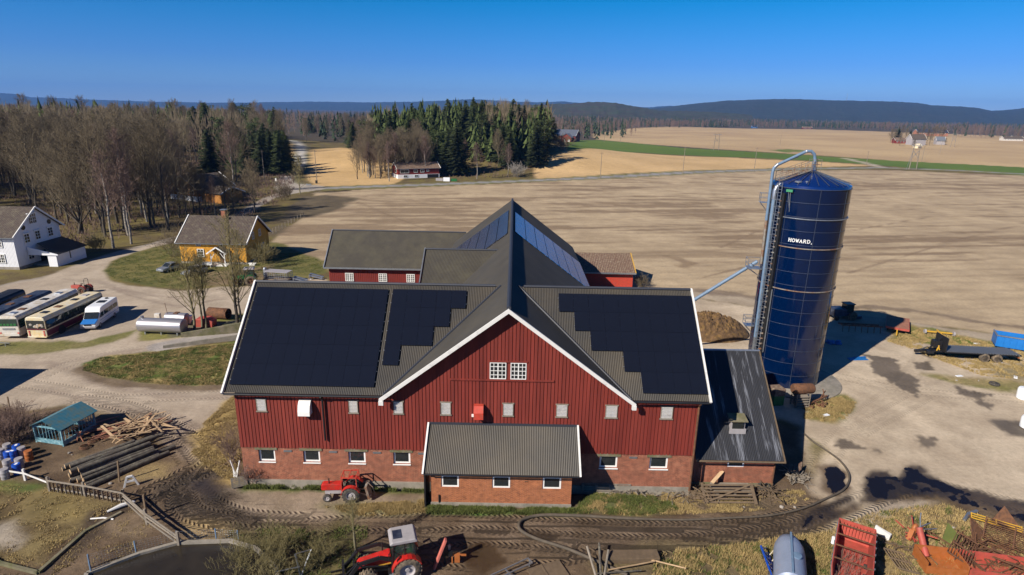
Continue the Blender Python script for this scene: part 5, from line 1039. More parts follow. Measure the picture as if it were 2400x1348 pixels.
def tcab(t, roofc='greyp'):
    zb, zt = 1.35, 2.72
    B_ = [(-.62, -.72), (.95, -.72), (.95, .72), (-.62, .72)]; T_ = [(-.5, -.66), (.78, -.66), (.78, .66), (-.5, .66)]
    m = MB(); m.add([(x, y, zb) for x, y in B_]+[(x, y, zt) for x, y in T_], [(0, 1, 5, 4), (1, 2, 6, 5), (2, 3, 7, 6), (3, 0, 4, 7)]); m.build('cab_glass', 'cabglass', t)
    m = MB()
    for (x, y), (x2, y2) in zip(B_, T_): m.bar((x, y, zb-.3), (x2, y2, zt), .08)
    m.bar((.1, -.73, zb-.3), (.1, -.67, zt), .07); m.bar((.1, .73, zb-.3), (.1, .67, zt), .07)
    for i in range(4): m.bar((*B_[i], zb), (*B_[(i+1) % 4], zb), .08)
    m.build('cab_frame', 'black', t)
    m = MB(); m.prism([(-.72, zt), (1.0, zt), (1.05, zt+.1), (.85, zt+.24), (-.6, zt+.26), (-.74, zt+.12)], -.78, .78); rf = m.build('cab_roof', roofc, t, bevel=.07)
    MB().b2((.2, -.42, zt+.235), (.78, .42, zt+.265)).build('roof_window', 'navy', rf)
    m = MB(); m.b2((-.35, -.28, 1.3), (.15, .28, 1.5)); m.b2((-.42, -.28, 1.5), (-.28, .28, 2.1)); m.build('seat', 'green', t)
    m = MB(); m.lathe([(.2, 0), (.2, .03), (.17, .03)], c=(.55, 0, 1.85), n=14); m.bar((.75, 0, 1.4), (.55, 0, 1.85), .06); m.build('steering_wheel', 'black', t)
    for s_ in (-1, 1): m = MB(); m.bar((.95, s_*.7, 2.4), (1.15, s_*1.15, 2.4), .04); m.b2((1.12, s_*1.15-.1, 2.05), (1.17, s_*1.15+.1, 2.45)); m.build('mirror', 'black', t)
cg = mat('cabglass', (.035, .06, .05), .05, var=.2); cb_ = cg.node_tree.nodes['Principled BSDF']; cb_.inputs['Transmission Weight'].default_value = .0; cb_.inputs['Alpha'].default_value = .55; M['cabglass'] = cg
# big red loader tractor, bottom of the picture
x, y = G(968, 1352); tx, ty = x-.55, y+.55
bt = thing('tractor', 'red loader tractor with grey cab roof and muddy tyres in the foreground', 'tractor', (tx, ty, 0), R(180+17)); tractor(bt); tcab(bt)
for s_ in (-1, 1):
    m = MB(); P = [(.75, s_*.62, 1.55), (1.7, s_*.66, 1.95), (3.0, s_*.68, 1.75), (3.9, s_*.68, .55)]
    for a, b_ in zip(P, P[1:]): m.bar(a, b_, .14, .22)
    m.bar((1.2, s_*.66, 1.2), (2.9, s_*.68, 1.55), .08); m.bar((.8, s_*.62, .9), (.8, s_*.62, 1.6), .16, .2); m.bar((3.0, s_*.5, 1.8), (3.95, s_*.5, .9), .07); m.build('loader_arm', 'black', bt)
m = MB(); m.bar((3.3, -.68, 1.3), (3.3, .68, 1.3), .1); m.b2((3.9, -1.1, .15), (4.05, 1.1, .9)); 
for k in range(6): m.bar((4.05, -1.0+k*.4, .2), (4.9, -1.0+k*.4, .15), .06)
m.build('loader_fork', 'black', bt)
m = MB(); m.tube([(.9, .9, .3), (.9, .95, 1.1)], .07, 8); m.b2((.75, .75, .3), (1.15, .95, .36)); m.b2((.75, .75, .65), (1.15, .95, .7)); m.build('step', 'galv', bt)
m = MB(); m.prism([(.9, 1.16), (2.6, 1.06), (2.6, 1.12), (.9, 1.25)], .41, .43); m.build('side_stripe', 'yellow', bt)
# small red tractor by the wall
x0_, y0_ = G(823, 1177); st_ = thing('tractor', 'small old red tractor with a roll frame, by the brick wall of the barn', 'tractor', (x0_-.02, y0_+.68, 0), R(180+3)); tractor(st_, big=False, rimc='greyp', paint='trred')
m = MB(); P = [(-.45, -.55), (.75, -.5), (.75, .5), (-.45, .55)]
for x, y in P: m.bar((x, y, .9), (x*.95, y, 2.05), .06)
for i in range(4): m.bar((P[i][0]*.95, P[i][1], 2.05), (P[(i+1) % 4][0]*.95, P[(i+1) % 4][1], 2.05), .07, .07)
m.bar((.15, -.53, 2.05), (.15, .53, 2.05), .06); m.bar((.75, -.5, 1.5), (.75, .5, 1.5), .05); m.build('roll_frame', 'trred2', st_)
m = MB(); m.box((-1.25, .2, .75), (.18, .9, 1.1), ry=.2); m.box((-1.0, -.3, .5), (.5, .12, .15)); m.ball((-1.35, .45, .42), .2, 10); m.bar((-.4, .25, .55), (-1.2, .4, .4), .07); m.bar((-.4, -.25, .55), (-1.2, -.3, .4), .07); m.bar((-1.3, 0, .3), (-1.3, 0, 1.45), .08); m.tube([(-1.2, .1, 1.4), (-1.6, .2, 1.0), (-1.75, .2, .3)], .04, 6); m.build('rear_mower', 'rustpipe', st_)
# red tractor behind the buses
x, y = G(188, 692); t = thing('tractor', 'red tractor with a thin roll hoop, standing behind the buses', 'tractor', (x+.3, y+1, 0), R(172)); tractor(t, big=False, paint='redskip', rimc='rust')
m = MB(); m.tube([(-.3, -.4, .9), (-.3, -.4, 2.3), (-.3, -.25, 2.5), (-.3, .25, 2.5), (-.3, .4, 2.3), (-.3, .4, .9)], .035, 8); m.build('roll_hoop', 'black', t, True)
# green tractor with cage trailer near the yellow house
x, y = G(590, 668); t = thing('tractor', 'green tractor behind the bare trees, coupled to a mesh trailer', 'tractor', (x-.2, y+.4, 0), R(197)); tractor(t, paint='green', fend='green', rimc='rust'); tcab(t, 'greyp')
x, y = G(648, 664); t = thing('cage_trailer', 'grey-green mesh cage trailer behind the green tractor', 'trailer', (x, y+1, 0), R(-8))
m = MB()
for z in (.7, 1.0, 1.3, 1.6, 1.9):
    for s_ in (-1, 1): m.bar((-2.2, s_*1, z), (2.2, s_*1, z), .04)
    for s_ in (-1, 1): m.bar((s_*2.2, -1, z), (s_*2.2, 1, z), .04)
for k in range(12):
    for s_ in (-1, 1): m.bar((-2.2+.4*k, s_, .6), (-2.2+.4*k, s_, 1.95), .03)
m.build('mesh_sides', 'galv', t); MB().b2((-2.3, -1.05, .5), (2.3, 1.05, .65)).build('bed', 'woodb', t); MB().b2((-2.2, -1.02, 1.9), (2.2, 1.02, 1.96)).build('lid', 'greyp', t)
MB().lathe([(.28, .6), (.28, 2.2), (.2, 2.35), (.0, 2.36)], c=(-2.5, .2, 0), n=16).build('milk_can', 'galv', t, True)
for s_ in (-1, 1): wheel(t, 0, s_*1.15, .35, .22)
# steel tanks
x, y = G(376, 788); t = thing('steel_tank', 'long stainless steel tank lying at the end of the concrete wall', 'tank', (x-.1, y+.9, 0), R(-3), 'steel milk tanks')
MB().lathe([(0.0, -3.15), (.7, -3.12), (.93, -2.98), (.95, -2.9), (.95, 2.9), (.93, 2.98), (.7, 3.1), (0.0, 3.12)], c=(0, 0, 1.2), axis='x', n=36).build('drum', 'steel', t, True)
for k in (-2.2, 0, 2.2):
    m = MB(); m.b2((k-.08, -.5, 0), (k+.08, -.4, .5)); m.b2((k-.08, .4, 0), (k+.08, .5, .5)); m.build('foot', 'galv', t)
MB().lathe([(.22, 2.1), (.22, 2.4), (0, 2.42)], c=(-2.6, 0, 0), n=14).build('filler_cap', 'galv', t, True)
x, y = G(400, 768); t = thing('steel_tank', 'shorter stainless steel tank half hidden behind the long one', 'tank', (x+.4, y+1.2, 0), R(-5), 'steel milk tanks')
MB().lathe([(0.0, -1.6), (.5, -1.58), (.74, -1.45), (.75, -1.4), (.75, 1.4), (.5, 1.55), (0.0, 1.57)], c=(0, 0, 1.0), axis='x', n=32).build('drum', 'steel', t, True)
MB().b2((-1.2, -.4, 0), (1.2, .4, .3)).build('foot', 'galv', t); m = MB(); m.tube([(-1.1, -.3, 1.2), (-1.3, -.3, 3.2)], .03, 6); m.b2((-.3, -.35, 1.7), (.3, .35, 1.8)); m.build('dipstick', 'rust', t)
x, y = G(362, 758); tag(MB().box((x, y+1, .5), (.7, .5, 1.3)).build('pump_cabinet', 'creamw'), 'small cream pump cabinet standing behind the long steel tank', 'cabinet')
x, y = G(500, 752); t = thing('steel_pipe_section', 'short wide rusty pipe section lying between the bare trees', 'pipe', (x+.4, y+1, 0), R(-8))
MB().lathe([(.8, -1.5), (.8, 1.5), (.74, 1.5), (.74, -1.5)], c=(0, 0, .8), axis='x', n=28).build('pipe_shell', 'rust', t, True)
x, y = G(476, 768); tag(MB().prism([(-1.2, 0), (1.2, 0), (1.3, .8), (.6, 1.25), (-1.0, 1.15), (-1.2, .7)], -.7, .7).build('red_bin', 'redskip', None, bevel=.04), 'red metal bin under the bare trees behind the steel tank', 'bin').location = (x, y+.8, 0)
x, y = G(443, 760); m = MB(); m.lathe([(.1, 0), (.45, .7), (.48, 1.2), (.4, 1.25), (0, 1.25)], n=18); tag(m.build('white_hopper', 'vanw', None, True), 'small white cone hopper between the steel tanks and the red bin', 'hopper').location = (x, y+.2, 0)
for px, py, rz, lb in ((705, 662, 20, 'grey metal feed trough part, left of the two beside the rear wing'), (742, 655, -25, 'grey metal conveyor part, right of the two beside the rear wing')):
    x, y = G(px, py); m = MB(); m.box((0, -.3, .55), (2.4, .5, .1), ry=.25); m.box((0, .35, .7), (2.4, .4, .1), ry=.25); m.bar((-.9, -.3, 0), (-.9, .3, .8), .1); m.bar((.9, -.3, 0), (.9, .3, .5), .1); m.box((-1.1, 0, .7), (.1, 1, .6)); tag(m.build('conveyor_section', 'galv'), lb, 'metal frame').location = (x, y, 0); bpy.context.scene.objects[-1]
# right-hand yard ------------------------------------------------------
x, y = G(2290, 856); t = thing('hooklift_trailer', 'black flatbed trailer with slatted deck and two pairs of pale wheels', 'trailer', (x+1.1, y+2.3, 0), R(-5))
m = MB(); m.b2((-5.2, -.5, .75), (4.6, .5, 1.0)); m.bar((-5.2, 0, .85), (-7.2, 0, .6), .35, .3); m.build('chassis', 'black', t)
m = MB()
for k in range(26): m.b2((-4.0+k*.34, -1.25, 1.12), (-4.0+k*.34+.13, 1.25, 1.2))
m.build('deck_slats', 'grey', t); MB().b2((-4.1, -1.28, 1.0), (4.9, 1.28, 1.11)).build('deck', 'black', t)
m = MB(); m.b2((-4.25, -1.25, 1.0), (-4.12, 1.25, 2.9)); m.box((-4.8, -.1, 1.8), (.9, .9, .9)); m.bar((-4.2, 0, 2.7), (-5.4, 0, 1.2), .16); m.build('headboard', 'black', t)
m = MB(); m.bar((-4.9, -.6, 1.0), (-4.7, -.55, 1.7), .1); m.bar((-4.6, -.6, 1.1), (-4.8, -.55, 1.7), .1); m.build('spring', 'yellow', t); m = MB(); m.tube([(-5.2, -.2, 1.1), (-5.9, -.2, 1.3), (-6.6, -.1, .9)], .08, 6); m.box((-5.6, -.5, .75), (.8, .4, .35)); m.build('hydraulics', 'black', t)
for wx in (.6, 2.1):
    for s_ in (-1, 1): wheel(t, wx, s_*1.15, .56, .5, 'rubberm', 'galv')
MB().b2((4.6, -1.2, .7), (4.75, 1.2, .85)).build('rear_bar', 'orange', t)
x, y = G(2358, 832); t = thing('container', 'bright blue open container at the right edge by the flatbed trailer', 'container', (x+2.2, y+1.6, .0), R(-28))
m = MB(); Lc, Wc, Hc = 6.2, 2.4, 1.5
m.b2((-2, 0, .25), (Lc, .08, Hc+.25)); m.b2((-2, Wc, .25), (Lc, Wc+.08, Hc+.25)); m.b2((-2, .08, .25), (-1.92, Wc, Hc+.25)); m.b2((Lc-.08, .08, .25), (Lc, Wc, Hc+.25)); m.b2((-2, .08, .25), (Lc, Wc, .33))
for k in range(12): m.b2((-1.9+k*.68, -.06, .3), (-1.82+k*.68, 0, Hc+.2))
m.build('box', 'bluec', t); m = MB(); m.b2((-2.06, -.08, Hc+.2), (Lc+.05, .12, Hc+.34)); m.b2((-2.06, .12, Hc+.2), (-1.9, Wc+.1, Hc+.34)); m.build('top_rail', 'galv', t)
x, y = G(2135, 786); t = thing('flat_wagon', 'worn red flat wagon with a wooden deck at the edge of the silo shadow', 'wagon', (x-.2, y+3.0, 0), R(58))
m = MB(); m.b2((-2.9, -1.4, .72), (3.0, 1.4, .86)); m.build('deck', 'woodr', t); m = MB(); m.b2((-2.95, -1.45, .6), (-2.9, 1.45, .9)); m.b2((-2.9, -1.45, .6), (3, -1.4, .9)); m.b2((-2.9, 1.4, .6), (3, 1.45, .9)); m.build('edge_board', 'redskip', t)
m = MB(); m.bar((-2.9, 0, .55), (-4.4, 0, .25), .14); m.bar((-2.6, -1, .55), (-2.6, 1, .55), .12); m.build('drawbar', 'yellow', t)
for wx in (-1.9, 1.9):
    for s_ in (-1, 1): wheel(t, wx, s_*1.1, .32, .2, rim='white')
x, y = G(2206, 788); t = thing('axle_frame', 'yellow running gear frame with small wheels on the grass by the red wagon', 'running gear', (x, y+.5, 0), R(-14))
m = MB(); m.bar((-1.6, 0, .4), (1.6, 0, .4), .16); m.bar((0, -.5, .4), (0, .9, .45), .14); m.bar((0, -.5, .4), (.3, -1.2, .2), .1); m.build('frame', 'yellow', t)
for xx in (-1.8, 1.8): m = MB(); m.lathe([(.34, -.1), (.34, .1), (0, .1)], c=(xx, 0, .34), axis='x', n=18); m.build('wheel', 'greyp', t, True)
x, y = G(1985, 752); t = thing('forage_harvester', 'dark green harvester with a glazed cab standing in the shadow behind the silo', 'harvester', (x+.3, y+1.2, 0), R(8)); t.scale = (.8, .8, .8)
m = MB(); m.b2((-3.2, -1.1, .8), (-.6, 1.1, 2.2)); m.b2((-.6, -1.0, .8), (1.2, 1.0, 1.4)); m.b2((1.2, -1.6, .3), (2.3, 1.6, .9)); m.build('body', 'navy', t, bevel=.08)
m = MB(); m.b2((-.5, -.75, 1.4), (1.0, .75, 2.9)); m.build('cab', 'glassg', t); m = MB(); m.b2((-.65, -.9, 2.9), (1.15, .9, 3.05)); m.build('cab_roof', 'black', t)
for s_ in (-1, 1): wheel(t, .6, s_*1.3, .8, .5, 'rubberm', 'yellow', 18); wheel(t, -2.5, s_*1.1, .5, .3, 'rubber', 'yellow')
x, y = G(2010, 778); t = thing('implement', 'low dark tillage implement in the silo shadow', 'implement', (x+.5, y+.5, 0), R(-6)); m = MB()
for k in range(7): m.bar((-2.6+.85*k, -.6, .9), (-2.6+.85*k, .8, .7), .1); m.bar((-2.6+.85*k, -.6, .9), (-2.6+.85*k, -.8, .0), .07)
m.bar((-2.8, -.6, .95), (2.8, -.6, .95), .16); m.bar((-2.8, .6, .8), (2.8, .6, .8), .16); m.build('frame', 'rust', t)
x, y = G(1956, 806); m = MB(); rnd = random.Random(8)
for k in range(26): m.ball((rnd.gauss(0, .55), rnd.gauss(0, .35), rnd.uniform(.05, .4)), rnd.uniform(.15, .35), 7, (1, 1, .5))
tag(m.build('blue_tarp', 'tarp'), 'crumpled blue tarpaulin heap in the shadow right of the silo', 'tarpaulin').location = (x, y, 0)
x, y = G(2010, 842); tag(MB().box((0, 0, .04), (2.4, .8, .06), rz=.1).box((.5, .5, .06), (1.8, .3, .06), rz=.2).build('blue_sheet', 'tarp'), 'flat blue sheet lying near the edge of the silo shadow', 'sheet').location = (x, y, 0)
# rusty tank and scrap at the silo foot
x, y = G(1872, 948); t = thing('rusty_tank', 'rusty brown tank on a pallet stand at the foot of the silo', 'tank', (x, y-.3, 0), R(6))
MB().lathe([(0, -1.2), (.45, -1.15), (.55, -1.0), (.55, 1.0), (.45, 1.15), (0, 1.2)], c=(0, 0, 2.0), axis='x', n=28).build('drum', 'rust', t, True)
m = MB()
for k in range(5): m.box((-.2, -.15, .3+.28*k), (1.2, 1.1, .08), rx=.2)
for a in (-.8, .6):
    for b_ in (-.5, .5): m.bar((a, b_, 0), (a, b_, 1.6), .12)
m.build('pallet_stand', 'woodg', t)
x, y = G(1816, 945); t = thing('crate', 'grey box with crumpled top beside the rusty tank', 'box', (x, y, 0), R(10)); MB().b2((-.6, -.6, 0), (.6, .6, 1.1)).build('box', 'green', t); MB().b2((-.65, -.65, 1.1), (.65, .65, 1.9)).build('bundle', 'tile_r', t, bevel=.08)
x, y = G(1920, 950); t = thing('old_plough', 'rusty plough leaning on the silo slab', 'plough', (x-.4, y, 0), R(25)); m = MB(); m.bar((-1.8, 0, .25), (1.6, 0, .8), .14)
for k in range(3): m.bar((-1.2+k, 0, .4), (-1.0+k, -.5, .05), .12); m.box((-1+k, -.5, .2), (.5, .08, .35), rz=.5)
m.bar((1.2, 0, .7), (1.0, .2, 1.6), .1); m.bar((.2, -.1, .5), (1.9, .5, 1.1), .09); m.lathe([(.28, -.05), (.28, .05), (0, .05)], c=(.1, -.7, .28), axis='x', n=14); m.build('beam', 'rust', t)
# bales
def bale(px, py, lb, h=1.25):
    x, y = G(px, py); o = MB().lathe([(0, 0), (.55, 0), (.66, .08), (.68, .2), (.68, h-.15), (.6, h-.02), (0, h+.03)], n=28).build('wrapped_bale', 'whitep', None, True); o.location = (x, y, 0); tag(o, lb, 'bale', 'white wrapped bales at the right edge')
bale(2398, 935, 'white wrapped bale at the right edge, the farther one', 1.3); bale(2408, 1003, 'white wrapped bale cut by the right edge, the nearer one', 1.2)
# foreground right: slurry tank, red skip trailer, blue implement
x, y = G(1848, 1352); t = thing('slurry_tanker', 'blue-grey slurry tanker with a pointed nose at the bottom edge', 'tanker', (18.84, 33.3, 0), R(68))
MB().lathe([(0, 1.75), (.3, 1.6), (.72, 1.2), (.92, .6), (.98, 0), (.98, -3.0), (.7, -3.3), (0, -3.35)], c=(0, 0, 1.35), axis='x', n=32).build('vessel', 'slurrytank', t, True)
MB().b2((-3.0, -.06, 2.3), (1.0, .06, 2.42)).build('top_rail', 'pipe', t); m = MB(); m.prism([(1.0, 2.1), (2.0, 1.2), (1.75, 1.1), (.7, 2.0)], -.08, .08); m.build('nose_fin', 'slurrytank', t); MB().lathe([(.3, 0), (.3, .12), (0, .14)], c=(-1.2, -.3, 2.25), n=14).build('hatch', 'pipe', t, True)
for s_ in (-1, 1): wheel(t, -1.8, s_*1.05, .5, .35)
x, y = G(1806, 1350); t = thing('blue_implement', 'blue frame with cream hoses standing beside the slurry tanker', 'implement', (x, y+.3, 0), R(82)); m = MB()
for k in range(7): m.bar((-1.8+.5*k, -.3, .2), (-1.8+.5*k, .3, .95), .07); m.bar((-1.8+.5*k, .3, .95), (-1.3+.5*k, -.2, .6), .05)
m.bar((-2, .3, .95), (1.4, .3, .95), .1); m.bar((-2, -.3, .3), (1.4, -.3, .3), .1); m.build('frame', 'bluep', t)
m = MB(); 
for k in range(5): m.tube([(-1.8+.6*k, -.45, .9), (-1.6+.6*k, -.55, 1.2), (-1.3+.6*k, -.5, 1.0), (-1.1+.6*k, -.35, .4)], .04, 6)
m.build('hose', 'cream', t, True)
x, y = G(1995, 1352); t = thing('tipping_trailer', 'faded red open tipping trailer with rusty braces at the bottom edge', 'trailer', (22.9, 33.0, 0), R(58))
Lb, Wb, z0, z1 = 5.2, .95, .9, 2.3; m = MB()
m.b2((-2.6, -Wb, z0-.1), (2.6, Wb, z0)); 
for s_ in (-1, 1): m.add([(-2.6, s_*Wb, z0), (2.6, s_*Wb, z0), (2.7, s_*(Wb+.2), z1), (-2.7, s_*(Wb+.2), z1), (-2.6, s_*(Wb-.06), z0), (2.6, s_*(Wb-.06), z0), (2.7, s_*(Wb+.14), z1), (-2.7, s_*(Wb+.14), z1)], [(0, 1, 2, 3), (4, 7, 6, 5), (3, 2, 6, 7), (0, 3, 7, 4), (1, 5, 6, 2), (0, 4, 5, 1)])
m.add([(2.6, -Wb, z0), (2.6, Wb, z0), (2.75, Wb+.18, z1), (2.75, -Wb-.18, z1), (2.66, -Wb, z0), (2.66, Wb, z0), (2.81, Wb+.18, z1), (2.81, -Wb-.18, z1)], [(0, 1, 2, 3), (4, 7, 6, 5), (3, 2, 6, 7), (0, 3, 7, 4), (1, 5, 6, 2)])
m.prism([(2.7, z1), (3.2, z1-.3), (2.8, z0)], -Wb, Wb); m.build('box', 'redskip', t)
m = MB()
for k in range(9): m.b2((2.54, -.8+.2*k, z0+.2), (2.6, -.72+.2*k, z1-.1))
m.build('headboard_slats', 'redskip', t)
for xx in (2.1, .9, -.4, -1.8): MB().bar((xx, -Wb-.16, z1+.02), (xx, Wb+.16, z1+.02), .07).build('brace', 'rust', t)
for s_ in (-1, 1):
    m = MB()
    for k in range(7): m.bar((-2.3+.75*k, s_*(Wb+.04), z0), (-2.3+.75*k, s_*(Wb+.24), z1), .07)
    m.build('side_rib', 'grey', t)
    for wx in (-.8, .3): wheel(t, wx, s_*.85, .5, .3)
MB().lathe([(.12, 0), (.12, .5), (0, .52)], c=(1.2, Wb+.3, 1.2), n=12).build('canister', 'whitep', t, True); m = MB(); m.bar((2.7, 0, .7), (4.3, 0, .5), .18); m.build('drawbar', 'rust', t)
m = MB(); rnd = random.Random(4)
for k in range(120): a = Vector((rnd.uniform(-2.4, .8), rnd.uniform(-.7, .7), z0)); m.bar(a, a+Vector((rnd.uniform(-.3, .3), rnd.uniform(-.3, .3), rnd.uniform(.3, .8))), .015)
tag(m.build('dead_weeds', 'twigr'), 'dead weeds growing inside the red tipping trailer', 'weeds').location = (22.9, 33.0, 0); bpy.data.objects['dead_weeds'].rotation_euler = (0, 0, R(58))
# ------------------------------------------------------------------ yard things, fences, wood
def place(o, px, py, dx=0, dy=0, rz=0): x, y = G(px, py); o.location = (x+dx, y+dy, 0); o.rotation_euler = (0, 0, rz); return o
# log pile: every log a thing
A = Vector((*G(205, 1118), 0)); B_ = Vector((*G(365, 1055), 0)); dr = (B_-A).normalized(); nr = Vector((dr.y, -dr.x, 0)); rnd = random.Random(11)
lx = None; k = 0
for row, n, z, off in ((0, 9, .20, 0), (1, 7, .54, .2), (2, 4, .88, .5)):
    for i in range(n):
        L_ = rnd.uniform(5.0, 7.0); r = rnd.uniform(.14, .22); c = A+nr*(-1.9+i*.46+off)+dr*(L_/2-.8+rnd.uniform(-.4, .4)); d = (dr+nr*rnd.uniform(-.10, .10)).normalized()
        t = thing('log', '', 'log', (c.x, c.y, z), math.atan2(d.y, d.x), 'logs piled by the paddock fence'); k += 1
        t['label'] = ['dark bark log in the bottom layer of the pile by the picket fence', 'dark bark log in the middle layer of the pile by the picket fence', 'dark bark log on top of the pile by the picket fence'][row]
        MB().tube([(-L_/2, 0, 0), (0, rnd.uniform(-.06, .06), rnd.uniform(-.02, .03)), (L_/2, 0, 0)], [r*1.1, r, r*.85], 10, cap=False).build('bark', 'log', t, True)
        MB().lathe([(r*1.08, -L_/2+.01), (0, -L_/2-.01)], axis='x', n=10).lathe([(r*.84, L_/2-.01), (0, L_/2+.01)], axis='x', n=10).build('cut_end', 'wood', t)
# boards: pale ones on top, red-brown ones beyond
def plank(c, L_, w_, th, rz, ry, mt, lb, grp, rx=0):
    o = MB().box((0, 0, 0), (L_, w_, th)).build('plank', mt); o.location = c; o.rotation_euler = (rx, ry, rz); tag(o, lb, 'plank', grp)
x, y = G(320, 1022)
for i in range(84):
    pale = i < 48; px_, py_ = x+rnd.gauss(.2 if pale else -2.2, .9 if pale else 1.5), y+rnd.gauss(.0 if pale else 1.2, .8 if pale else .6)
    a = math.atan2(dr.y, dr.x)+(rnd.gauss(0, .5) if pale else rnd.gauss(0, .15))
    if pale and i % 4 == 0: a = -.55+rnd.gauss(0, .15)
    plank((px_, py_, (.75+rnd.random()*.5) if pale else .1+rnd.random()*.5), rnd.uniform(1.2, 3.4), rnd.uniform(.08, .2), .04, a, rnd.uniform(-.15, .15), 'wood' if pale else 'woodr',
          'pale fresh plank thrown on top of the log pile' if pale else 'red-brown old board stacked beyond the log pile', 'pale planks on the log pile' if pale else 'old boards beyond the log pile', rnd.uniform(-.2, .2))
for i in range(4): xx, yy = G(215+i*14, 1075-i*5); plank((xx, yy, .15+.03*i), 3, .09, .05, math.atan2(dr.y, dr.x)+.02*i, 0, 'whitep', 'thin white batten lying on the far side of the log pile', 'white battens by the log pile')
for i, (px, py) in enumerate(((200, 1050), (218, 1035), (236, 1024))):
    m = MB(); 
    for j in range(3): 
        P = [(.42*math.cos(q*math.pi/12)*(1-j*.1), .42*math.sin(q*math.pi/12)*(1-j*.1), .08+.07*j) for q in range(25)]; m.tube(P, .03, 5, cap=False)
    place(tag(m.build('coil', 'rust'), 'coil of rusty yellow cable on the soil behind the logs', 'coil', 'cable coils by the log pile'), px, py)
m = MB(); m.bar((-.3, 0, 0), (0, 0, .9), .08); m.bar((.3, 0, 0), (0, 0, .9), .08); m.box((0, 0, .95), (.5, .15, .15)); place(tag(m.build('stump', 'woodr'), 'broken brown stand by the teal shelter', 'stand'), 188, 1035)
# teal shelter
P0, P1, P2 = G(90, 1030), G(150, 1046), G(213, 1010)
vx = Vector((P2[0]-P1[0], P2[1]-P1[1], 0)); t = thing('shelter', 'teal animal shelter with barred sides and a gabled sheet roof', 'shelter', (P1[0], P1[1], 0), math.atan2(vx.y, vx.x))
L_, Wd, h = 3.3, 2.9, 1.75; m = MB()
for x in (0, L_):
    for y in (0, Wd): m.b2((x-.07, y-.07, 0), (x+.07, y+.07, h))
m.b2((0, -.05, .1), (L_, .05, .5)); m.b2((0, Wd-.05, .1), (L_, Wd+.05, .5)); m.b2((-.05, 0, .1), (.05, Wd, .5)); m.b2((L_-.05, 0, .1), (L_+.05, Wd, .5))
for y in (0, Wd): m.b2((0, y-.05, h-.12), (L_, y+.05, h))
for x in (0, L_): m.b2((x-.05, 0, h-.14), (x+.05, Wd, h)); m.bar((x, 0, h), (x, Wd/2, h+.65), .09); m.bar((x, Wd, h), (x, Wd/2, h+.65), .09)
m.build('frame', 'teal', t); m = MB(); rnd = random.Random(5)
for k in range(9):
    x = .3+k*.34; 
    for y in (0, Wd): m.bar((x, y, .5), (x+rnd.uniform(-.12, .12), y, h-.1), .035)
for k in range(7):
    y = .3+k*.35
    for x in (0, L_): m.bar((x, y, .5), (x, y+rnd.uniform(-.08, .08), h-.1), .035)
m.build('bars', 'teal', t)
m = MB(); wave_roof(m, (-.3, -.25, h-.05), (L_+.3, -.25, h-.05), (L_+.3, Wd/2, h+.72), (-.3, Wd/2, h+.72), .3, .002); wave_roof(m, (L_+.3, Wd+.25, h-.05), (-.3, Wd+.25, h-.05), (-.3, Wd/2, h+.72), (L_+.3, Wd/2, h+.72), .3, .002); m.build('roof', 'tealroof', t)
# barrels
bl = [(20, 1062, 'greyp'), (22, 1080, 'bluep'), (42, 1065, 'bluep'), (34, 1078, 'bluep'), (54, 1070, 'greyp'), (70, 1078, 'orange'), (48, 1096, 'greyp'), (20, 1100, 'greyp'), (42, 1110, 'bluep'), (14, 1122, 'greyp'), (5, 1075, 'greyp')]
names = {'greyp': 'grey', 'bluep': 'blue', 'orange': 'rusty orange'}
where = ['at the back of the cluster by the picket rail', 'behind the front row of the cluster', 'at the back beside the pale one', 'in the middle of the cluster', 'between the blue ones and the orange one', 'on the right of the barrel cluster', 'in front of the blue ones, mid cluster', 'on the left of the cluster', 'nearest the white rail', 'at the front left by the white rail', 'at the left edge of the photo']
proto = {}
for i, (px, py, mt) in enumerate(bl):
    x, y = G(px, py); lb = '%s drum %s' % (names[mt], where[i])
    if mt not in proto:
        t = thing('barrel', lb, 'barrel', (x, y, 0), 0, 'drums clustered in the lower left corner'); proto[mt] = t
        MB().lathe([(0, 0), (.29, 0), (.3, .05), (.3, .3), (.31, .32), (.3, .34), (.3, .6), (.31, .62), (.3, .64), (.3, .88), (.29, .9)], n=24).build('drum', mt, t, True)
        MB().lathe([(.285, .875), (.28, .89), (0, .89)], n=24).build('lid', {'greyp': 'tile_r', 'bluep': 'whitep', 'orange': 'yellow'}[mt] if mt != 'bluep' else 'bluep', t)
        if mt == 'bluep': MB().box((.05, 0, .9), (.3, .18, .01)).build('sticker', 'whitep', t)
    else: dup(proto[mt], (x, y, 0), i, lb)
# picket fence: each length with its posts
def fence(px, lb, n_pk, h=1.0, mt='woodg', rails=(.95, .3), pk=True, name='picket_fence'):
    P = [Vector((*G(a, b), 0)) for a, b in px]; t = thing(name, lb, 'fence', P[0]); o = P[0]; rnd = random.Random(len(lb))
    for p in P: MB().bar(p-o-Vector((0, 0, .1)), p-o+Vector((rnd.uniform(-.05, .05), 0, h+.25)), .15).build('post', mt, t)
    for a, b_ in zip(P, P[1:]):
        for z in rails: MB().bar(a-o+Vector((0, -.06, z*h)), b_-o+Vector((0, -.06, z*h+rnd.uniform(-.05, .05))), .05, .13).build('rail', mt, t)
        if pk:
            n = n_pk
            for i in range(n):
                q = a.lerp(b_, (i+.5)/n)-o; MB().bar(q+Vector((0, -.1, .05)), q+Vector((rnd.uniform(-.04, .04), -.1, .85*h)), .13 if i % 3 else .2, .03).build('picket', 'woodb' if i % 2 else mt, t)
    return t
fence([(117, 1150), (200, 1162), (292, 1180)], 'weathered picket fence between the logs and the muddy paddock', 9)
fence([(-30, 1112), (60, 1126), (117, 1148)], 'pale single rail fence in front of the drums', 0, .8, 'whitepeel', (.9,), False, 'rail_fence')
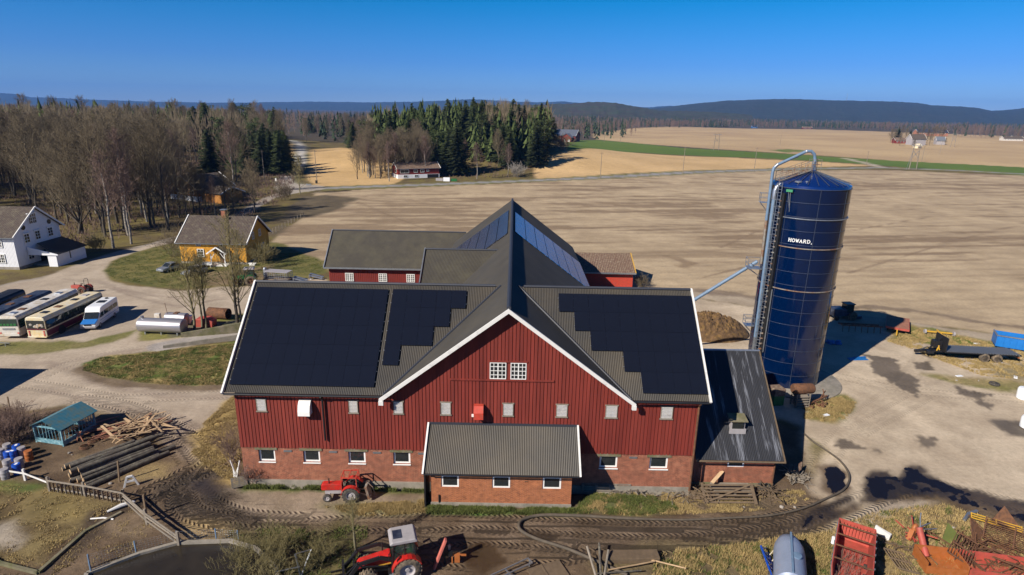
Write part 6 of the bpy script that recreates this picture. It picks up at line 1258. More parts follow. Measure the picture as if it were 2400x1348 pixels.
fence([(292, 1180), (345, 1228), (420, 1282)], 'leaning grey pole fence running down to the slurry pit', 0, 1.0, 'woodg', (.95, .7, .35), False, 'pole_fence')
m = MB(); m.bar((0, 0, 0), (.05, 0, 2.0), .12); m.build; place(tag(m.build('fence_post', 'woodb'), 'tall leaning post between the log pile and the pole fence', 'post'), 344, 1215)
m = MB(); m.bar((0, 0, 0), (.1, .1, 1.9), .1); place(tag(m.build('fence_post', 'woodb'), 'thin post behind the picket fence corner', 'post'), 280, 1130)
m = MB()
for p, q in (((-.5, 0, 0), (-.2, 0, .9)), ((.5, 0, 0), (.2, 0, .9)), ((-.2, 0, .9), (.2, 0, .9)), ((-.3, 0, .5), (.3, 0, .5))): m.bar(p, q, .14)
place(tag(m.build('sawhorse', 'whitepeel'), 'white sawhorse behind the corner of the picket fence', 'sawhorse'), 308, 1140, rz=.5)
m = MB(); m.tube([(-.9, 0, .12), (0, .1, .25), (.9, .2, .2)], [.08, .16, .1], 8); place(tag(m.build('driftwood', 'whitepeel', None, True), 'bleached thick branch on the mud by the fence corner', 'branch'), 285, 1193, rz=.6)
m = MB(); m.tube([(-.8, 0, .05), (.1, .08, .1), (.9, 0, .05)], .06, 6); place(tag(m.build('bare_branch', 'whitepeel', None, True), 'thin white branch lying on the dark mud', 'branch'), 238, 1218)
# wire fence of the pit
def wirefence(px, lb, z=1.0, mt='galv'):
    P = [Vector((*G(a, b), 0)) for a, b in px]; t = thing('mesh_fence', lb, 'fence', P[0]); o = P[0]
    for p in P: MB().bar(p-o, p-o+Vector((0, 0, z)), .07).build('post', 'pipe', t)
    m = MB()
    for a, b_ in zip(P, P[1:]):
        L_ = (b_-a).length; n = int(L_/.18)
        for i in range(n+1): q = a.lerp(b_, i/n)-o; m.bar(q, q+Vector((0, 0, z*.95)), .008)
        for k in range(7): m.bar(a-o+Vector((0, 0, .05+k*z*.15)), b_-o+Vector((0, 0, .05+k*z*.15)), .008)
    m.build('mesh', mt, t); return t
wirefence([(215, 1348), (212, 1332), (320, 1300), (418, 1276), (508, 1270), (560, 1274)], 'wire mesh fence on blue posts along the slurry pit', 1.1)
m = MB(); m.bar((0, 0, 0), (-.3, .2, 1.6), .08); m.bar((0, 0, 0), (.5, .9, 1.4), .08); m.bar((-.3, .2, 1.6), (.5, .9, 1.4), .05); m.bar((0, 0, .8), (-1.5, -.4, .7), .06); place(tag(m.build('gate_frame', 'galv'), 'grey steel gate frame standing in the bush by the pit', 'gate'), 705, 1352)
# pit
P = [G(a, b) for a, b in ((205, 1352), (330, 1304), (420, 1279), (540, 1275), (600, 1292), (650, 1340), (650, 1420), (600, 1700), (100, 1700))]
m = MB(); m.add([(x, y, .17) for x, y in P], [tuple(range(len(P)))]); struct(m.build('slurry_pit', 'pit'))
m = MB(); cx_, cy_ = sum(p[0] for p in P)/len(P), sum(p[1] for p in P)/len(P)
for a, b_ in zip(P, P[1:]+P[:1]): m.bar((a[0], a[1], .15), (b_[0], b_[1], .15), .25, .4)
tag(m.build('pit_rim', 'conc'), 'low concrete rim round the dark slurry pit at the bottom edge', 'kerb')
P = [G(a, b) for a, b in ((-60, 1285), (0, 1322), (90, 1345), (200, 1248), (285, 1203))]
m = MB()
for a, b_ in zip(P, P[1:]): m.bar((a[0], a[1], .05), (b_[0], b_[1], .05), .22, .25)
tag(m.build('paddock_kerb', 'conc_d'), 'low broken concrete kerb round the muddy paddock', 'kerb')
# concrete ramp walls left of the barn
def cwall(px, h0, h1, lb, mt):
    P = [Vector((*G(a, b), 0)) for a, b in px]; m = MB(); d = (P[-1]-P[0]).normalized(); n = Vector((-d.y, d.x, 0))*.15; a, b_ = P[0], P[-1]
    m.add([a-n, b_-n, b_+n, a+n, a-n+Vector((0, 0, h0)), b_-n+Vector((0, 0, h1)), b_+n+Vector((0, 0, h1)), a+n+Vector((0, 0, h0))], [(0, 1, 2, 3), (4, 5, 6, 7), (0, 1, 5, 4), (1, 2, 6, 5), (2, 3, 7, 6), (3, 0, 4, 7)])
    return tag(m.build('retaining_wall', mt), lb, 'wall', 'concrete walls of the barn ramp')
cwall([(425, 790), (585, 778)], .55, 1.5, 'mossy concrete wall on the far side of the lane to the barn', 'conc_d')
cwall([(383, 816), (620, 790)], .35, .9, 'grey concrete wall between the lane and the grass bank', 'conc')
# pallets, gate and brush by the barn wall
def pallet(mt='woodg'):
    m = MB()
    for k in range(7): m.b2((-.6, -.4+k*.118, .10), (.6, -.4+k*.118+.085, .125))
    for k in range(3): m.b2((-.6+k*.53, -.4, 0), (-.46+k*.53, .4, .1))
    return m
o = tag(pallet().build('pallet', 'woodg'), 'grey pallet leaning on the left corner of the barn', 'pallet'); place(o, 565, 1140, -.1, .0, .6); o.rotation_euler = (R(70), 0, .5); o.location.z = .45
m = MB(); 
for k in range(4): m.bar((rnd.uniform(-.3, .3), 0, 0), (rnd.uniform(-.6, .4), .3, rnd.uniform(.8, 1.5)), .08)
place(tag(m.build('post_bundle', 'whitepeel'), 'white posts and an old tyre leaning on the left barn corner', 'posts'), 552, 1120)
x, y = G(1713, 1182); t = thing('wooden_gate', 'brown slatted farm gate leaning in front of the side annex', 'gate', (x, y-.1, .05), 0); t.rotation_euler = (R(-32), 0, R(2)); m = MB()
for k in range(6): m.b2((-2.05, -.03, .1+k*.28), (2.05, .03, .24+k*.28))
m.b2((-2.1, -.06, 0), (-1.92, .0, 1.75)); m.b2((1.85, -.06, 0), (2.1, .0, 1.75)); m.build('slats', 'woodb', t); MB().bar((-1.9, -.09, .15), (1.9, -.09, 1.6), .12, .05, up=(0, 1, 0)).build('brace', 'woodb', t)
t.rotation_euler = (R(-58), 0, R(1))
o = tag(pallet().build('crate_rack', 'woodg'), 'grey slatted rack lying behind the brown gate', 'rack'); place(o, 1715, 1158, 0, .2); o.scale = (2.6, 1.6, 4)
o = MB().box((0, 0, 0), (1.5, .3, .05)).build('plank', 'wood'); place(tag(o, 'clean pale plank leaning on the brown gate', 'plank'), 1675, 1140, 0, -.3, .7); o.location.z = 1.1; o.rotation_euler = (0, -.35, .7)
for i, (px, py, lb) in enumerate(((1395, 1143, 'grey pallet stack in the shade right of the brick lean-to'), (1440, 1142, 'weathered pallet stack leaning by the basement window, partly sunlit'))):
    m = MB()
    for q in range(5):
        for k in range(6): m.b2((-1.2, -.5+k*.18, .14*q+.09), (1.2, -.5+k*.18+.1, .14*q+.12))
        for k in range(3): m.b2((-1.2+k*1.1, -.5, .14*q), (-1.0+k*1.1, .55, .14*q+.09))
    place(tag(m.build('pallet_stack', 'woodg'), lb, 'pallets', 'pallet stacks by the barn wall'), px, py, 0, -.1)
def brush(px, py, sx, sy, h, n, mt, lb, cat='brushwood', L_=(.4, 1.2), th=.05, seed=0, cell=None):
    rnd = random.Random(seed+px); m = MB(); x, y = G(px, py)
    for k in range(n):
        a = Vector((rnd.gauss(0, sx), rnd.gauss(0, sy), 0)); a.z = max(.03, h*math.exp(-(a.x/sx/1.3)**2-(a.y/sy/1.3)**2)*rnd.random()); an = rnd.uniform(0, 6.28); l = rnd.uniform(*L_)
        m.bar(a, a+Vector((math.cos(an)*l, math.sin(an)*l, rnd.uniform(-.1, .25)*l)), th*rnd.uniform(.5, 1.4))
    o = tag(m.build('debris_pile', mt), lb, cat); o.location = (x, y, 0); return o
brush(1640, 1165, .9, .5, .6, 130, 'woodb', 'heap of broken wood left of the brown gate', seed=1)
brush(1600, 1158, 1.3, .35, .25, 90, 'woodg', 'thin scatter of sticks along the barn foot', seed=2)
brush(1480, 1148, .8, .35, .35, 80, 'woodg', 'sticks piled at the end of the pallet stack', seed=3)
brush(1800, 1160, .7, .6, .6, 120, 'woodb', 'tangle of coiled hose and wood right of the brown gate', seed=4)
brush(1865, 1120, .5, .6, .5, 60, 'woodg', 'broken roofing heap at the annex corner', seed=5)
m = MB()
for k in range(9): m.box((-.5+.13*k, (k % 3)*.1, .55+.02*k), (.12, .9, .05), rz=-.5, rx=.3)
place(tag(m.build('clay_pipes', 'tile_r'), 'stack of orange-brown clay pipes on the rubble at the annex corner', 'pipes'), 1862, 1112)
m = MB()
for j in range(4): m.tube([((.5-.06*j)*math.cos(q*math.pi/10), (.5-.06*j)*math.sin(q*math.pi/10), .3+.06*j+.15*math.sin(q)) for q in range(21)], .03, 5)
place(tag(m.build('hose_coil', 'rubber'), 'coil of dark hose beside the brown gate', 'coil'), 1790, 1150)
# drag hose across the yard
H_ = [(1470, 1352), (1400, 1320), (1330, 1290), (1262, 1268), (1225, 1250), (1216, 1235), (1228, 1220), (1270, 1211), (1350, 1212), (1480, 1219), (1600, 1222), (1700, 1218), (1800, 1212), (1880, 1195), (1935, 1172), (1975, 1152), (1990, 1128), (1985, 1105), (1965, 1080), (1935, 1058), (1905, 1038), (1885, 1020)]
def smooth(P, k=6):
    out = []
    for i in range(len(P)-1):
        p0, p1, p2, p3 = P[max(i-1, 0)], P[i], P[i+1], P[min(i+2, len(P)-1)]
        for j in range(k):
            t = j/k; out.append(tuple(.5*((2*b)+(-a+c)*t+(2*a-5*b+4*c-d)*t*t+(-a+3*b-3*c+d)*t**3) for a, b, c, d in zip(p0, p1, p2, p3)))
    return out+[P[-1]]
Q = smooth([(*G(a, b), 0) for a, b in H_]); Q = [(p[0], p[1], .14) for p in Q]
ws = [.12 if i < 56 else .085 for i in range(len(Q))]
tag(MB().tube(Q, ws, 10).build('drag_hose', 'hose', None, True), 'long brown slurry hose looping over the muddy track and puddle', 'hose')
# scrap beam and timber at the bottom middle
x, y = G(1470, 1310); t = thing('steel_trough', 'brown metal trough lying by the hose at the bottom edge', 'trough', (x, y-.1, 0), R(3)); MB().prism([(-.35, 0), (.35, 0), (.45, .45), (.38, .45), (.3, .07), (-.3, .07), (-.38, .45), (-.45, .45)], -2.1, 2.1, 'yz').build('channel', 'woodb', t); MB().b2((-2.1, -.4, .45), (2.1, .4, .5)).build('cover', 'woodb', t)
for i, (px, py, L_, rz, mt) in enumerate(((1385, 1330, 2.2, 1.75, 'woodg'), (1405, 1325, 2.4, 1.5, 'log'), (1420, 1335, 2.0, 1.3, 'woodg'), (1480, 1335, 3.4, .25, 'wood'), (1560, 1330, 2.6, -.35, 'wood'), (1450, 1350, 3.0, .1, 'log'))):
    o = MB().tube([(-L_/2, 0, 0), (L_/2, 0, .05)], .08 if i < 3 else .05, 7).build('pole', mt, None, True); place(tag(o, ['grey upright timber by the pit, leftmost', 'dark trunk leaning beside the grey timber', 'short grey timber next to the dark trunk', 'long pale pole in front of the metal trough', 'thin pale pole angled beside the trough', 'dark trunk lying at the bottom edge under the trough'][i], 'timber', 'loose timber at the bottom edge'), px, py, rz=rz); o.location.z = .5 if i < 3 else .3
    if i < 3: o.rotation_euler = (0, -.25, rz)
m = MB(); m.b2((-1.2, -.8, 0), (1.2, .8, .12)); m.b2((-.2, -.8, .12), (-.1, .8, .16)); place(tag(m.build('board_cover', 'woodb'), 'brown board cover by the hose end at the bottom edge', 'cover'), 1285, 1345, rz=.4)
m = MB(); 
for a, b_ in (((-1.4, -.6, .3), (1.2, .9, .5)), ((-1.2, -1.0, .3), (1.5, .5, .5)), ((-1.4, -.6, .3), (-1.2, -1.0, .3)), ((1.2, .9, .5), (1.5, .5, .5)), ((-.3, .05, .3), (0, -.4, .35)), ((-1.3, -.8, 0), (-1.3, -.8, .4)), ((1.3, .7, 0), (1.3, .7, .5))): m.bar(a, b_, .07)
m.b2((-.4, -.9, .05), (.3, -.4, .3)); place(tag(m.build('metal_rack', 'grey'), 'grey metal rack with wire junk at the bottom edge, centre', 'rack'), 1195, 1345)
# implement behind the big tractor
t = thing('log_splitter', 'faded red upright implement blade behind the foreground tractor', 'implement', (*G(1030, 1330), 0), R(12)); m = MB(); m.box((0, 0, .95), (.12, .35, 2.6), ry=.35, rx=0); m.build('blade', 'pink', t); m = MB(); m.bar((.4, .3, 0), (.4, .3, 1.5), .1); m.bar((-.5, .2, .6), (.6, .3, .7), .12); m.box((.7, .3, .9), (.4, .4, .4)); m.build('frame', 'black', t); MB().tube([(.7, .3, .6), (.7, .3, 1.4)], .1, 8).build('cylinder', 'galv', t, True)
m = MB(); m.box((0, 0, .45), (.35, .3, .55)); m.bar((-.35, 0, 0), (-.35, 0, .7), .08); m.bar((-.6, 0, .68), (.6, 0, .68), .1); place(tag(m.build('chain_box', 'orange'), 'small orange box on a stand behind the foreground tractor', 'box'), 1072, 1320)
# scrap heap, lower right
S = [('scrap_frame', 2160, 1330, 'orange', 'orange open steel bin in the scrap corner'), ]
x, y = G(2200, 1330); t = thing('scrap_bin', 'rusty orange open steel bin in the scrap corner', 'bin', (x, y, 0), R(-8)); m = MB(); m.b2((-1.3, -.9, .1), (1.3, .9, .16)); m.b2((-1.3, -.9, .16), (-1.24, .9, 1.0)); m.b2((1.24, -.9, .16), (1.3, .9, 1.0)); m.b2((-1.24, .84, .16), (1.24, .9, 1.0)); m.b2((-1.24, -.9, .16), (1.24, -.84, .7)); m.build('box', 'orange', t)
x, y = G(2340, 1335); t = thing('scrap_bin', 'long faded red steel tray, right of the orange bin', 'bin', (x, y-.3, 0), R(-10)); m = MB(); m.b2((-2.6, -.9, .1), (1.8, .9, .16)); m.b2((-2.6, .84, .16), (1.8, .9, .8)); m.b2((-2.6, -.9, .16), (1.8, -.84, .6)); m.b2((1.74, -.84, .16), (1.8, .84, .8)); m.build('box', 'redskip', t); m = MB(); m.b2((1.9, -.9, .1), (4, .9, .6)); m.build('yellow_panel', 'yellow', t)
x, y = G(2156, 1300); t = thing('steel_cylinder', 'tall faded red steel column standing in the scrap corner', 'column', (x, y, 0), R(5)); m = MB(); m.tube([(0, -.5, .3), (0, .6, 1.8)], .22, 14); m.build('column', 'redskip', t, True); m = MB(); m.tube([(.1, .6, 1.8), (.3, 1.0, 2.2), (.35, 1.1, 2.6)], .04, 6); m.bar((0, .6, 1.8), (1.1, .9, 1.9), .06); m.bar((0, .5, 1.7), (1.3, .5, 1.7), .05); m.build('pipe_stub', 'galv', t)
x, y = G(2130, 1255); t = thing('old_engine', 'orange and red machine part with bent pipes, top of the scrap corner', 'machine', (x, y-.4, 0), R(30)); m = MB(); m.ball((0, 0, .9), .42, 12, (.8, .5, 1)); m.box((-.3, 0, .5), (.5, .3, .8), ry=.4); m.build('cowl', 'orange', t); m = MB(); rnd = random.Random(12)
for k in range(16): a = Vector((rnd.gauss(-.2, .4), rnd.gauss(0, .4), rnd.uniform(.1, .8))); m.bar(a, a+Vector((rnd.gauss(0, .5), rnd.gauss(0, .5), rnd.gauss(0, .3))), .07)
m.build('linkage', 'redskip', t)
def grid(px, py, L_, W_, n, rz, rx, mt, lb, z=.4, ry=0):
    m = MB()
    for k in range(n): m.bar((-L_/2, -W_/2+W_*k/(n-1), 0), (L_/2, -W_/2+W_*k/(n-1), 0), .05)
    for s_ in (-.5, 0, .5): m.bar((L_*s_, -W_/2, .03), (L_*s_, W_/2, .03), .08)
    o = tag(m.build('steel_grid', mt), lb, 'steel grid', 'steel grids in the scrap corner'); place(o, px, py); o.rotation_euler = (rx, ry, rz); o.location.z = z
grid(2250, 1310, 3.0, 1.3, 9, .75, .25, 'rust', 'brown steel grid leaning on the orange bin', .9); grid(2370, 1285, 3.4, 2.0, 12, -.7, .35, 'rust', 'widely barred rusty grid at the right edge', .9); grid(2110, 1325, 1.9, 1.5, 7, 1.5, .25, 'woodb', 'low mossy grid beside the red trailer', .35); grid(2330, 1240, 3.0, .5, 3, -.55, .2, 'yellow', 'narrow green-yellow ladder frame at the top of the scrap', .6)
brush(2300, 1300, 1.8, .9, .7, 110, 'rust', 'tangle of rusty bars in the scrap corner', 'scrap', (.8, 2.6), .06, 6); brush(2380, 1330, 1.4, .8, .6, 70, 'rust', 'rusty bar tangle at the lower right edge', 'scrap', (.8, 2.4), .06, 7); brush(2130, 1290, .8, .6, .5, 50, 'woodb', 'mossy slats and wire beside the red trailer', 'scrap', (.4, 1.2), .05, 8)
for i, (px, py, mt, s_, lb) in enumerate(((2352, 1235, 'rust', 1.0, 'triangular rusty sheet standing at the top of the scrap'), (2228, 1270, 'grassb', .8, 'green-edged triangular hopper plate in the scrap'), (2290, 1262, 'rust', .9, 'curved rusty plate leaning in the scrap middle'))):
    m = MB(); m.prism([(-.9*s_, 0), (.9*s_, 0), (.1, 1.3*s_)], -.03, .03); m.prism([(-.9*s_, 0), (-.8*s_, -.3), (.8*s_, -.4), (.9*s_, 0)], -.03, .03); o = place(tag(m.build('sheet_plate', mt), lb, 'plate'), px, py, rz=.3*i); o.rotation_euler = (R(-40), 0, .4*i-.3); o.location.z = .3
m = MB(); m.box((0, 0, .3), (.12, 1.1, .6), rx=.1); m.box((.25, 0, .3), (.3, .9, .2)); place(tag(m.build('bent_sheet', 'whitepeel'), 'rusty white panel leaning right of the red trailer', 'panel'), 2066, 1258, rz=.5)
m = MB(); m.tube([(-1, 0, .2), (0, .2, .3), (1, .1, .25)], .12, 7); place(tag(m.build('grey_bundle', 'grey', None, True), 'grey twisted bundle at the edge of the black puddle', 'bundle'), 2275, 1215, rz=.5)
# manure heap
hx, hy = 27.9, 79.3; n = 84; m = MB(); vs = []; fs = []
for i in range(n+1):
    for j in range(n+1):
        u, v_ = i/n*2-1, j/n*2-1; x, y = u*5.6, v_*4.2; r = math.hypot(u, v_); h = 2.6*max(0, 1-r**2)**.8*(.75+.5*float(fbm(np.array([x*.5+9]), np.array([y*.5+3]), 3)[0]))+.5*float(fbm(np.array([x*1.7]), np.array([y*1.7]), 8)[0])*max(0, 1-r)-.06
        h += (float(fbm(np.array([x*3.1+4]), np.array([y*3.1]), 15)[0])-.5)*.9*max(0, 1-r*r); vs.append((x, y, h))
for i in range(n):
    for j in range(n): a = i*(n+1)+j; fs.append((a, a+n+1, a+n+2, a+1))
m.add(vs, fs); o = m.build('manure_heap', 'heap'); o.location = (hx, hy, 0); tag(o, 'big brown manure heap left of the blue silo', 'heap')
# poles, pylons, signs
def pole(px, py, h, lb, kind=0, grp='utility poles along the road and fields'):
    x, y = G(px, py); t = thing('utility_pole', lb, 'pole', on(x, y), 0, grp); m = MB(); r = .16
    if kind == 0: m.tube([(0, 0, 0), (0, 0, h)], r, 7, r2=r*.7); m.build('post', 'woodg', t); MB().b2((-.8, -.06, h-.5), (.8, .06, h-.38)).build('cross_arm', 'woodb', t)
    else:
        for s_ in (-1, 1): MB().tube([(s_*2.2, 0, 0), (s_*1.7, 0, h)], .28, 7, r2=.2).build('post', 'woodg', t)
        m = MB(); m.b2((-3.6, -.1, h-1.0), (3.6, .1, h-.75)); m.bar((-1.9, 0, h*.45), (1.9, 0, h*.75), .16); m.bar((1.9, 0, h*.45), (-1.9, 0, h*.75), .16); m.bar((-4.5, -1, 0), (-1.9, 0, h*.75), .12) if kind == 2 else None; m.build('cross_arm', 'grey', t)
pole(1407, 419, 12, 'brown utility pole in front of the golden stubble field'); pole(1600, 408, 13, 'thin utility pole where the road meets the stubble, middle'); pole(1767, 404, 13, 'faint utility pole right of the middle stubble pole'); pole(1828, 340, 10, 'short pole by the far track on the tan field'); pole(743, 430, 13, 'wooden pole beside the bin by the road'); pole(2030, 388, 9, 'small pole by the road where the field track joins')
pole(1416, 334, 15, 'thin pole near the far red barn, first of the line'); pole(1454, 334, 14, 'thin pole near the far red barn, second of the line'); pole(2160, 380, 11, 'thin pole on the far field right of the double pylon'); pole(2202, 362, 12, 'pole below the small blue-white house on the plain')
pole(2139, 397, 15, 'grey double-legged pylon standing at the field edge', 2, 'double pylons'); pole(1678, 352, 14, 'distant double pole pylon on the tan field', 1, 'double pylons'); pole(2232, 345, 15, 'distant lattice-like pylon right of the plain farm', 1, 'double pylons'); pole(657, 342, 14, 'wooden pole beside the bend of the small road') ; pole(620, 420, 12, 'grey pole in the trees left of the junction')
d = ray(1984, 236); k = 4700/d[1]; m = MB(); m.tube([(0, 0, -40), (0, 0, 60)], 1.6, 6, r2=.8); m.b2((-3, -1, 20), (3, 1, 22)); o = m.build('radio_mast', 'grey'); o.location = (d[0]*k, 4700, CAMH+d[2]*k-8); tag(o, 'thin radio mast on top of the long dark hill', 'mast')
for px, py, lb in ((727, 447, 'white direction sign at the road junction'),):
    m = MB(); m.bar((0, 0, 0), (0, 0, 2.4), .08); m.b2((-1.3, -.05, 1.9), (.6, .05, 2.5)); place(tag(m.build('road_sign', 'galv'), lb, 'sign'), px, py)
m = MB(); m.bar((0, 0, 0), (0, 0, 1.6), .1); m.b2((-.25, -.1, .6), (.25, .1, 1.7)); place(tag(m.build('mailbox', 'white'), 'small white post box at the left side of the junction', 'post box'), 647, 428)
m = MB(); m.b2((-.35, -.4, 0), (.35, .4, 1.1)); m.b2((-.4, -.45, 1.1), (.4, .45, 1.18)); place(tag(m.build('wheelie_bin', 'black'), 'dark bin at the roadside left of the red house', 'bin'), 742, 430)
m = MB(); m.b2((-1.4, -.6, 0), (1.4, .6, 1.6)); place(tag(m.build('white_cube_tank', 'whitep', None, bevel=.1), 'white cube tank by the road right of the red house', 'tank'), 1047, 425)
m = MB(); m.b2((-1.3, -.6, 0), (1.3, .6, 1.1)); place(tag(m.build('green_bin', 'green', None, bevel=.08), 'green bin right of the white cube tank', 'bin'), 1064, 425)
m = MB(); m.b2((-1.5, -.6, 0), (1.5, .6, 1.1)); place(tag(m.build('grey_bin', 'greyp', None, bevel=.08), 'grey bin left of the white cube tank', 'bin'), 1030, 424)
for i in range(11):
    px = 640+i*7.2; py = 548-i*4.0; x, y = G(px, py); m = MB(); m.bar((0, 0, 0), (0, 0, 1.3), .10); o = tag(m.build('field_fence_post', 'woodg'), 'grey post of the wire fence along the harrowed field edge', 'fence post', 'posts of the field edge fence'); o.location = (x, y, 0)
# bench, bird table etc. by the yellow house
m = MB(); m.b2((-1, -.2, .42), (1, .2, .48)); m.b2((-1, .16, .5), (1, .22, .95)); m.b2((-.9, -.2, 0), (-.8, .2, .42)); m.b2((.8, -.2, 0), (.9, .2, .42)); place(tag(m.build('bench', 'white'), 'white garden bench at the left front of the yellow house', 'bench'), 484, 626)
m = MB(); m.b2((-.5, -.3, 0), (.5, .3, .4)); m.b2((-.8, -.3, .4), (.8, .3, .45)); place(tag(m.build('garden_table', 'white'), 'white low table at the right front of the yellow house', 'table'), 592, 622)
# trailer corner lower left of the white bus
m = MB(); m.bar((-.8, 0, .5), (.9, 0, .45), .09); m.bar((.3, 0, 0), (.3, 0, .5), .08); m.b2((-1.0, -.3, .3), (-.7, .3, .8)); place(tag(m.build('drawbar', 'galv'), 'grey trailer drawbar poking in beside the white bus', 'drawbar'), 8, 812)
# small debris
rnd = random.Random(21)
for i in range(26):
    px, py = rnd.choice([(rnd.uniform(1400, 1880), rnd.uniform(1155, 1190)), (rnd.uniform(2000, 2380), rnd.uniform(830, 960)), (rnd.uniform(150, 330), rnd.uniform(1060, 1160)), (rnd.uniform(1950, 2300), rnd.uniform(1200, 1250))]); r = rnd.uniform(.08, .2)
    m = MB(); m.ball((0, 0, r*.3), r, 7, (1, rnd.uniform(.5, .9), .55)); place(tag(m.build('stone', 'stone'), 'loose grey field stone lying on the ground of the yard', 'stone', 'loose stones'), px, py, rz=rnd.random()*6)
place(tag(MB().lathe([(.5, 0), (.55, .12), (.5, .25), (.28, .25), (.28, 0)], n=22).build('tyre', 'rubber', None, True), 'old tyre lying on the grass below the flatbed trailer', 'tyre'), 2330, 902)
for px, py, rz in ((2248, 882, .2), (2380, 885, .9), (2290, 806, .1), (1935, 974, .4)): place(tag(MB().box((0, 0, .05), (.8, .35, .06)).build('litter', 'whitep'), 'scrap of white wrap on the yard', 'litter', 'scraps of white wrap'), px, py, rz=rz)
# long dark shed shadow at the left comes from a building just outside the frame
t = thing('grey_shed', 'flat-roofed grey shed just outside the left edge', 'shed', (-71, 49, 0)); MB().b2((0, 0, 0), (11.5, 8.0, 5.6)).build('wall', 'greyp', t); MB().b2((-.3, -.3, 5.6), (11.8, 8.3, 5.8)).build('roof', 'black', t)
# ------------------------------------------------------------------ trees
def segs_mesh(name, S, m, sides=3):
    S = np.array(S, float); p, q, r0, r1 = S[:, 0:3], S[:, 3:6], S[:, 6], S[:, 7]; d = q-p; d /= np.linalg.norm(d, axis=1)[:, None]+1e-9
    ref = np.where(np.abs(d[:, 2:3]) > .9, np.array([[1., 0, 0]]), np.array([[0, 0, 1.]])); a = np.cross(d, ref); a /= np.linalg.norm(a, axis=1)[:, None]; b = np.cross(a, d)
    n = len(S); V = np.zeros((n, 2*sides, 3))
    for k in range(sides):
        t = 2*math.pi*k/sides; o = a*math.cos(t)+b*math.sin(t); V[:, k] = p+o*r0[:, None]; V[:, sides+k] = q+o*r1[:, None]
    base = (np.arange(n)*2*sides)[:, None]; F = [np.concatenate([base+k, base+(k+1) % sides, base+sides+(k+1) % sides, base+sides+k], 1) for k in range(sides)]
    return fastmesh(name, V.reshape(-1, 3), np.concatenate(F), m, True)
def V3(*a): return np.array(a, float)
def unit(v): return v/(np.linalg.norm(v)+1e-9)
def grow(rnd, h, style, tw=.022, n2=(8, 8)):
    """returns trunk and limb segments, twig segments"""
    T, K = [], []
    def branch(p, d, L, r, lv, n):
        nonlocal T, K
        k = 3 if lv < 2 else 2; q = p; dd = d; seg = L/k; pts = [(q, r)]
        for i in range(k):
            up = .18 if style != 'weep' else -.1
            dd = unit(dd+V3(rnd.gauss(0, .16), rnd.gauss(0, .16), rnd.gauss(up, .10))); q2 = q+dd*seg; r2 = max(tw*.6, r*(1-(i+1)/k*.7))
            (T if lv < 1 else K).append((*q, *q2, pts[-1][1], r2)); pts.append((q2, r2)); q = q2
        if lv >= 3: return
        m = n[lv]
        for j in range(m):
            t = (.25+.75*(j+rnd.random())/m); i = min(k-1, int(t*k)); f = t*k-i; c = pts[i][0]*(1-f)+pts[i+1][0]*f
            side = unit(np.cross(dd, V3(rnd.gauss(0, 1), rnd.gauss(0, 1), rnd.gauss(0, 1)))); nd_ = unit(dd*rnd.uniform(.5, .9)+side*rnd.uniform(.5, .9))
            branch(c, nd_, L*rnd.uniform(.38, .6)*(1.15-.5*t), max(tw, r*.45*(1-.4*t)), lv+1, n)
    R0 = h*.012+.05
    if style in ('leader', 'birch'):
        pts = [V3(0, 0, 0)]; nseg = 9
        for i in range(nseg): pts.append(pts[-1]+V3(rnd.gauss(0, .006*h), rnd.gauss(0, .006*h), h*.93/nseg))
        rs = [R0*(1-i/nseg*.88) for i in range(nseg+1)]
        for i in range(nseg): T.append((*pts[i], *pts[i+1], rs[i], rs[i+1]))
        nb = 34 if style == 'leader' else 30; lo = .17 if style == 'leader' else .33; an = rnd.random()*6
        for j in range(nb):
            t = lo+(.99-lo)*(j/nb)**.9; i = min(nseg-1, int(t*nseg)); f = t*nseg-i; c = pts[i]*(1-f)+pts[i+1]*f; an += 2.4+rnd.gauss(0, .3)
            el = rnd.uniform(.7, 1.0)+.3*t; L = h*(.37*(1-t)**.65+.08)*rnd.uniform(.8, 1.2)*(1 if style == 'leader' else .8); branch(c, unit(V3(math.cos(an)*math.cos(el), math.sin(an)*math.cos(el), math.sin(el))), L, R0*.42*(1-t*.7), 1, [0, n2[0], n2[1]])
    elif style == 'spread':
        T.append((0, 0, 0, .05*h, 0, h*.16, R0*1.5, R0*1.2)); 
        for j in range(9): an = j*.7+rnd.random()*.4; el = rnd.uniform(.5, 1.3); branch(V3(.05*h, 0, h*.15), unit(V3(math.cos(an)*math.cos(el), math.sin(an)*math.cos(el), math.sin(el))), h*rnd.uniform(.6, .8), R0*.8, 0, [9, 6, 5])
    elif style == 'bush':
        for j in range(26): an = rnd.random()*6.28; el = rnd.uniform(.5, 1.4); branch(V3(rnd.gauss(0, .12*h), rnd.gauss(0, .12*h), 0), unit(V3(math.cos(an)*math.cos(el), math.sin(an)*math.cos(el), math.sin(el))), h*rnd.uniform(.5, .9), .03, 1, [0, 7, 5])
    return T, K
def bare(name, label, cat, seed, h, style, loc, bark='bark', twig='twig', tw=.022, group=None, rz=0):
    rnd = random.Random(seed); T, K = grow(rnd, h, style, tw, (4, 4) if twig == 'twigy' else (7, 7)); t = thing(name, label, cat, loc, rz, group)
    if T: o = segs_mesh('trunk', T, bark, 7); o.parent = t
    o = segs_mesh('crown' if style != 'bush' else 'branches', K, twig, 3); o.parent = t
    return t
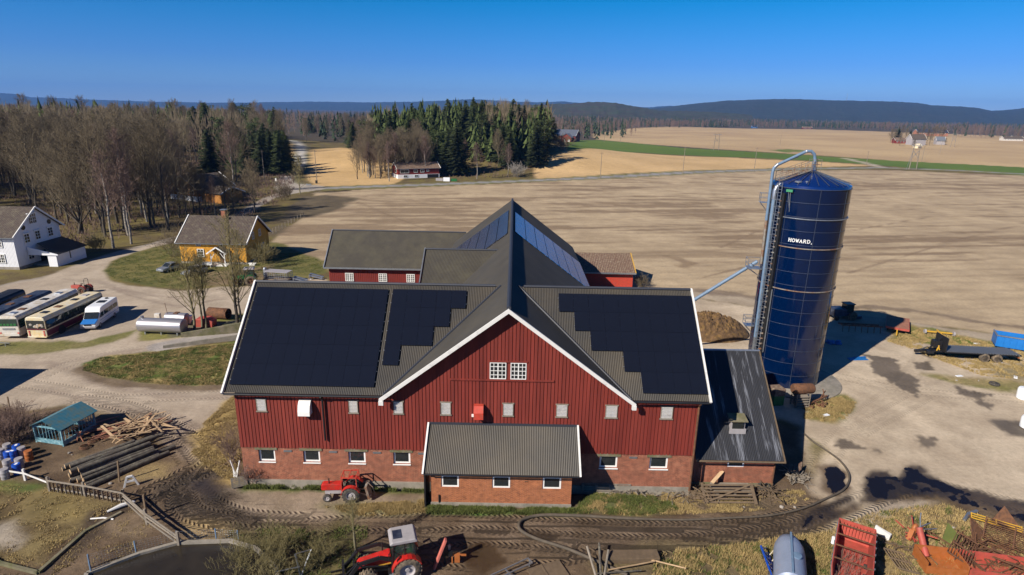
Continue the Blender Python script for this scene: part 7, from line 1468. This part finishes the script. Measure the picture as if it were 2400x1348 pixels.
def spruce(name, label, seed, h, loc, group, mt='needle', pine=False):
    rnd = random.Random(seed); t = thing(name, label, 'tree', loc, 0, group)
    o = segs_mesh('trunk', [(0, 0, 0, 0, 0, h*.96, h*.012+.04, .03)], 'bark', 6); o.parent = t
    V, F = [], []
    def tri(a, b, c): n = len(V); V.extend([a, b, c]); F.append((n, n+1, n+2))
    if not pine:
        lv = int(h*1.9)
        for i in range(lv):
            tt = i/lv; z = h*(.10+.89*tt); R_ = (h*.21*(1-tt)**.68+.15)*rnd.uniform(.85, 1.12); nb = max(5, int(13*(1-tt)+4))
            for j in range(nb):
                an = rnd.random()*6.28; L = R_*rnd.uniform(.7, 1.15); ca, sa = math.cos(an), math.sin(an); droop = rnd.uniform(.25, .5)
                for k in range(5):
                    u = (k+.6)/5; rr = L*u; zz = z-droop*rr+.12*rr*u; w_ = L*.30*(1.15-u)+.10; cx, cy = ca*rr, sa*rr; j1, j2 = rnd.uniform(-.25, .25), rnd.uniform(-.25, .25)
                    tri((cx-sa*w_-ca*j1, cy+ca*w_-sa*j1, zz-.18-.2*rnd.random()), (cx+sa*w_*.9, cy-ca*w_*.9, zz-.15*rnd.random()), (cx+ca*L*.34, cy+sa*L*.34, zz+rnd.uniform(-.25, .08)))
                    tri((cx, cy, zz+.15), (cx+ca*w_*.5+sa*.1, cy+sa*w_*.5, zz-.45*rnd.random()-.1), (cx-ca*w_*.6, cy-sa*w_*.6, zz-.3))
    else:
        for c in range(26):
            zz = h*rnd.uniform(.45, .97); sp = h*.17*math.sin(math.pi*min(1, (1.06-zz/h)*1.6+.1)); an = rnd.random()*6.28; rr = sp*rnd.uniform(.2, 1); c0 = (rr*math.cos(an), rr*math.sin(an), zz); s_ = h*.055*rnd.uniform(.7, 1.3)
            for k in range(70):
                v_ = unit(V3(rnd.gauss(0, 1), rnd.gauss(0, 1), rnd.gauss(0, .6)))*s_*rnd.uniform(.5, 1.15); p = V3(*c0)+v_; q = [tuple(p+V3(rnd.gauss(0, .16), rnd.gauss(0, .16), rnd.gauss(0, .12))*h*.07) for _ in range(3)]; tri(*q)
    o = fastmesh('crown', V, F, mt); o.parent = t; return t
# near, hand-placed ones ------------------------------------------------
def at(px, py): x, y = G(px, py); return on(x, y)
bare('ash_tree', 'bare lichen-yellow tree right behind the end of the long steel tank', 'tree', 1, 11.5, 'leader', at(456, 772), 'barkl', 'twigy', .020)
bare('ash_tree', 'slender bare tree in front of the red bin, left of the pair', 'tree', 2, 9.5, 'birch', at(474, 770), 'barkl', 'twigy', .018)
bare('ash_tree', 'slender bare tree in front of the red bin, right of the pair', 'tree', 3, 11, 'birch', at(484, 769), 'barkl', 'twigy', .018)
bare('ash_tree', 'bare tree with a dark trunk just left of the barn roof corner', 'tree', 4, 15.5, 'leader', at(557, 761), 'bark', 'twigy', .022)
bare('ash_tree', 'thin bare tree partly behind the barn roof corner', 'tree', 5, 10, 'birch', at(568, 759), 'bark', 'twigy', .018)
bare('bush', 'large yellow-green twiggy bush above the slurry pit at the bottom edge', 'bush', 6, 2.9, 'bush', at(585, 1330), twig='twigy', tw=.011)
bare('bush', 'tangled twiggy bush in the middle between pit and red tractor', 'bush', 7, 2.6, 'bush', at(660, 1305), twig='twigy', tw=.011)
bare('bush', 'low twiggy bush nearest the foreground tractor', 'bush', 8, 2.3, 'bush', at(748, 1325), twig='twigy', tw=.010)
bare('bush', 'twiggy bush at the bottom edge below the others, beside the gate frame', 'bush', 9, 2.6, 'bush', at(640, 1360), twig='twigy', tw=.011)
bare('sapling', 'thin pale sapling standing in front of the two red tractors', 'tree', 10, 4.4, 'birch', at(834, 1290), 'barkl', 'twigy', .011)
bare('bush', 'bare thin shrub growing at the left corner of the barn', 'bush', 11, 3.6, 'bush', at(548, 1085), twig='twigr', tw=.010)
bare('bush', 'tiny bare shrub against the brick at the left barn corner', 'bush', 12, 2.2, 'bush', at(590, 1132), twig='twigr', tw=.008)
for i, (px, py, h, lb) in enumerate(((10, 1045, 3.2, 'brown brush hedge behind the drums at the left edge'), (45, 1030, 3.0, 'brown brush hedge between the drums and the teal shelter'), (-30, 1020, 3.2, 'brown brush cut by the left edge'), (25, 1000, 2.6, 'dark brush heap above the drums at the left edge'))): bare('bush', lb, 'bush', 20+i, h, 'bush', at(px, py), twig='twigr', tw=.014)
for i, (px, py) in enumerate(((18, 990), (24, 962), (58, 1000), (64, 1018), (70, 1005), (76, 1030), (84, 995))): m = MB(); m.bar((0, 0, 0), (.05, 0, 1.5), .09); place(tag(m.build('fence_post', 'woodb'), 'old wooden post standing in the brush left of the teal shelter', 'fence post', 'posts in the brush'), px, py)
bare('spreading_tree', 'big spreading bare tree with a dark trunk behind the white farmhouse', 'tree', 30, 15, 'spread', at(185, 548), tw=.026)
bare('birch_tree', 'tall white-barked birch at the wood edge, nearest the track', 'tree', 31, 20, 'birch', at(266, 582), 'birch', 'twigr', .026)
bare('birch_tree', 'white-barked birch at the wood edge, right of the tallest one', 'tree', 32, 18, 'birch', at(308, 572), 'birch', 'twigr', .026)
bare('birch_tree', 'white-barked forked birch standing behind the first two', 'tree', 33, 19, 'birch', at(345, 520), 'birch', 'twigr', .026)
bare('bush', 'olive shrub at the wood edge right of the white annex', 'bush', 34, 4.2, 'bush', at(228, 590), twig='twigy', tw=.02)
bare('bush', 'dark tangled shrub left of the yellow house', 'bush', 35, 6.5, 'bush', at(412, 600), twig='twig', tw=.022)
bare('bush', 'leafless lilac in front of the yellow house left corner', 'bush', 36, 3.0, 'bush', at(462, 626), twig='twigy', tw=.018)
bare('bush', 'wide pruned bush right of the yellow house', 'bush', 38, 4.4, 'bush', at(620, 618), twig='twigy', tw=.024)
bare('ash_tree', 'bare yellowish tree standing before the yellow house right corner', 'tree', 39, 8.0, 'leader', at(562, 640), 'barkl', 'twigy', .022)
bare('ash_tree', 'lone bare roadside tree at the junction', 'tree', 40, 13, 'leader', at(704, 455), 'barkl', 'twigy', .04)
bare('bush', 'round bare bush beside the drive below the junction', 'bush', 41, 6, 'bush', at(668, 470), twig='twig', tw=.03)
bare('ash_tree', 'dark bare tree on the slope behind the yellow house', 'tree', 42, 15, 'leader', at(598, 500), 'bark', 'twig', .03)
bare('bush', 'grey bush right of the mossy red shed', 'bush', 43, 2.6, 'bush', at(1500, 674), twig='twig', tw=.014)
bare('bush', 'pale brush heap at the wood edge by the road', 'bush', 44, 7, 'bush', at(1212, 415), twig='stone', tw=.05)
bare('bush', 'round bare bush at the end of the green field by the far barn', 'bush', 45, 10, 'bush', at(1318, 352), twig='twig', tw=.06)
# forest kinds -----------------------------------------------------------
far_off = (0, -400, 0)
def family(make, n): return [make(i) for i in range(n)]
used = set()
def put(protos, i, loc, rz, s, lb, grp):
    p = protos[i % len(protos)]; ss = (s*1.3, s*1.3, s) if protos is spr else (s*1.15, s*1.15, s) if protos is pin else (s, s, s)
    if p.name not in used: used.add(p.name); p.location = loc; p.rotation_euler = (0, 0, rz); p.scale = ss; p['label'] = lb; p['group'] = grp
    else: dup(p, loc, rz, lb, grp, ss)
dec = family(lambda i: bare('bare_tree', 'x', 'tree', 100+i, 23, 'leader', far_off, 'bark', 'twig', .028, 'x'), 7)
deb = family(lambda i: bare('birch_tree', 'x', 'tree', 120+i, 21, 'birch', far_off, 'birch', 'twigr', .026, 'x'), 4)
spr = family(lambda i: spruce('spruce_tree', 'x', 140+i, 22, far_off, 'x'), 5)
pin = family(lambda i: spruce('pine_tree', 'x', 150+i, 21, far_off, 'x', 'needlep', True), 3)
rnd = random.Random(77)
def inside(P, x, y):
    c = False; n = len(P)
    for i in range(n):
        x1, y1 = P[i]; x2, y2 = P[(i+1) % n]
        if (y1 > y) != (y2 > y) and x < (x2-x1)*(y-y1)/(y2-y1)+x1: c = not c
    return c
def poisson(P, n, dmin, seed):
    r_ = random.Random(seed); xs = [p[0] for p in P]; ys = [p[1] for p in P]; out = []; k = 0
    while len(out) < n and k < n*60:
        k += 1; x, y = r_.uniform(min(xs), max(xs)), r_.uniform(min(ys), max(ys))
        if inside(P, x, y) and all((x-a)**2+(y-b)**2 > dmin*dmin for a, b in out): out.append((x, y))
    return out
LZ = [G(a, b) for a, b in ((-330, 540), (0, 470), (160, 520), (240, 560), (330, 548), (400, 540), (395, 500), (430, 480), (560, 468), (610, 430), (655, 395), (672, 360), (640, 325), (480, 318), (0, 318), (-500, 318))]
NL = [G(a, b) for a, b in ((-330, 560), (0, 470), (160, 535), (240, 565), (330, 552), (395, 545), (400, 500), (420, 430), (300, 415), (0, 405), (-330, 410))]
pts = sorted(poisson(NL, 130, 3.6, 4)+poisson(LZ, 185, 5.5, 5), key=lambda p: p[1])
nb = [0, 0, 0]; GL_ = ('bare trees of the left wood', 'birches of the left wood', 'spruces of the left wood')
for i, (x, y) in enumerate(pts):
    px_ = 1200+1400*x/(y*.959+8); wz = ('behind the white farmhouse' if px_ < 150 else 'between the white and yellow houses' if px_ < 420 else 'behind the yellow house')+(', in the front rows' if y < 165 else ', in the middle rows' if y < 260 else ', in the back rows'); s = rnd.uniform(.78, 1.15)
    if y > 330: s *= 1.12
    dens = 470 < px_ < 690 and y > 215
    if dens and rnd.random() < .62 or (y > 300 and rnd.random() < .2):
        if rnd.random() < .25: put(pin, i, on(x, y), rnd.random()*6, s*1.05, 'tall pine in the left wood '+wz, 'pines of the left wood')
        else: put(spr, i, on(x, y), rnd.random()*6, s*1.05, 'dark spruce in the left wood '+wz, GL_[2])
    elif rnd.random() < .16: put(deb, i, on(x, y), rnd.random()*6, s*1.05, 'pale-stemmed bare birch '+wz, GL_[1])
    else: put(dec, i, on(x, y), rnd.random()*6, s*1.0, 'brown bare tree of the wood '+wz, GL_[0])
# extra dense spruce clump by the bend
for i, (px, py) in enumerate(((560, 395), (580, 400), (600, 392), (618, 402), (640, 398), (655, 392), (668, 385), (590, 375), (612, 380), (634, 376), (650, 370), (545, 380), (525, 390), (662, 402), (672, 395), (570, 385), (625, 390), (645, 383))):
    x, y = G(px, py+8); put(spr, i, on(x, y), i, rnd.uniform(.72, .92), 'dark spruce of the dense clump beside the road bend', 'spruces by the road bend')
# slender trunks in front of the hidden house
for i, (px, py) in enumerate(((455, 500), (470, 505), (486, 500), (505, 506), (530, 498), (548, 502), (420, 510), (395, 520), (440, 520))): put(deb if i % 4 == 3 else dec, i, at(px, py), i*1.3, rnd.uniform(.5, .68), 'thin bare tree in front of the ochre house', 'thin trees before the ochre house')
# middle wood
MZ = [G(a, b) for a, b in ((852, 408), (900, 414), (1010, 416), (1100, 417), (1180, 418), (1248, 412), (1262, 400), (1285, 372), (1300, 345), (1290, 322), (1150, 312), (960, 318), (880, 345), (845, 380))]
pts = poisson(MZ, 345, 4.1, 9); edge = [G(a, b) for a, b in ((852, 410), (1010, 417), (1248, 413))]
for i, (x, y) in enumerate(sorted(pts, key=lambda p: p[1])):
    s = rnd.uniform(.8, 1.1); px_ = 1200+1400*x/(y*.959+8)
    front = y < 300+max(0, -x)*.25; mz = ('left of the red house' if px_ < 925 else 'behind the red house' if px_ < 1025 else 'right of the red house')+(', in the front rows' if y < 315 else ', on the rise behind' if y < 380 else ', in the back rows')
    if px_ < 1000 and front or (front and rnd.random() < .38): put(dec if rnd.random() < .7 else deb, i, on(x, y), rnd.random()*6, s*.98, 'bare tree of the middle wood '+mz, 'bare trees of the middle wood')
    elif rnd.random() < .1: put(dec, i, on(x, y), rnd.random()*6, s*.92, 'bare tree among the spruces '+mz, 'bare trees of the middle wood')
    elif rnd.random() < .22: put(pin, i, on(x, y), rnd.random()*6, s, 'olive pine of the middle wood '+mz, 'pines of the middle wood')
    else: put(spr, i, on(x, y), rnd.random()*6, s*(1.1 if px_ > 900 else .95), 'dark green spruce of the middle wood '+mz, 'spruces of the middle wood')
FZ = [G(a, b) for a, b in ((848, 402), (860, 420), (1005, 417), (1005, 402))]
for i, (x, y) in enumerate(poisson(FZ, 34, 2.6, 15)): put(deb if i % 4 == 0 else dec, i, on(x, y), i*1.7, rnd.uniform(.72, .92), 'bare tree in the thicket left of and behind the red house', 'bare thicket by the red house')
# strip between the road bend and the middle wood
NZ = [G(a, b) for a, b in ((722, 350), (760, 346), (850, 352), (900, 330), (950, 300), (860, 292), (730, 296), (715, 320))]
for i, (x, y) in enumerate(poisson(NZ, 105, 6, 12)):
    k = rnd.random(); s = rnd.uniform(.62, .95)
    if k < .3: put(spr, i, on(x, y), k*20, s, 'spruce in the belt of trees beyond the small golden field', 'spruces beyond the small field')
    else: put(deb if k < .55 else dec, i, on(x, y), k*20, s, 'bare tree in the belt beyond the small golden field', 'bare trees beyond the small field')
for i, (px, py) in enumerate(((842, 398), (862, 414), (880, 418), (902, 402), (912, 425), (1118, 420), (838, 420), (893, 408), (1090, 404), (1075, 408), (1190, 414), (975, 402), (868, 392), (850, 405))): put(deb if i % 3 else dec, i, at(px, py), i, rnd.uniform(.6, .8), 'slender bare tree around the red roadside house', 'trees round the red house')
# far farm trees
for i, (px, py, s) in enumerate(((2092, 338, .75), (2108, 342, .6), (2122, 330, .7), (2172, 336, .75), (2185, 330, .8), (2160, 328, .8), (2086, 335, .7), (2103, 330, .8), (2130, 334, .7), (2148, 334, .75), (2178, 341, .6), (2205, 334, .8), (2192, 324, .8), (2112, 324, .8), (2200, 326, .7), (2140, 352, .45), (2215, 340, .35))): put(spr if i in (7, 8) else dec, i, at(px, py), i, s, 'far tree round the white farmhouse on the plain', 'trees round the plain farm')
# far woodland as one mass per stretch: thousands of trees a long way off
def woodland(name, P, n, seed, hs=(13, 20), conif=.5, mats=('needle', 'twigr'), clump=60., label=None):
    r = np.random.RandomState(seed); P = np.array(P); X = np.zeros(0); Y = np.zeros(0)
    while len(X) < n:
        x = r.uniform(P[:, 0].min(), P[:, 0].max(), n*3); y = r.uniform(P[:, 1].min(), P[:, 1].max(), n*3); k = (sdist(P, x, y) > 0) & (r.rand(len(x)) < np.clip(P[:, 1].min()/y*1.3, 0, 1)); X = np.append(X, x[k]); Y = np.append(Y, y[k])
    X, Y = X[:n], Y[:n]; Hh = r.uniform(hs[0], hs[1], n)*(.85+.3*vnoise(X/30, Y/30, seed)); Z0 = Z(X, Y); c = (fbm(X/clump, Y/clump/1.5, seed+2, 3)+r.uniform(-.12, .12, n)) < (.36+.28*conif)
    for kind, mk, mt in (('c', c, mats[0]), ('d', ~c, mats[1])):
        x, y, h, z = X[mk], Y[mk], Hh[mk], Z0[mk]; k = len(x)
        if not k: continue
        nt_ = 34 if kind == 'c' else 42; a = r.uniform(0, 6.283, (k, nt_)); V = np.zeros((k, nt_, 3, 3))
        if kind == 'c':
            t = r.uniform(.05, .96, (k, nt_)); rad = h[:, None]*.17*(1-t)**.8*r.uniform(.5, 1.1, (k, nt_))+.1; w_ = h[:, None]*.05*(1.2-t)+.15; cz = z[:, None]+h[:, None]*t
            cx, cy = x[:, None]+rad*np.cos(a), y[:, None]+rad*np.sin(a)
            V[:, :, 0] = np.stack([cx-np.sin(a)*w_, cy+np.cos(a)*w_, cz-w_*.9], -1); V[:, :, 1] = np.stack([cx+np.sin(a)*w_, cy-np.cos(a)*w_, cz-w_*.9], -1); V[:, :, 2] = np.stack([x[:, None]+rad*.2*np.cos(a), y[:, None]+rad*.2*np.sin(a), cz+h[:, None]*.11], -1)
        else:
            t = r.uniform(.15, .8, (k, nt_)); rad = h[:, None]*.24*np.sin(np.pi*np.clip(t+.12, 0, 1))*r.uniform(.2, 1.1, (k, nt_)); w_ = .10+.0*t; cz = z[:, None]+h[:, None]*t
            cx, cy = x[:, None]+rad*.4*np.cos(a), y[:, None]+rad*.4*np.sin(a); ex, ey = x[:, None]+rad*np.cos(a), y[:, None]+rad*np.sin(a)
            V[:, :, 0] = np.stack([cx-.22, cy, cz], -1); V[:, :, 1] = np.stack([cx+.22, cy, cz], -1); V[:, :, 2] = np.stack([ex, ey, cz+h[:, None]*r.uniform(.12, .26, (k, nt_))], -1)
            V[:, 0, 0] = np.stack([x-.3, y, z-.2], -1); V[:, 0, 1] = np.stack([x+.3, y, z-.2], -1); V[:, 0, 2] = np.stack([x, y, z+h*.95], -1)
        V = V.reshape(-1, 3); F = np.arange(len(V)).reshape(-1, 3); o = fastmesh(name, V, F, mt); struct(o, 'stuff'); tag(o, (label or 'far wood')+(' of dark conifers' if kind == 'c' else ' of brown bare trees'), 'woodland')
M['needlef'] = mat('far_needles', (.030, .05, .022), .95, var=.5, vs=.05); M['twigf'] = mat('far_twigs', (.15, .105, .085), .95, var=.35, vs=.04)
fm = ('needlef', 'twigf')
woodland('far_wood', [G(a, b) for a, b in ((1322, 326), (1400, 321), (1470, 305), (1580, 300), (1780, 294), (1780, 284), (1300, 283))], 1500, 1, (13, 20), .62, fm, 90, 'far wood behind the far red barn')
woodland('far_wood', [G(a, b) for a, b in ((1560, 296), (1700, 298), (1900, 302), (2085, 307), (2085, 291), (1560, 282))], 1300, 2, (13, 19), .55, fm, 150, 'far wood along the back of the tan field')
woodland('far_wood', [G(a, b) for a, b in ((2070, 308), (2180, 312), (2250, 322), (2420, 330), (2700, 345), (3000, 345), (3000, 312), (2400, 300), (2070, 296))], 1500, 3, (14, 21), .38, fm, 120, 'far wood at the right edge of the plain')
woodland('far_wood', [(-1500, 480), (-330, 480), (-330, 520), (-150, 520), (-150, 640), (40, 640), (140, 760), (220, 1100), (300, 2000), (-2200, 2000), (-2200, 700)], 3800, 4, (15, 23), .45, fm, 120, 'far wood stretching to the left horizon')
woodland('wood_behind', [G(a, b) for a, b in ((-700, 420), (0, 400), (300, 390), (480, 372), (640, 345), (670, 330), (640, 318), (0, 312), (-900, 312))], 1300, 6, (19, 26), .12, ('needle', 'twig'), 40, 'dense back part of the left wood')
woodland('wood_behind', [G(a, b) for a, b in ((880, 385), (1260, 385), (1290, 350), (1290, 320), (900, 312), (860, 345))], 1000, 7, (18, 25), .8, ('needle', 'twig'), 40, 'dense inside of the middle wood')
woodland('far_wood', [(200, 1500), (600, 1750), (1500, 1750), (2600, 1600), (3600, 4000), (400, 4000)], 3200, 5, (12, 18), .6, fm, 300, 'far wood on the low land below the long hill')
# brush and undergrowth -------------------------------------------------
def tufts(name, P, n, seed, hs, mt, lb, w=.05, blades=5, lean=.5, clump=.8, thr=.45):
    r = np.random.RandomState(seed); P = np.array(P); x = r.uniform(P[:, 0].min(), P[:, 0].max(), n*4); y = r.uniform(P[:, 1].min(), P[:, 1].max(), n*4)
    k = (sdist(P, x, y) > 0) & (fbm(x/clump, y/clump, seed, 3)+r.uniform(-.1, .1, len(x)) > thr); x, y = x[k][:n], y[k][:n]; n = len(x); z = Z(x, y)
    V = np.zeros((n, blades, 3, 3)); a = r.uniform(0, 6.283, (n, blades)); h = r.uniform(hs[0], hs[1], (n, 1))*r.uniform(.6, 1.1, (n, blades)); ox = x[:, None]+r.normal(0, .06, (n, blades)); oy = y[:, None]+r.normal(0, .06, (n, blades))
    V[:, :, 0] = np.stack([ox-np.sin(a)*w/2, oy+np.cos(a)*w/2, z[:, None]-.02+0*a], -1); V[:, :, 1] = np.stack([ox+np.sin(a)*w/2, oy-np.cos(a)*w/2, z[:, None]-.02+0*a], -1)
    V[:, :, 2] = np.stack([ox+np.cos(a)*h*lean, oy+np.sin(a)*h*lean, z[:, None]+h], -1); V = V.reshape(-1, 3); F = np.arange(len(V)).reshape(-1, 3)
    o = fastmesh(name, V, F, mt); struct(o, 'stuff'); return tag(o, lb, 'grass')
wp = lambda px: [G(a, b) for a, b in px]
MOUND = [(198, 852), (240, 838), (330, 830), (400, 820), (560, 804), (600, 804), (600, 900), (400, 903), (330, 896), (236, 880), (195, 868)]
tufts('grass', wp(MOUND), 14000, 1, (.06, .16), 'grassb', 'green grass on the bank left of the barn', thr=.42); tufts('dry_grass', wp(MOUND), 12000, 2, (.05, .14), 'strawb', 'matted yellow grass on the bank left of the barn', lean=1.1, thr=.48)
tufts('grass', wp([(1000, 1186), (1120, 1190), (1340, 1194), (1360, 1196), (1330, 1207), (1150, 1205), (1000, 1203)]), 3500, 3, (.12, .3), 'grassb', 'green grass along the foot of the brick lean-to', thr=.4)
tufts('grass', wp([(575, 1138), (760, 1141), (1000, 1150), (1000, 1155), (800, 1148), (570, 1146)]), 1600, 4, (.1, .3), 'grassb', 'weeds along the foot of the barn wall', thr=.45)
tufts('dry_grass', wp([(760, 1188), (1000, 1172), (1005, 1200), (860, 1212)]), 3500, 5, (.06, .18), 'strawb', 'dry grass left of the brick lean-to', thr=.42); tufts('grass', wp([(1400, 1158), (1560, 1166), (1590, 1195), (1500, 1208), (1350, 1203), (1360, 1170)]), 3500, 6, (.1, .25), 'grassb', 'olive grass right of the brick lean-to', thr=.5)
tufts('dry_grass', wp([(1400, 1158), (1880, 1150), (1900, 1170), (1780, 1198), (1500, 1208), (1350, 1203)]), 6000, 16, (.05, .18), 'strawb', 'dry grass along the track right of the lean-to', lean=.9, thr=.47)
SCR = [(1880, 1270), (1960, 1238), (2040, 1205), (2120, 1192), (2210, 1184), (2320, 1218), (2420, 1245), (2900, 1300), (2700, 2200), (1880, 2200), (1850, 1380)]
tufts('dry_grass', wp(SCR), 20000, 7, (.1, .34), 'strawb', 'tall dry grass through the scrap corner', lean=.9, thr=.40); tufts('grass', wp(SCR), 5000, 8, (.15, .35), 'grassb', 'green shoots in the scrap corner', thr=.56)
tufts('dry_grass', wp([(1540, 1300), (1850, 1262), (1950, 1250), (1950, 1500), (1500, 1500)]), 8000, 9, (.15, .35), 'strawb', 'dry grass left of the slurry tanker', lean=.8, thr=.5); tufts('grass', wp([(1540, 1300), (1850, 1262), (1950, 1250), (1950, 1500), (1500, 1500)]), 4000, 19, (.1, .3), 'grassb', 'olive grass left of the slurry tanker', thr=.54)
tufts('dry_grass', wp([(545, 930), (575, 935), (575, 1130), (520, 1120), (450, 1060), (480, 990)]), 9000, 10, (.05, .14), 'strawb', 'straw-yellow grass at the left end of the barn', lean=1., thr=.42)
tufts('grass', wp([(246, 636), (262, 614), (300, 599), (430, 568), (700, 595), (760, 614), (755, 640), (560, 653), (430, 674), (330, 664), (262, 652)]), 16000, 11, (.04, .10), 'grassb', 'short lawn round the yellow house', w=.07, thr=.48)
tufts('dry_grass', wp([(2300, 800), (2420, 808), (2420, 895), (2300, 880), (2080, 800), (2160, 770)]), 7000, 12, (.1, .3), 'strawb', 'dry grass round the flatbed trailer', w=.07, thr=.5); tufts('dry_grass', wp([(1885, 948), (1985, 928), (2005, 945), (1985, 982), (1930, 988), (1885, 982)]), 2500, 13, (.1, .3), 'strawb', 'dry grass beside the silo slab', thr=.45)
tufts('dry_grass', wp([(-100, 1130), (115, 1142), (290, 1182), (420, 1270), (560, 1235), (700, 1240), (540, 1270), (420, 1272), (330, 1296), (200, 1345), (-200, 1400)]), 4000, 14, (.04, .13), 'strawb', 'thin dry grass over the paddock mud', lean=.9, thr=.56)
tufts('grass', wp([(520, 1245), (700, 1235), (860, 1235), (860, 1420), (660, 1420), (600, 1280)]), 1800, 15, (.08, .2), 'grassb', 'olive ground cover under the bushes by the pit', thr=.5)
UG = [G(a, b) for a, b in ((-100, 640), (0, 560), (200, 575), (330, 560), (430, 560), (600, 510), (690, 450), (690, 400), (400, 330), (-100, 330))]
tufts('undergrowth', UG, 26000, 17, (.5, 1.8), 'twigr', 'brown undergrowth between the trees of the left wood', w=.12, blades=4, lean=.5, clump=9, thr=.42)
tufts('undergrowth', MZ, 9000, 18, (.5, 2.0), 'twigr', 'brown undergrowth under the middle wood', w=.16, blades=4, lean=.4, clump=9, thr=.4)
# ------------------------------------------------------------------ the air
hz = MB().b2((-13600, -13400, -40), (13600, 13600, 420)).build('haze', 'conc'); hm_ = bpy.data.materials.new('air'); hm_.use_nodes = True; nt = hm_.node_tree; nt.nodes.clear()
ou = nt.nodes.new('ShaderNodeOutputMaterial'); pv = nt.nodes.new('ShaderNodeVolumePrincipled'); pv.inputs['Color'].default_value = (.12, .38, 1, 1); pv.inputs['Density'].default_value = 6.5e-5; pv.inputs['Anisotropy'].default_value = 0; nt.links.new(pv.outputs[0], ou.inputs['Volume'])
hz.data.materials.clear(); hz.data.materials.append(hm_); hz['kind'] = 'stuff'; hz['label'] = 'thin blue air over the whole plain'; hz['category'] = 'haze'; hz.display_type = 'WIRE'
for o_ in list(bpy.data.objects):
    if o_.type == 'MESH' and not o_.data.materials: pass
